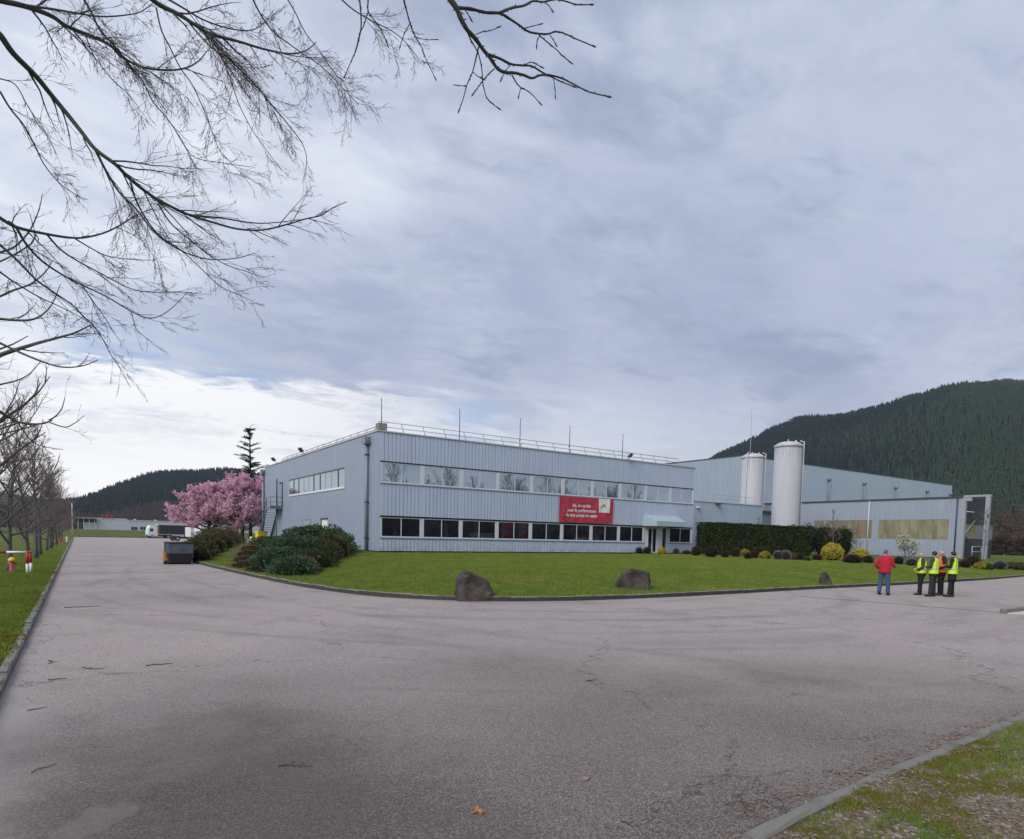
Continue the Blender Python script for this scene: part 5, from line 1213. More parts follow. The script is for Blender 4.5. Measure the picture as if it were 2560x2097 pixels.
# near overhanging trees: limbs follow their own course in space, twigs grow off them
def zA(pts): return [(x / 2.354, y / 2.354) for x, y in pts]
def zB(pts): return [(x / 2.649, 500 + y / 2.649) for x, y in pts]
def zC(pts): return [(800 + x / 2.649, y / 2.649) for x, y in pts]
def limb3d(px, d0, d1, wob=.25, seed=0):
    n = len(px); r = random.Random(seed); out = []
    ph = r.uniform(0, 6)
    for i, (x, y) in enumerate(px): out.append(at(x, y, d0 + (d1 - d0) * i / (n - 1) + wob * math.sin(ph + i * .7)))
    return catmull(out, 4)
def grow(tw, path, r0, rng, dens, L0, lvl, twr, droop, spread_, fan=None):
    n = len(path); tot = sum((path[i + 1] - path[i]).length for i in range(n - 1)); cnt = max(1, int(dens * tot * rng.uniform(.8, 1.2)))
    for c in range(cnt):
        t = rng.uniform(.12, .98); i = min(n - 2, int(t * (n - 1))); p = path[i].lerp(path[i + 1], t * (n - 1) - i); d = (path[i + 1] - path[i]).normalized()
        side = Vector((rng.gauss(0, 1), rng.gauss(0, 1), rng.gauss(0, 1) - .25)); side = side - d * side.dot(d); side.normalize()
        sd = (d * (1.0 if lvl > 1 else .7) + side * spread_ * rng.uniform(.5, 1.3)); L = L0 * rng.uniform(.45, 1.1) * (1.15 - .6 * t)
        seg = 6 if lvl == 3 else (5 if lvl == 2 else 3)
        q = branch_path(p, sd, L, seg, .11 + .05 * (3 - lvl), droop, rng)
        rr = max(twr, r0 * (1 - .7 * t) * .45); tw.tube(q, [max(twr * .6, rr * (1 - .8 * k / seg)) for k in range(seg + 1)], 4 if lvl == 3 else 3, cap=False)
        if lvl > 1: grow(tw, q, rr, rng, dens * (1.9 if lvl == 3 else 1.7), L * .48, lvl - 1, twr, droop * .3, spread_ * 1.05)
T1 = thing('overhanging_tree', 'bare tree outside the left edge whose long drooping branches fill the upper left sky', 'tree', (-2.5, 6.0, 0))
o1 = Vector((-2.5, 6, 0))
LIM = [  # points in the picture, depth start/end, radius start/end, twig density, twig length
    (zA([(-70, 160), (0, 210), (80, 320), (210, 450), (300, 560), (400, 680), (480, 780), (560, 880), (680, 970), (770, 1060), (900, 1160), (1000, 1215), (1120, 1270), (1250, 1310), (1400, 1350), (1550, 1355), (1700, 1320), (1800, 1290), (1890, 1270), (1950, 1230), (2040, 1190)]), 6.0, 8.6, .042, .006, 2.6, .62),
    (zA([(560, 880), (620, 1000), (700, 1130), (800, 1230), (900, 1360), (1000, 1440), (1120, 1500), (1250, 1530), (1400, 1520), (1500, 1490)]), 6.9, 8.2, .020, .005, 3.4, .6),
    (zA([(770, 1080), (800, 1180), (860, 1290), (940, 1390), (1060, 1470), (1180, 1580), (1300, 1690), (1420, 1740)]), 7.2, 8.2, .015, .005, 3.4, .55),
    (zA([(930, 1200), (1000, 1310), (1100, 1400), (1200, 1480), (1330, 1560), (1450, 1600), (1560, 1640)]), 7.4, 8.4, .013, .004, 3.4, .5),
    (zA([(1000, 1215), (1100, 1262), (1300, 1285), (1500, 1315), (1640, 1310), (1800, 1290)]), 7.6, 8.8, .018, .005, 3.0, .5),
    (zA([(-70, -20), (0, 5), (150, 40), (300, 95), (400, 160), (550, 220), (650, 270), (720, 340), (850, 400), (1000, 415), (1100, 400), (1170, 360), (1220, 300)]), 6.3, 8.6, .038, .008, 3.6, .75),
    (zA([(150, 35), (300, 55), (450, 80), (600, 100), (750, 90), (830, 70), (900, 20)]), 6.6, 8.2, .018, .006, 3.4, .6),
    (zA([(300, 95), (420, 200), (540, 320), (660, 470), (760, 560), (830, 660)]), 6.9, 7.9, .012, .004, 3.6, .5),
    (zA([(830, -60), (930, 25), (1050, 85), (1150, 150), (1250, 205), (1400, 245), (1550, 290), (1700, 318), (1800, 300), (1860, 250)]), 6.6, 8.2, .036, .007, 3.4, .7),
    (zA([(1100, 120), (1200, 190), (1300, 300), (1400, 400), (1500, 500), (1600, 620), (1700, 740), (1780, 850), (1805, 950), (1780, 1080)]), 7.2, 8.6, .020, .004, 3.6, .62),
    (zA([(960, -20), (1080, 50), (1200, 120), (1350, 170), (1480, 180), (1560, 130), (1610, 60)]), 7.4, 8.6, .016, .005, 3.4, .6),
    (zA([(470, -40), (530, 60), (590, 180), (680, 280), (760, 380), (840, 480), (900, 600), (1000, 720), (1080, 850), (1150, 930), (1300, 960), (1480, 985)]), 6.8, 8.8, .017, .004, 3.6, .62),
    (zA([(920, 50), (950, 180), (1000, 280), (1060, 400), (1130, 500), (1200, 650), (1250, 780), (1300, 900), (1400, 1000), (1480, 1100)]), 7.2, 8.8, .012, .004, 3.6, .6),
    (zA([(1150, 150), (1260, 260), (1340, 420), (1400, 600), (1480, 760), (1580, 900), (1660, 1010)]), 7.4, 8.8, .010, .004, 3.4, .55),
    (zA([(1480, -20), (1530, 80), (1600, 180), (1700, 260), (1800, 330), (1900, 400), (2000, 500), (2110, 620)]), 7.6, 9.0, .014, .004, 3.8, .6),
    (zA([(1680, -20), (1740, 80), (1800, 200), (1880, 300), (1960, 420), (2040, 520), (2090, 700)]), 7.8, 9.2, .010, .004, 3.8, .6),
    (zA([(1980, -30), (2080, 60), (2200, 130), (2330, 200), (2420, 290), (2480, 380)]), 7.8, 9.2, .012, .004, 4.0, .55),
    (zA([(0, 540), (60, 640), (140, 740), (200, 850), (260, 970), (350, 1080), (450, 1150), (520, 1180)]), 6.3, 7.6, .014, .004, 3.4, .5),
    (zA([(-60, 440), (0, 465), (90, 500), (160, 620), (230, 740), (300, 820)]), 6.3, 7.4, .010, .004, 3.4, .5),
    (zA([(-70, 1240), (0, 1285), (100, 1340), (250, 1375), (400, 1400), (500, 1400), (620, 1370), (720, 1320), (800, 1270), (900, 1230)]), 6.0, 7.8, .026, .006, 3.0, .55),
    (zB([(60, 150), (110, 190), (170, 290), (270, 400), (400, 490), (530, 560), (700, 640), (870, 740), (980, 785), (1080, 760), (1180, 680), (1240, 610)]), 6.3, 8.2, .020, .004, 3.2, .5),
    (zB([(310, 230), (400, 330), (520, 410), (650, 480), (780, 550), (900, 600), (1050, 615), (1200, 610), (1400, 630)]), 6.6, 8.2, .014, .003, 3.2, .48),
    (zB([(500, 260), (600, 320), (700, 370), (800, 390), (950, 400), (1030, 400)]), 6.8, 7.8, .010, .004, 3.2, .45),
    (zB([(540, 560), (620, 680), (700, 790), (760, 890), (785, 920)]), 7.2, 8.0, .009, .003, 3.0, .4),
    (zB([(870, 740), (900, 850), (960, 910), (1030, 970), (1090, 1005)]), 7.6, 8.2, .006, .003, 1.6, .3),
    (zB([(-60, 240), (0, 300), (80, 370), (160, 450), (250, 540), (380, 630), (480, 700), (560, 780), (630, 850), (690, 940), (730, 1020), (790, 1110), (850, 1220), (865, 1245)]), 6.0, 8.2, .018, .003, 3.0, .45),
    (zB([(-60, 440), (0, 480), (100, 550), (250, 640), (400, 710), (500, 760), (620, 830)]), 6.0, 7.6, .014, .004, 3.2, .45),
]
tr_, li_, tw_ = MB(), MB(), MB()
rg = random.Random(77)
tr_.tube([(0, 0, -.2), (.05, .0, 2.0), (.1, .1, 4.2), (0, .1, 7.0), (.1, 0, 9.5)], [.27, .22, .19, .13, .05], 10); tr_.build('trunk', BARKG, T1)
for i, (px, d0, d1, ra, rb, dn, tl) in enumerate(LIM):
    P = [p - o1 for p in limb3d(px, d0, d1, .18, i)]; n = len(P)
    rad = [.78 * (ra + (rb - ra) * (k / (n - 1)) ** .8) for k in range(n)]
    m_ = MB(); m_.tube(P, rad, 7); m_.build('branch', BARKN, T1)
    if px[0][0] < -5 or px[0][1] < -5:   # joins the trunk outside the frame
        z = max(1.8, min(8.5, P[0].z * .72)); st_ = Vector((.05, .05, z)); mid = (st_ + P[0]) / 2 + Vector((0, 0, .25)); li_.tube(catmull([st_, mid, P[0]], 5), [ra * 1.35 - ra * .35 * k / 10 for k in range(11)], 6)
    grow(tw_, P, ra * .7, rg, dn * 1.9, tl * 1.5, 3, .0024, -.012, .60)
li_.build('limb', BARKN, T1); tw_.build('twigs', TWIG, T1)

T2 = thing('overhanging_tree', 'bare tree behind the camera whose single budded branch hangs into the top of the picture', 'tree', (-2.4, -1.6, 0)); o2 = Vector((-2.4, -1.6, 0))
LB = [(zC([(800, -120), (850, -20), (900, 50), (930, 120), (975, 200), (1030, 260), (1080, 330), (1130, 390), (1170, 450), (1220, 480), (1290, 485), (1350, 500), (1405, 520), (1460, 500), (1520, 500), (1600, 520), (1680, 560), (1780, 610), (1900, 640)]), 3.5, 3.9, .020, .0045),
      (zC([(920, 55), (1000, 62), (1100, 85), (1190, 90), (1260, 130), (1320, 170), (1390, 215), (1500, 228), (1560, 212), (1620, 225), (1700, 262), (1800, 303)]), 3.55, 4.0, .0125, .004),
      (zC([(1190, 88), (1270, 55), (1350, 40), (1410, 10), (1480, 15), (1560, -2), (1640, 15), (1700, 33), (1790, 33)]), 3.6, 4.0, .010, .004),
      (zC([(1110, 362), (1190, 390), (1260, 425), (1330, 435), (1400, 440), (1470, 480), (1530, 510), (1600, 545), (1670, 572)]), 3.65, 3.95, .0105, .0035),
      (zC([(1050, 315), (1030, 400), (1010, 480), (975, 560), (950, 650), (925, 722)]), 3.65, 3.7, .0055, .003), (zC([(970, 200), (1000, 270), (1045, 350), (1070, 450), (1080, 560), (1100, 640), (1130, 680), (1172, 712)]), 3.62, 3.75, .0055, .003),
      (zC([(1155, 458), (1110, 500), (1070, 550), (1022, 615)]), 3.7, 3.66, .0045, .003), (zC([(1272, 500), (1300, 550), (1330, 582), (1390, 615), (1448, 676)]), 3.72, 3.8, .005, .003), (zC([(1330, 582), (1318, 632)]), 3.75, 3.75, .0035, .003),
      (zC([(1545, 520), (1555, 580), (1558, 632)]), 3.8, 3.8, .0035, .003), (zC([(1450, 235), (1510, 285), (1570, 335), (1610, 375), (1650, 408)]), 3.8, 3.9, .005, .003), (zC([(1350, 190), (1400, 178), (1450, 165)]), 3.7, 3.75, .0035, .0025),
      (zC([(1030, 232), (1080, 212), (1130, 205), (1178, 185)]), 3.6, 3.65, .0035, .0025), (zC([(1360, 430), (1400, 415), (1455, 440)]), 3.75, 3.8, .0035, .003), (zC([(1260, 435), (1230, 470), (1205, 520)]), 3.7, 3.7, .0035, .003), (zC([(1480, 15), (1510, 35), (1533, 66)]), 3.75, 3.75, .0035, .0035),
      (zC([(1520, 232), (1540, 258), (1555, 285)]), 3.75, 3.75, .003, .003), (zC([(1455, 240), (1440, 270), (1436, 296)]), 3.75, 3.75, .003, .003), (zC([(960, 68), (975, 90), (990, 115)]), 3.6, 3.6, .003, .003), (zC([(940, 570), (965, 573), (915, 568)]), 3.68, 3.68, .0025, .002), (zC([(1015, 480), (1040, 505), (1070, 522)]), 3.68, 3.7, .003, .002),
      (zC([(250, -90), (262, 0), (270, 90), (272, 180), (258, 260), (240, 330), (210, 400), (172, 490)]), 3.9, 4.1, .008, .003), (zC([(310, -90), (318, 0), (320, 80), (370, 150), (420, 230), (440, 280)]), 3.9, 4.1, .007, .003), (zC([(318, 80), (290, 170), (262, 230), (240, 320)]), 4.0, 4.1, .005, .003),
      (zC([(545, -90), (555, 0), (575, 80), (600, 170), (635, 250), (670, 310), (700, 390), (757, 508)]), 3.9, 4.1, .008, .003), (zC([(590, 165), (555, 235), (533, 302)]), 4.0, 4.0, .004, .003), (zC([(620, 245), (700, 265), (762, 265)]), 4.0, 4.1, .003, .002)]
bud = MB(); 
for i, (px, d0, d1, ra, rb) in enumerate(LB):
    P = [p - o2 for p in limb3d(px, d0, d1, .02, i + 50)]; n = len(P); rad = [(ra + (rb - ra) * (k / (n - 1)) ** .7) * .82 * (1 + .12 * rg.uniform(-1, 1)) for k in range(n)]
    m_ = MB(); m_.tube(P, rad, 7); e = (P[-1] - P[-2]).normalized()
    m_.tube([P[-1] - e * .005, P[-1] + e * .008, P[-1] + e * .022, P[-1] + e * .032], [rb * .9, rb * 1.5, rb * 1.35, rb * .3], 6)
    m_.build('branch', BARKN, T2)
    for k in range(2, n - 1):
        if rg.random() < .5:
            d = (P[k + 1] - P[k]).normalized(); sd = d.orthogonal().normalized(); sd.rotate(Quaternion(d, rg.uniform(0, 6.28))); b0 = P[k]; bud.tube([b0, b0 + sd * rad[k] * 1.2 + d * .004, b0 + sd * rad[k] * 2.1 + d * .011], [.003, .0032, .0008], 5)
bud.build('buds', BARKN, T2, kind='stuff')
m_ = MB(); a = at(800 + 800 / 2.649, -120 / 2.649, 3.5) - o2; b = at(800 + 250 / 2.649, -90 / 2.649, 3.9) - o2; c = at(800 + 310 / 2.649, -90 / 2.649, 3.9) - o2; d = at(800 + 545 / 2.649, -90 / 2.649, 3.9) - o2
m_.tube([(0, 0, -.2), (0, 0, 2), (.1, .05, 3.4), (.15, .1, 6), (.2, 0, 9)], [.26, .22, .19, .13, .04], 10); m_.build('trunk', BARKG, T2)
m_ = MB(); m_.tube(catmull([Vector((.1, .05, 3.2)), Vector((.9, .9, 4.6)), a + Vector((-.25, -.2, .35)), a], 6), [.055 - .0355 * k / 18 for k in range(19)], 8); m_.tube(catmull([Vector((.12, .08, 4.6)), b + Vector((-.5, -.5, .5)), d + Vector((0, 0, .12))], 6), [.04 - .028 * k / 12 for k in range(13)], 6)
for q in (b, c, d): m_.tube([q + Vector((-.06, -.06, .25)), q], [.009, .007], 5)
m_.build('limb', BARKN, T2)
# next tree of the row, trunk just outside the frame; its lower limbs curl upwards
T3 = thing('bare_tree', 'nearest visible bare tree of the left row, upturned limbs reaching in from the left edge', 'tree', (-2.9, 18.6, .1), 0, 'bare trees in a row along the left kerb'); o3 = Vector((-2.9, 18.6, .1))
a, b, c = tree_meshes(21, 9.6, .17, 3.2, 36, .28, 8, 5, .0055, (.15, 1.2), .11); a.build('trunk', BARKG, T3); b.build('branches', BARKG, T3); c.build('twigs', TWIGF, T3)
tw_ = MB()
for i, (px, d0, d1, ra, rb, tl) in enumerate(((zB([(-60, 1070), (0, 1030), (120, 990), (250, 950), (400, 910), (500, 880), (600, 830)]), 13.4, 14.2, .055, .012, .9), (zB([(-60, 920), (0, 950), (150, 1020), (300, 1080), (420, 1110), (550, 1100), (650, 1060)]), 13.2, 14.0, .030, .008, .8),
      (zB([(-60, 1240), (0, 1225), (120, 1195), (200, 1150), (270, 1070)]), 13.4, 14.0, .022, .007, .8), (zB([(-60, 1365), (0, 1405), (100, 1460), (220, 1480), (320, 1465), (400, 1400), (430, 1310)]), 13.0, 13.8, .036, .007, .8), (zB([(320, 1465), (430, 1500), (500, 1470), (560, 1430)]), 13.4, 13.8, .014, .006, .6),
      (zB([(120, 1470), (180, 1560), (260, 1620), (420, 1650)]), 13.3, 13.8, .016, .006, .5), (zB([(-60, 790), (0, 790), (150, 800), (250, 780), (340, 700), (400, 560)]), 13.6, 14.6, .034, .008, .9), (zB([(-60, 660), (0, 640), (90, 600), (200, 560), (300, 480), (350, 400)]), 13.8, 14.8, .03, .008, .9),
      (zB([(-60, 380), (0, 350), (100, 310), (200, 200), (260, 60), (280, -40)]), 14, 15, .03, .008, .9), (zB([(-60, 420), (0, 410), (150, 330), (230, 250), (200, 100)]), 14, 15, .022, .006, .8))):
    P = [p - o3 for p in limb3d(px, d0, d1, .15, i + 90)]; n = len(P); m_ = MB(); m_.tube(P, [ra + (rb - ra) * (k / (n - 1)) for k in range(n)], 6); m_.tube([Vector((0, 0, max(1.5, P[0].z - .8))), P[0]], [ra * 1.3, ra], 6); m_.build('branch', BARKG, T3)
    grow(tw_, P, ra, rg, 2.6, tl, 3, .0042, .05, .6)
tw_.build('upturned_twigs', TWIG, T3)

# blossoming cherry trees
PINK = leafmat('pink_blossom', (.58, .32, .43), (.90, .63, .74), (.78, .50, .61), .8, .35)
def blossom_tree(lab, loc, H, sp, seed, sc=(1, 1, 1)):
    t = thing('cherry_tree', lab, 'tree', loc, 0, 'pink cherry trees beyond the stair'); tips = []
    a, b, c = tree_meshes(seed, H, .26, sp, 34, .22, 10, 5, .010, (.1, 1.3), .07, tips, leader=False)
    mb = MB(); r = random.Random(seed)
    for p in tips:
        for _ in range(9):
            if r.random() < .15: continue
            q = p + Vector((r.gauss(0, .09), r.gauss(0, .09), r.gauss(0, .09))); leaf_quad(mb, q, Vector((0, 0, .3)), r.uniform(.045, .12), 0, .7, 1)
    a.build('trunk', BLACKB, t); b.build('branches', BLACKB, t); c.build('twigs', BLACKB, t); mb.build('blossom', PINK, t); t.scale = sc; return t
BLACKB = basic('dark_cherry_bark', (.020, .016, .016), .9)
blossom_tree('broad pink blossoming cherry tree, the larger and right one, beside the stair', (16.6, 83.5, .75), 10.2, 5.6, 31, (1, 1, 1.14))
blossom_tree('lower pink blossoming cherry tree spreading to the left over the parked trucks', (12.9, 84.5, .7), 9.6, 5.3, 32, (1.1, 1.1, 1.02))
# cedar behind
def cedar():
    base = (20.4, 97, .4); t = thing('cedar_tree', 'tall sparse dark evergreen with layered drooping boughs rising behind the pink blossom', 'tree', base); H = 16.6
    tr = MB(); br = MB(); fo = MB(); r = random.Random(5); tr.tube([(0, 0, -.3), (.05, 0, H * .5), (0, 0, H - .6), (.25, 0, H - .1), (.65, 0, H + .15)], [.28, .16, .05, .03, .015], 7); tr.build('trunk', BLACKB, t)
    z = 3.0
    while z < H - .5:
        f = (H - z) / (H - 3); L0 = .45 + 4.3 * f ** .85; n = 5 if z > 11 else 7
        for k in range(n):
            a = r.uniform(0, 6.28); L = L0 * r.uniform(.45, 1.12); P = branch_path(Vector((0, 0, z + r.uniform(-.2, .2))), Vector((math.cos(a), math.sin(a), .42)), L, 6, .05, -.045, r)
            br.tube(P, [.05 * f + .012 - (.045 * f + .006) * i / 6 for i in range(7)], 4, cap=False)
            for i in range(1, 7):
                for _ in range(int(14 + 20 * f)):
                    q = P[i - 1].lerp(P[i], r.random()) + Vector((r.gauss(0, .09), r.gauss(0, .09), r.gauss(-.03, .05))); d = Vector((math.cos(a) + r.gauss(0, .7), math.sin(a) + r.gauss(0, .7), r.gauss(-.12, .2))).normalized()
                    s_ = r.uniform(.18, .42); w = Vector((-d.y, d.x, r.gauss(0, .3))) * .045; fo.poly([q - w, q + d * s_, q + w])
        z += (.72 if z > 8 else .6) * r.uniform(.7, 1.25)
    br.build('branches', BLACKB, t); fo.build('foliage', leafmat('cedar_needles', (.020, .036, .030), (.055, .080, .062), None, .8, 0), t)
cedar()
# white magnolia-like shrub before the shed
def magnolia():
    p = onX(*z1p(672, 905), 71.0); t = thing('flowering_shrub', 'small white blossoming shrub tree in front of the shed panels', 'tree', (p.x, p.y, .6)); tips = []
    a, b, c = tree_meshes(44, 3.6, .05, 2.0, 18, .1, 8, 4, .008, (.5, 1.25), .05, tips, leader=False)
    mb = MB(); r = random.Random(3)
    for q in tips:
        for _k in range(2): leaf_quad(mb, q + Vector((r.gauss(0, .05), r.gauss(0, .05), r.gauss(0, .05))), Vector((0, 0, 1)), r.uniform(.04, .085), 0, .7, 1)
    a.build('trunk', TWIG, t); b.build('branches', TWIG, t); c.build('twigs', TWIG, t); mb.build('blossom', leafmat('white_blossom', (.50, .52, .40), (.68, .68, .58), None, .8, .3), t)
magnolia()
def smalltree(px, py, X, H, lab, seed, z=.6, sp=1.6):
    p = onX(px, py, X); t = thing('bare_shrub_tree', lab, 'tree', (p.x, p.y, z), 0, 'small bare trees near the shed')
    a, b, c = tree_meshes(seed, H, .05, sp, 16, .15, 6, 3, .010, (.5, 1.25), .05); a.build('trunk', TWIGF, t); b.build('branches', TWIGF, t); c.build('twigs', TWIGF, t)
smalltree(2460, 1392, 79, 5.4, 'thin bare tree in front of the open end bay of the shed', 51, sp=2.4)
smalltree(2082, 1390, 63, 4.8, 'thin bare tree poking above the loose evergreens', 52, sp=1.7)
smalltree(1893, 1388, 58, 4.0, 'wispy bare sapling before the clipped hedge', 53, sp=1.2)
smalltree(2140, 1392, 69, 3.6, 'thin bare sapling at the right end of the hedge', 54, sp=1.3)

# ------------------------------------------------------------------ boulders on the lawn
ROCK = NT('boulder_rock'); n = ROCK.noise(1.2, 8, .7, vec=ROCK.obj); c = ROCK.mix(ROCK.step(n, .35, .65), (.018, .014, .013), (.095, .074, .064)); c = ROCK.mix(ROCK.M('MULTIPLY', ROCK.step(ROCK.noise(3, 6, .7, vec=ROCK.obj), .56, .7), .7), c, (.20, .17, .14))
ROCK.set('Base Color', c); ROCK.set('Roughness', .85); ROCK.bump(ROCK.noise(5, 8, .7, vec=ROCK.obj), 1, .06); ROCK = ROCK.mat
def boulder(lab, px, py, wpx, hpx, seed, shape):
    p = gpt(px, py); dep = (p - CAMPOS).dot(_f); w = wpx * dep / FPX; h = hpx * dep / FPX
    bm = bmesh.new(); bmesh.ops.create_icosphere(bm, subdivisions=4, radius=1)
    for v in bm.verts:
        d = v.co.copy(); k = 1 + .25 * mnoise.noise(d * 1.2 + Vector((seed, 0, 0))) + .10 * mnoise.noise(d * 3.1 + Vector((seed, 3, 0)))
        for (nx, ny, nz, cut) in shape:
            q = d.x * nx + d.y * ny + d.z * nz
            if q * k > cut: k = cut / q
        v.co = d * (k + .055 * mnoise.noise(d * 5 + Vector((seed, 1, 0))) + .03 * mnoise.noise(d * 11))
    xs = [v.co.x for v in bm.verts]; zs_ = [v.co.z for v in bm.verts]; sx = w / (max(xs) - min(xs)); sz = h * 1.75 / (max(zs_) - min(zs_))
    for v in bm.verts: v.co = Vector((v.co.x * sx, v.co.y * sx * .8, (v.co.z - min(zs_)) * sz - h * .75))
    me = bpy.data.meshes.new('boulder'); bm.to_mesh(me); bm.free(); me.materials.append(ROCK); me.polygons.foreach_set('use_smooth', [True] * len(me.polygons))
    o = link(me, 'boulder', None, lab, 'boulder', 'boulders on the lawn', loc=p); o.rotation_euler = (0, 0, -YAW + 0); return o
boulder('largest boulder on the lawn, left of the three, sloping down to the right', 1180, 1489, 99, 68, 2.6, ((.35, 0, .9, .66), (-.9, -.1, .3, .90), (.3, -1, .1, .8), (.8, 0, .5, .85)))
boulder('middle boulder on the lawn, wide with a flat pale top', 1585, 1469, 94, 50, 4.7, ((.15, 0, 1, .62), (-.7, 0, .7, .68), (.9, 0, .2, .8), (0, -1, .2, .7)))
boulder('smallest boulder, pointed grey stone near the people', 2062, 1461, 32, 34, 9.1, ((.6, 0, .7, .62), (-.6, 0, .7, .7)))

# ------------------------------------------------------------------ skip, bin, hydrants, guard
SKM = basic('skip_grey_steel', (.115, .135, .165), .55, var=.25, scale=3, dirt=(.06, .045, .035)); SKD = basic('skip_black_and_shade', (.016, .017, .020), .6, var=.3)
sk = thing('skip', 'open topped dark steel waste skip standing on the asphalt before the brown hedge', 'skip', (4.70, 39.7, 0))
mb = MB(); wt, wb = .63, .58   # half widths top/bottom
def skring(z, hw, y0, y1): return [(-hw, y0, z), (hw, y0, z), (hw, y1, z), (-hw, y1, z)]
R0_, R1_, R2_ = skring(.06, wb - .06, .15, 1.5), skring(.62, wb + .03, .02, 1.75), skring(1.20, wt, -.08, 1.95)
mb = MB()
for A, Bq in ((R0_, R1_),):
    for k in range(4): j = (k + 1) % 4; mb.poly([A[k], A[j], Bq[j], Bq[k]])
mb.poly(R0_[::-1]); mb.build('lower_hull', SKD, sk)  # black here is shade on the inclined lower hull, painted in
mb = MB()
for k in range(4): j = (k + 1) % 4; mb.poly([R1_[k], R1_[j], R2_[j], R2_[k]])
mb.build('upper_hull', SKM, sk)
mb = MB()
for k in range(4):
    j = (k + 1) % 4; mb.tube([R2_[k], R2_[j]], .04, 4)
mb.build('rim', SKD, sk)
for X in (-wt, wt):
    for y in (.4, .95, 1.5): mb = MB(); mb.box((X - .04, y, .35), (X + .04, y + .08, 1.18)); mb.build('side_rib', SKM, sk)
mb = MB(); mb.box((-wb, .5, 0), (wb, .6, .1)); mb.box((-wb, 1.2, 0), (wb, 1.3, .1)); mb.build('skid', SKD, sk)
mb = MB(); mb.poly([(-wt + .06, 0, .95), (wt - .06, 0, .95), (wt - .06, 1.85, .95), (-wt + .06, 1.85, .95)]); mb.build('waste', basic('skip_waste', (.10, .08, .06), .9, var=.5), sk)
t = thing('wheelie_cart', 'small orange wheeled cart half hidden at the left side of the skip', 'cart', (3.98, 40.2, 0)); mb = MB(); mb.box((-.09, -.1, .2), (.09, .3, .68)); mb.build('body', basic('orange_plastic', (.55, .24, .04), .5), t)
for y in (-.1, .2): mb = MB(); mb.tube([(-.08, y, .11), (.08, y, .11)], .11, 10); mb.build('wheel', BLACK, t)
p = onX(*z5p(985, 1158), 16.5); t = thing('grit_bin', 'bright yellow lidded grit bin at the foot of the escape stair', 'bin', (p.x - .1, p.y, .95), .2)
mb = MB(); mb.box((-.5, -.35, 0), (.5, .35, .82)); mb.build('tub', YELL, t); mb = MB(); mb.obox([(-.54, -.39), (.54, -.39), (.54, .39), (-.54, .39)], .82, .98); mb.build('lid', YELL, t); t.scale = (1.0, 1.0, 1.05)
t = thing('plastic_canister', 'small white canister standing left of the yellow grit bin', 'canister', (p.x - 1.05, p.y + .3, .85)); mb = MB(); mb.loft([(0, 0, 0, .17, .15), (0, 0, .4, .18, .16), (0, 0, .52, .06, .06)], 10); mb.build('body', WHITE, t); mb = MB(); mb.loft([(0, 0, .52, .05, .05), (0, 0, .57, .05, .05)], 8); mb.build('cap', DARKGREY, t)
mb = MB(); mb.box((12.6, 56.5, .0), (16.9, 58.0, 1.02)); mb.build('concrete_path', CONC, None, kind='structure')
# hydrant guard
def hydrant(lab, loc, s, cap):
    t = thing('fire_hydrant', lab, 'hydrant', loc); t.scale = (s, s, s)
    mb = MB(); mb.loft([(0, 0, 0, .13, .13), (0, 0, .06, .13, .13), (0, 0, .07, .09, .09), (0, 0, .46, .095, .095)], 14); mb.build('barrel', ORED, t)
    mb = MB(); mb.loft([(0, 0, .46, .115, .115), (0, 0, .54, .12, .12), (0, 0, .60, .08, .08), (0, 0, .64, .03, .03)], 14); mb.build('cap', cap, t)
    for a in (0, 2.4): mb = MB(); v = Vector((math.cos(a), math.sin(a), 0)); mb.tube([Vector((0, 0, .38)) + v * .07, Vector((0, 0, .38)) + v * .17], .045, 10); mb.build('outlet', REDP, t)
    return t
hydrant('red fire hydrant with yellow cap inside the red and white guard', (-2.13, 31.1, .12), .95, YELL)
g = thing('hydrant_guard', 'red and white striped steel guard hoop on the grass in front of the hydrant', 'barrier', (-2.15, 30.0, .1))
def stripes(parent, segs):
    for a, b, m_ in segs:
        mb = MB(); mb.tube([a, b], .045, 8); mb.build('striped_tube', m_, parent)
stripes(g, [((.55, 0, 0), (.55, 0, .42), WHITE), ((.55, 0, .42), (.55, 0, .88), REDP), ((.55, 0, .85), (-.05, 0, .85), WHITE), ((-.05, 0, .85), (-.75, 0, .85), REDP), ((-.75, 0, .88), (-.75, 0, .45), WHITE), ((-.75, 0, .45), (-.75, 0, 0), REDP),
            ((.62, .75, 0), (.62, .75, .42), WHITE), ((.62, .75, .42), (.62, .75, .88), REDP), ((.55, 0, .85), (.62, .75, .85), REDP)])
p = onz(160, 1358, 0); hydrant('distant red hydrant on the verge near the end of the tree row', (-1.65, 86, .0), 1.1, REDP)
t = thing('marker_post', 'short white marker post just beyond the distant red hydrant', 'post', (-1.2, 100, -.1)); mb = MB(); mb.tube([(0, 0, 0), (0, 0, .75)], .1, 8); mb.build('post', WHITE, t); mb = MB(); mb.tube([(0, 0, .55), (0, 0, .8)], .13, 8); mb.build('cap', WHITE, t)

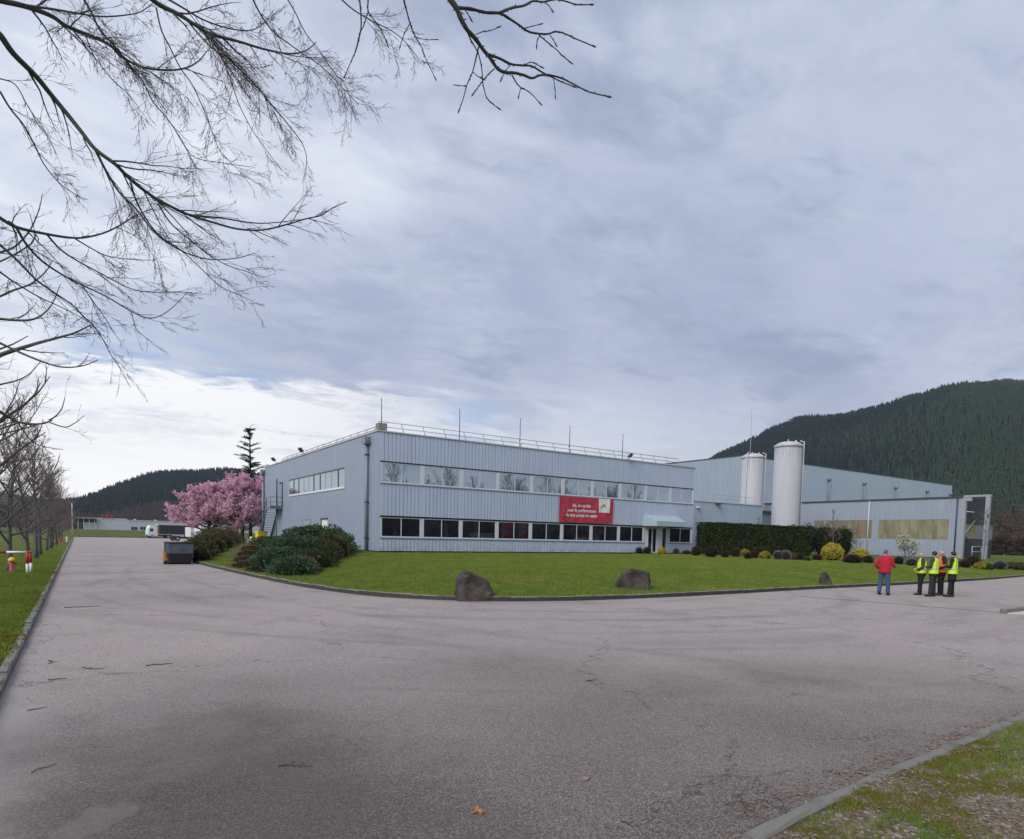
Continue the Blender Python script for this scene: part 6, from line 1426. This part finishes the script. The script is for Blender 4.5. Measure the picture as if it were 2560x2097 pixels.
# ------------------------------------------------------------------ trucks and yard buildings
TW = basic('truck_white', (.68, .69, .71), .35, var=.04); CURT = basic('black_curtain', (.020, .022, .030), .6, var=.3); TGL = glassmat('truck_glass', (.7, .75, .8), .2, (.15, .17, .18))
def wheel(parent, x, y, r, w=.3):
    mb = MB(); mb.tube([(x, y - w / 2, r), (x, y + w / 2, r)], r, 16); o = mb.build('wheel', BLACK, parent); m2 = MB(); m2.tube([(x, y - w / 2 - .01, r), (x, y + w / 2 + .01, r)], r * .5, 12); m2.build('rim', STEEL, o)
def cab(parent, x0, h, w=2.4, L=2.1, col=TW, z0=.55):
    mb = MB(); pr = [(0, z0), (0, z0 + 1.1), (.18, h * .80), (.55, h), (L, h), (L, z0)]
    for s_ in (-1, 1):
        q = [(x0 + a, s_ * w / 2, z) for a, z in pr]; mb.poly(q if s_ < 0 else q[::-1])
    for k in range(len(pr)): a, b = pr[k], pr[(k + 1) % len(pr)]; mb.poly([(x0 + a[0], w / 2, a[1]), (x0 + b[0], w / 2, b[1]), (x0 + b[0], -w / 2, b[1]), (x0 + a[0], -w / 2, a[1])][::-1])
    c = mb.build('cab', col, parent)
    m2 = MB(); a, b = pr[1], pr[2]; m2.poly([(x0 + a[0] - .02, -w / 2 + .12, a[1] + .05), (x0 + a[0] - .02, w / 2 - .12, a[1] + .05), (x0 + b[0] - .03, w / 2 - .12, b[1] - .05), (x0 + b[0] - .03, -w / 2 + .12, b[1] - .05)]); m2.build('windscreen', TGL, c)
    for s_ in (-1, 1): m2 = MB(); m2.box((x0 + .35, s_ * (w / 2 + .005) - .01, z0 + 1.15), (x0 + 1.1, s_ * (w / 2 + .005) + .01, h * .76)); m2.build('window', TGL, c)
    m2 = MB(); m2.box((x0 - .06, -w / 2, z0 - .1), (x0 + .1, w / 2, z0 + .35)); m2.build('bumper', DARKGREY, c)
    for s_ in (-1, 1): m2 = MB(); m2.box((x0 - .08, s_ * .85 - .2, z0 + .12), (x0 - .05, s_ * .85 + .2, z0 + .3)); m2.build('headlight', TRIM, c)
    return c
p = onY(400 + -122 / 3.853, 1341, 178)
def semi():
    t = thing('curtain_side_truck', 'white cab articulated truck with long black curtain sided trailer at the back of the yard', 'truck', (14.4, 186, zroad(0, 186)), R(12))
    cab(t, 0, 3.25); 
    for x in (.9, 4.6, 9.3, 10.5, 11.7): 
        for s_ in (-1, 1): wheel(t, x, s_ * 1.05, .5)
    mb = MB(); mb.box((2.25, -1.22, 1.05), (13.2, 1.22, 3.42)); mb.build('curtain', CURT, t); mb = MB(); mb.box((2.2, -1.25, 3.42), (13.25, 1.25, 3.58)); mb.box((2.2, -1.25, .95), (13.25, 1.25, 1.05)); mb.build('trailer_frame', TRIM, t)
    mb = MB(); mb.box((2.2, -1.25, 1.05), (2.5, 1.25, 3.42)); mb.build('headboard', basic('rust_orange', (.30, .12, .05), .6), t)
    mb = MB(); mb.box((1.5, -.5, .6), (12.5, .5, .92)); mb.build('chassis', BLACK, t); mb = MB(); mb.box((5.6, -1.2, .45), (8.4, 1.2, .9)); mb.build('side_guard', TRIM, t)
semi()
def tractor():
    t = thing('tractor_unit', 'white tractor unit without trailer parked under the left cherry branches', 'truck', (19.6, 140, zroad(0, 140)), R(196))
    cab(t, 0, 2.7, L=1.9); 
    for x in (.9, 4.3): 
        for s_ in (-1, 1): wheel(t, x, s_ * 1.0, .48)
    mb = MB(); mb.box((1.9, -.45, .55), (5.2, .45, .85)); mb.build('chassis', BLACK, t); mb = MB(); mb.box((3.6, -.6, .85), (4.7, .6, 1.0)); mb.build('coupling', DARKGREY, t)
tractor()
t = thing('yard_building', 'grey shed with dark doorways behind the cherry trees', 'building', (0, 0, 0))
mb = MB(); mb.box((22.2, 150, -.3), (29.0, 156, 3.4)); mb.build('wall', basic('yard_grey', (.16, .17, .19), .7), t); mb = MB(); mb.box((22.0, 149.6, 3.4), (29.2, 156.4, 3.6)); mb.build('roof', DARKGREY, t)
for x in (22.9, 24.2, 25.1): mb = MB(); mb.box((x, 149.9, -.2), (x + .7, 150.05, 3.0)); mb.build('doorway', BLACK, t)
mb = MB(); mb.box((21.1, 149.7, -.2), (22.1, 150.1, 3.2)); mb.build('white_door', TRIM, t)
t = thing('delivery_truck', 'red and white box truck half hidden under the right cherry tree', 'truck', (22.0, 118, zroad(0, 118)), R(200))
cab(t, 0, 2.5, 2.2, 1.7, REDP, .45)
for x in (.8, 4.4):
    for s_ in (-1, 1): wheel(t, x, s_ * .95, .42)
mb = MB(); mb.box((1.8, -1.1, .8), (6.2, 1.1, 3.0)); mb.build('box_body', TW, t); mb = MB(); mb.box((1.85, -1.13, 1.5), (6.15, -1.10, 2.2)); mb.box((1.85, 1.10, 1.5), (6.15, 1.13, 2.2)); mb.build('red_stripe', REDP, t)
mb = MB(); mb.box((1.6, -.4, .45), (6.0, .4, .8)); mb.build('chassis', BLACK, t)

# ------------------------------------------------------------------ small things on the ground
def stick(lab, px, py, L, ang, seed, mat, r0=.008, name='fallen_twig', grp='fallen twigs on the asphalt'):
    r0 *= .65; p = onz(px, py); r = random.Random(seed); P = branch_path(Vector((0, 0, r0)), Vector((math.cos(ang), math.sin(ang), 0)), L, 7, .3, 0, r)
    for q in P: q.z = r0 + abs(r.gauss(0, .004))
    mb = MB(); mb.tube(P, [r0 * (1 - .5 * k / 7) for k in range(8)], 6)
    for k in (2, 4): q = branch_path(P[k], Vector((math.cos(ang + 1 * (-1) ** k), math.sin(ang + (-1) ** k), 0)), L * .22, 3, .15, 0, r); mb.tube([Vector((v.x, v.y, r0)) for v in q], r0 * .45, 4)
    o = mb.build(name, mat, None); o.location = (p.x, p.y, .001); tag(o, lab, 'twig', grp)
STK = basic('dead_wood', (.13, .075, .05), .9, var=.3); STD = basic('dark_wood', (.045, .038, .034), .9, var=.3)
stick('thick reddish brown stick lying in the left foreground', 695, 1916, .30, -.35, 1, STK, .012)
stick('long thin forked twig lying near the right kerb', 2095, 1932, .42, -1.2, 2, STD, .006)
stick('dark twig at the kerb side in the left middle distance', 160, 1518, .9, -.5, 3, STD, .014)
stick('dark twig left of the road centre', 365, 1664, .34, -.1, 4, STD, .012)
stick('short dark twig near the left kerb', 120, 1651, .34, -.4, 5, STD, .012)
stick('curved dark twig close to the left kerb', 120, 1700, .22, .1, 6, STD, .010)
stick('small dark twig in front of the left kerb end', 68, 1776, .18, .2, 7, STD, .008)
stick('thin dark twig in the lower left corner', 78, 1931, .22, .35, 8, STD, .006)
stick('small forked twig in the middle of the asphalt', 1465, 1702, .20, -.4, 9, STD, .008)
stick('dark twig in the bottom right of the asphalt', 1550, 2054, .12, -.8, 10, STD, .006)
stick('dark twig beside the left kerb far ahead', 205, 1668, .4, -.7, 11, STD, .010)
for i in range(16):
    q = onz(rnd.uniform(180, 300), rnd.uniform(1655, 1690)); pass
def leaf_thing(lab, px, py, s, n, mat, seed):
    p = onz(px, py); r = random.Random(seed); mb = MB()
    for k in range(n):
        a = r.uniform(0, 6.28); u = Vector((math.cos(a), math.sin(a), r.uniform(.0, .5))) * s * r.uniform(.6, 1); w = Vector((-math.sin(a), math.cos(a), 0)) * s * .28; c = Vector((r.gauss(0, s * .5), r.gauss(0, s * .5), .006))
        mb.poly([c, c + u * .5 - w, c + u, c + u * .5 + w])
    o = mb.build('dry_leaf', mat, None); o.location = (p.x, p.y, .004); tag(o, lab, 'leaf', 'dry leaves on the asphalt')
OR_ = leafmat('orange_leaf', (.42, .17, .05), (.55, .26, .10), None, .8, .2); TN = leafmat('tan_leaf', (.34, .20, .14), (.45, .30, .22), None, .8, .2)
leaf_thing('crumpled orange leaf in the bottom centre foreground', 1197, 2032, .045, 9, OR_, 1)
leaf_thing('small pale leaf right of the orange one', 1313, 2043, .022, 4, TN, 2)
leaf_thing('pinkish brown leaf lying right of the picture centre foreground', 1470, 1949, .05, 4, TN, 3)
leaf_thing('tiny yellow leaf in the middle foreground', 1577, 1805, .03, 3, OR_, 4)
leaf_thing('tiny reddish leaf left of the stick', 635, 1871, .03, 3, OR_, 5)
leaf_thing('pale scrap of leaf in the left middle foreground', 615, 1802, .03, 3, TN, 6)
leaf_thing('pale leaf near the left tyre marks', 643, 1744, .035, 3, TN, 7)
# thin tar joint across the road on the right and a drain slab
TAR = basic('tar', (.05, .047, .05), .7)
mb = MB(); a, b = onz(2000, 1489), onz(2516, 1531); d = (b - a).normalized(); nn = Vector((-d.y, d.x, 0)) * .05; P = [a.lerp(b, k / 24) + nn * rnd.uniform(-.5, .5) for k in range(25)]
for k in range(24): mb.poly([P[k] - nn, P[k + 1] - nn, P[k + 1] + nn, P[k] + nn])
o = mb.build('tar_joint', TAR, None, kind='structure'); o.location.z = .004
a = onz(2516, 1533); mb = MB(); mb.obox([(a.x, a.y - .02), (a.x + .9, a.y - 1.2), (a.x + 6, a.y - 1.3), (a.x + 6, a.y - .02)], -.05, .03); mb.build('drain_slab', basic('pale_slab', (.48, .47, .44), .8), None, kind='structure')
mb = MB(); mb.box((a.x, a.y, -.05), (a.x + 7, a.y + .16, .13)); mb.build('slab_kerb', CONC2, None, kind='structure')

# ------------------------------------------------------------------ people
SKIN = basic('skin', (.50, .30, .23), .55, var=.05); HAIRD = basic('dark_hair', (.015, .013, .012), .6); HAIRG = basic('grey_hair', (.10, .10, .105), .7); BALD = basic('bald_scalp', (.52, .32, .25), .45)
HIV = NT('hi_vis_yellow'); HIV.set('Base Color', (.62, .86, .02)); HIV.set('Roughness', .6); HIV.bump(HIV.noise(9, 3), .5, .02); HIV = HIV.mat
HIO = NT('hi_vis_orange'); HIO.set('Base Color', (.95, .16, .015)); HIO.set('Roughness', .6); HIO.bump(HIO.noise(9, 3), .5, .02); HIO = HIO.mat
REFS = basic('reflective_strip', (.42, .48, .46), .35, var=.05)
def cloth(n, c): 
    m = NT(n); m.set('Base Color', m.mix(m.noise(14, 4), mul(c, .8), mul(c, 1.2))); m.set('Roughness', .85); m.bump(m.noise(8, 3, dist=.6), .7, .03); return m.mat
REDJ = cloth('red_jacket', (.42, .012, .028)); JEAN = cloth('blue_jeans', (.045, .085, .17)); BLK = cloth('black_cloth', (.012, .012, .014)); CHAR = cloth('charcoal_cloth', (.022, .025, .032)); GREYJ = cloth('grey_jacket', (.04, .042, .048)); SHOE = basic('black_shoe', (.012, .011, .011), .5)
def lerp3(a, b, t): return Vector(a).lerp(Vector(b), t)
def person(loc, face, H, lab, J, top, trous, hair, vest=None, coat=None, headturn=0.0, headtilt=0.0, coatlen=.80, seed=0, wide=1.0):
    """local frame: +Y is the way the person faces; J gives joints for a 1.75 m figure"""
    t = thing('person', lab, 'person', loc, face); k = H / 1.75; t.scale = (k, k, k)
    hipL, hipR = Vector((-.09, 0, .92)), Vector((.09, 0, .92)); shL, shR = Vector((-.185, 0, 1.43)), Vector((.185, 0, 1.43))
    neck = Vector((0, -.005, 1.50)); fdir = Vector((math.sin(headturn), math.cos(headturn), headtilt)).normalized(); hc = Vector((0, .02, 1.635)) + Vector((0, .02 * (-headtilt), 0))
    # body: one skinned surface, pelvis first
    V = []; E = []; Rr = []
    def add(p, r, par=None):
        V.append(tuple(p)); Rr.append(r if isinstance(r, tuple) else (r, r)); i = len(V) - 1
        if par is not None: E.append((par, i))
        return i
    pel = add((0, 0, .96), (.145, .10)); sp = add((0, 0, 1.12), (.135, .095), pel); ch = add((0, 0, 1.33), (.165, .105), sp); nk_ = add(neck, .055, ch)
    jw = add(hc + fdir * .018 + Vector((0, 0, -.075)), (.058, .065), nk_); hd = add(hc + Vector((0, 0, .01)), (.078, .095), jw); tp = add(hc + Vector((0, 0, .075)), (.066, .075), hd)
    ns_ = add(hc + fdir * .105 + Vector((0, 0, -.015)), .014, hd)
    sd_ = Vector((fdir.y, -fdir.x, 0)).normalized()
    for s_ in (-1, 1): add(hc + sd_ * (.082 * s_) + Vector((0, 0, -.01)), .014, hd)
    for s_, sh, el, wr in ((-1, shL, J['elL'], J['wrL']), (1, shR, J['elR'], J['wrR'])):
        a = add(sh, .055, ch); el = Vector(el); wr = Vector(wr); b = add(el, .040, a); c = add(wr, .027, b); d = (wr - el).normalized(); side = d.cross(Vector((0, 0, 1))); side = side.normalized() if side.length > .1 else Vector((1, 0, 0))
        pm = add(wr + d * .06, (.020, .036), c)
        for f in range(4):
            o_ = side * ((f - 1.5) * .021); L = (.060, .072, .068, .052)[f]; a1 = add(wr + d * .095 + o_, .0088, pm); cr = Vector((0, 0, -.012)); a2 = add(wr + d * (.095 + L * .5) + o_ + cr, .0082, a1); add(wr + d * (.095 + L * .95) + o_ + cr * 2.6, .007, a2)
        th = add(wr + d * .035 + side * .038, .010, c); add(wr + d * .075 + side * .058, .009, th)
    for s_, hp, kn, an in ((-1, hipL, J['knL'], J['anL']), (1, hipR, J['knR'], J['anR'])):
        a = add(hp, .085, pel); b = add(kn, .055, a); c = add(an, .036, b); d = add(Vector(an) + Vector((0, .11, -.05)), .030, c)
    me = bpy.data.meshes.new('body'); me.from_pydata(V, E, []); me.materials.append(SKIN); o = link(me, 'body', t)
    sk_ = o.modifiers.new('skin', 'SKIN'); sk_.use_smooth_shade = True
    for i, v in enumerate(me.skin_vertices[0].data): v.radius = Rr[i]; v.use_root = (i == 0)
    su = o.modifiers.new('sub', 'SUBSURF'); su.levels = 1; su.render_levels = 1
    # trousers
    mb = MB(); w = wide
    for hp, kn, an in ((hipL, J['knL'], J['anL']), (hipR, J['knR'], J['anR'])):
        kn, an = Vector(kn), Vector(an); c = [Vector((hp.x * .85, 0, .95)), hp + Vector((0, 0, -.10)), hp.lerp(kn, .55), kn, kn.lerp(an, .5), an + Vector((0, 0, .015))]
        mb.tube(catmull(c, 3), [x * w for x in [.112, .112, .110, .105, .098, .092, .086, .080, .076, .073, .072, .070, .067, .066, .066, .068]], 12)
    mb.loft([(0, 0, .84, .15 * w, .105 * w), (0, 0, .92, .175 * w, .12 * w), (0, 0, 1.02, .165 * w, .115 * w)], 16); mb.build('trousers', trous, t)
    for an in (J['anL'], J['anR']):
        an = Vector(an); mb = MB(); mb.tube([an + Vector((0, -.07, -.045)), an + Vector((0, -.02, -.03)), an + Vector((0, .07, -.045)), an + Vector((0, .15, -.055)), an + Vector((0, .19, -.058))], [.035, .052, .048, .042, .02], 8); mb.build('shoe', SHOE, t)
    # jacket
    zb_ = coatlen; mb = MB()
    rr = [(0, 0, zb_, .195 * w, .145 * w), (0, 0, zb_ + .12, .19 * w, .14 * w), (0, 0, 1.10, .182 * w, .132 * w), (0, 0, 1.25, .195 * w, .135 * w), (0, 0, 1.38, .205, .125), (0, -.005, 1.44, .17, .105), (0, -.005, 1.48, .10, .085), (0, 0, 1.535, .072, .075)]
    mb.loft(rr, 20)
    for sh, el, wr in ((shL, J['elL'], J['wrL']), (shR, J['elR'], J['wrR'])):
        el, wr = Vector(el), Vector(wr); inn = Vector((sh.x * .6, 0, sh.z - .01)); mb.tube(catmull([inn, sh, sh.lerp(el, .5), el, wr], 3), [.07, .078, .08, .078, .074, .071, .068, .065, .062, .060, .055, .050, .048], 10)
    mb.build('jacket' if coatlen > .7 else 'coat', top, t)
    if vest:
        mb = MB(); lift = 1.09; vb = .90; mb.loft([(0, 0, vb, .20 * lift * w, .15 * lift * w), (0, 0, vb + .14, .19 * lift * w, .142 * lift * w), (0, 0, 1.12, .182 * lift * w, .135 * lift * w), (0, 0, 1.27, .188 * lift * w, .136 * lift * w), (0, 0, 1.38, .178 * lift, .126 * lift), (0, -.005, 1.455, .15, .112), (0, 0, 1.50, .095, .092)], 20, cap=False); vo = mb.build('vest', vest, t)
        m2 = MB(); m2.loft([(0, 0, 1.03, .188 * 1.115 * w, .14 * 1.125 * w), (0, 0, 1.085, .184 * 1.12 * w, .137 * 1.13 * w)], 20, cap=False); m2.build('reflective_band', REFS, vo)
        for sx in (-1, 1):
            m2 = MB(); x = sx * .095
            for yy in (-1, 1):
                col = [(x, yy * q, z) for q, z in ((.129, 1.09), (.130, 1.27), (.120, 1.38), (.098, 1.46))]
                for i in range(3): a, b = col[i], col[i + 1]; m2.poly([(a[0] - .025, a[1] * 1.04, a[2]), (a[0] + .025, a[1] * 1.04, a[2]), (b[0] + .025, b[1] * 1.04, b[2]), (b[0] - .025, b[1] * 1.04, b[2])])
            m2.build('reflective_band', REFS, vo)
    # hair or scalp, eyes
    if hair is not None:
        mb = MB(); b = len(mb.v); n, m_ = 14, 7; bk = -fdir; bk.z = 0; bk.normalize()
        for j in range(m_ + 1):
            th = math.pi * .62 * j / m_
            for i in range(n):
                a = 6.283 * i / n; d = Vector((math.sin(th) * math.cos(a), math.sin(th) * math.sin(a), math.cos(th))); low = .50 + .26 * d.dot(bk) if d.dot(bk) > 0 else .44
                th2 = math.pi * low * j / m_; d = Vector((math.sin(th2) * math.cos(a), math.sin(th2) * math.sin(a), math.cos(th2))); q = hc + Vector((0, 0, .03)) + bk * .012 + Vector((d.x * .086, d.y * .097, d.z * .094)) * (1 + .03 * mnoise.noise(d * 5)); mb.v.append(tuple(q))
        for j in range(m_):
            for i in range(n): i2 = (i + 1) % n; mb.f.append((b + j * n + i, b + (j + 1) * n + i, b + (j + 1) * n + i2, b + j * n + i2)); mb.m.append(0); mb.sm.append(True)
        mb.build('hair', hair, t)
    mb = MB()
    for s_ in (-1, 1): q = hc + fdir * .084 + sd_ * .03 * s_ + Vector((0, 0, .012)); mb.tube([q, q + fdir * .006], .009, 8)
    q = hc + fdir * .082 + Vector((0, 0, -.052)); mb.tube([q - sd_ * .02, q + sd_ * .02], .006, 6); mb.build('eyes_and_mouth', basic('face_dark', (.16, .06, .05), .6) if 'face_dark' not in MATS else MATS['face_dark'], t)
    return t
STAND = dict(knL=(-.10, .01, .49), anL=(-.11, -.01, .09), knR=(.10, .01, .49), anR=(.11, -.01, .09))
def face_dir(rx, fz):   # rotation for a heading given in camera-right / camera-forward components
    fh = Vector((_f.x, _f.y, 0)).normalized(); d = _r * rx + fh * fz; return math.atan2(-d.x, d.y)
def feet(px, py): p = onz(px, py, 0); return (p.x, p.y, .0)
person(feet(2208, 1486), face_dir(.75, .65), 1.74, 'man in a red jacket and blue jeans talking with one hand stretched out', dict(STAND, elL=(-.30, -.08, 1.14), wrL=(-.24, .12, 1.02), elR=(.27, .10, 1.15), wrR=(.22, .36, 1.10), knL=(-.13, .0, .49), anL=(-.15, -.02, .09), knR=(.13, .02, .49), anR=(.15, .02, .09)), REDJ, JEAN, HAIRG, seed=1, wide=1.12, coatlen=.84)
person(feet(2300, 1486), face_dir(-.85, .35), 1.68, 'bald man in yellow hi-vis vest and grey jacket, leftmost of the hi-vis group', dict(STAND, elL=(-.27, .02, 1.14), wrL=(-.18, .18, 1.02), elR=(.30, -.02, 1.16), wrR=(.14, .16, 1.08), knL=(-.09, .03, .49), anL=(-.09, .05, .09)), GREYJ, BLK, None, HIV, headturn=.2, seed=2, wide=1.12)
person(feet(2330, 1490), face_dir(-.55, .75), 1.72, 'dark haired man seen from behind in yellow hi-vis vest and charcoal trousers', dict(STAND, elL=(-.29, .02, 1.15), wrL=(-.14, .20, 1.14), elR=(.29, .02, 1.15), wrR=(.14, .20, 1.14), knL=(-.11, .02, .49), anL=(-.14, .03, .09)), GREYJ, CHAR, HAIRD, HIV, headturn=.75, headtilt=.12, seed=3)
person(feet(2350, 1487), face_dir(-.85, .25), 1.78, 'bald man in orange hi-vis vest standing between two yellow vests', dict(STAND, elL=(-.27, .0, 1.14), wrL=(-.20, .16, 1.05), elR=(.27, .0, 1.14), wrR=(.2, .16, 1.0)), BLK, BLK, None, HIO, headturn=.1, seed=4)
person(feet(2377, 1491), face_dir(-.60, .65), 1.73, 'man in long black coat and yellow hi-vis vest, rightmost of the group', dict(STAND, elL=(-.28, .02, 1.17), wrL=(-.12, .22, 1.18), elR=(.30, .02, 1.17), wrR=(.10, .22, 1.20), knL=(-.09, .02, .49), anL=(-.12, .04, .09)), BLK, BLK, HAIRD, HIV, headturn=.75, headtilt=.12, coatlen=.60, seed=5)
for o in list(bpy.data.objects):
    if o.type == 'MESH' and o.data and o.data.users == 0: pass

# ------------------------------------------------------------------ air: thin haze over the whole valley
hm = bpy.data.materials.new('haze'); hm.use_nodes = True; hn = hm.node_tree; hn.nodes.clear()
hv = hn.nodes.new('ShaderNodeVolumePrincipled'); ho = hn.nodes.new('ShaderNodeOutputMaterial'); hn.links.new(hv.outputs[0], ho.inputs['Volume'])
hv.inputs['Color'].default_value = (.72, .84, 1, 1); hv.inputs['Density'].default_value = .00011; hv.inputs['Anisotropy'].default_value = .2
mb = MB(); mb.box((-2700, -2700, -1.7), (2700, 2700, 420)); hz_ = mb.build('haze', hm, None, kind='stuff'); hz_['label'] = 'thin bluish haze in the valley air'
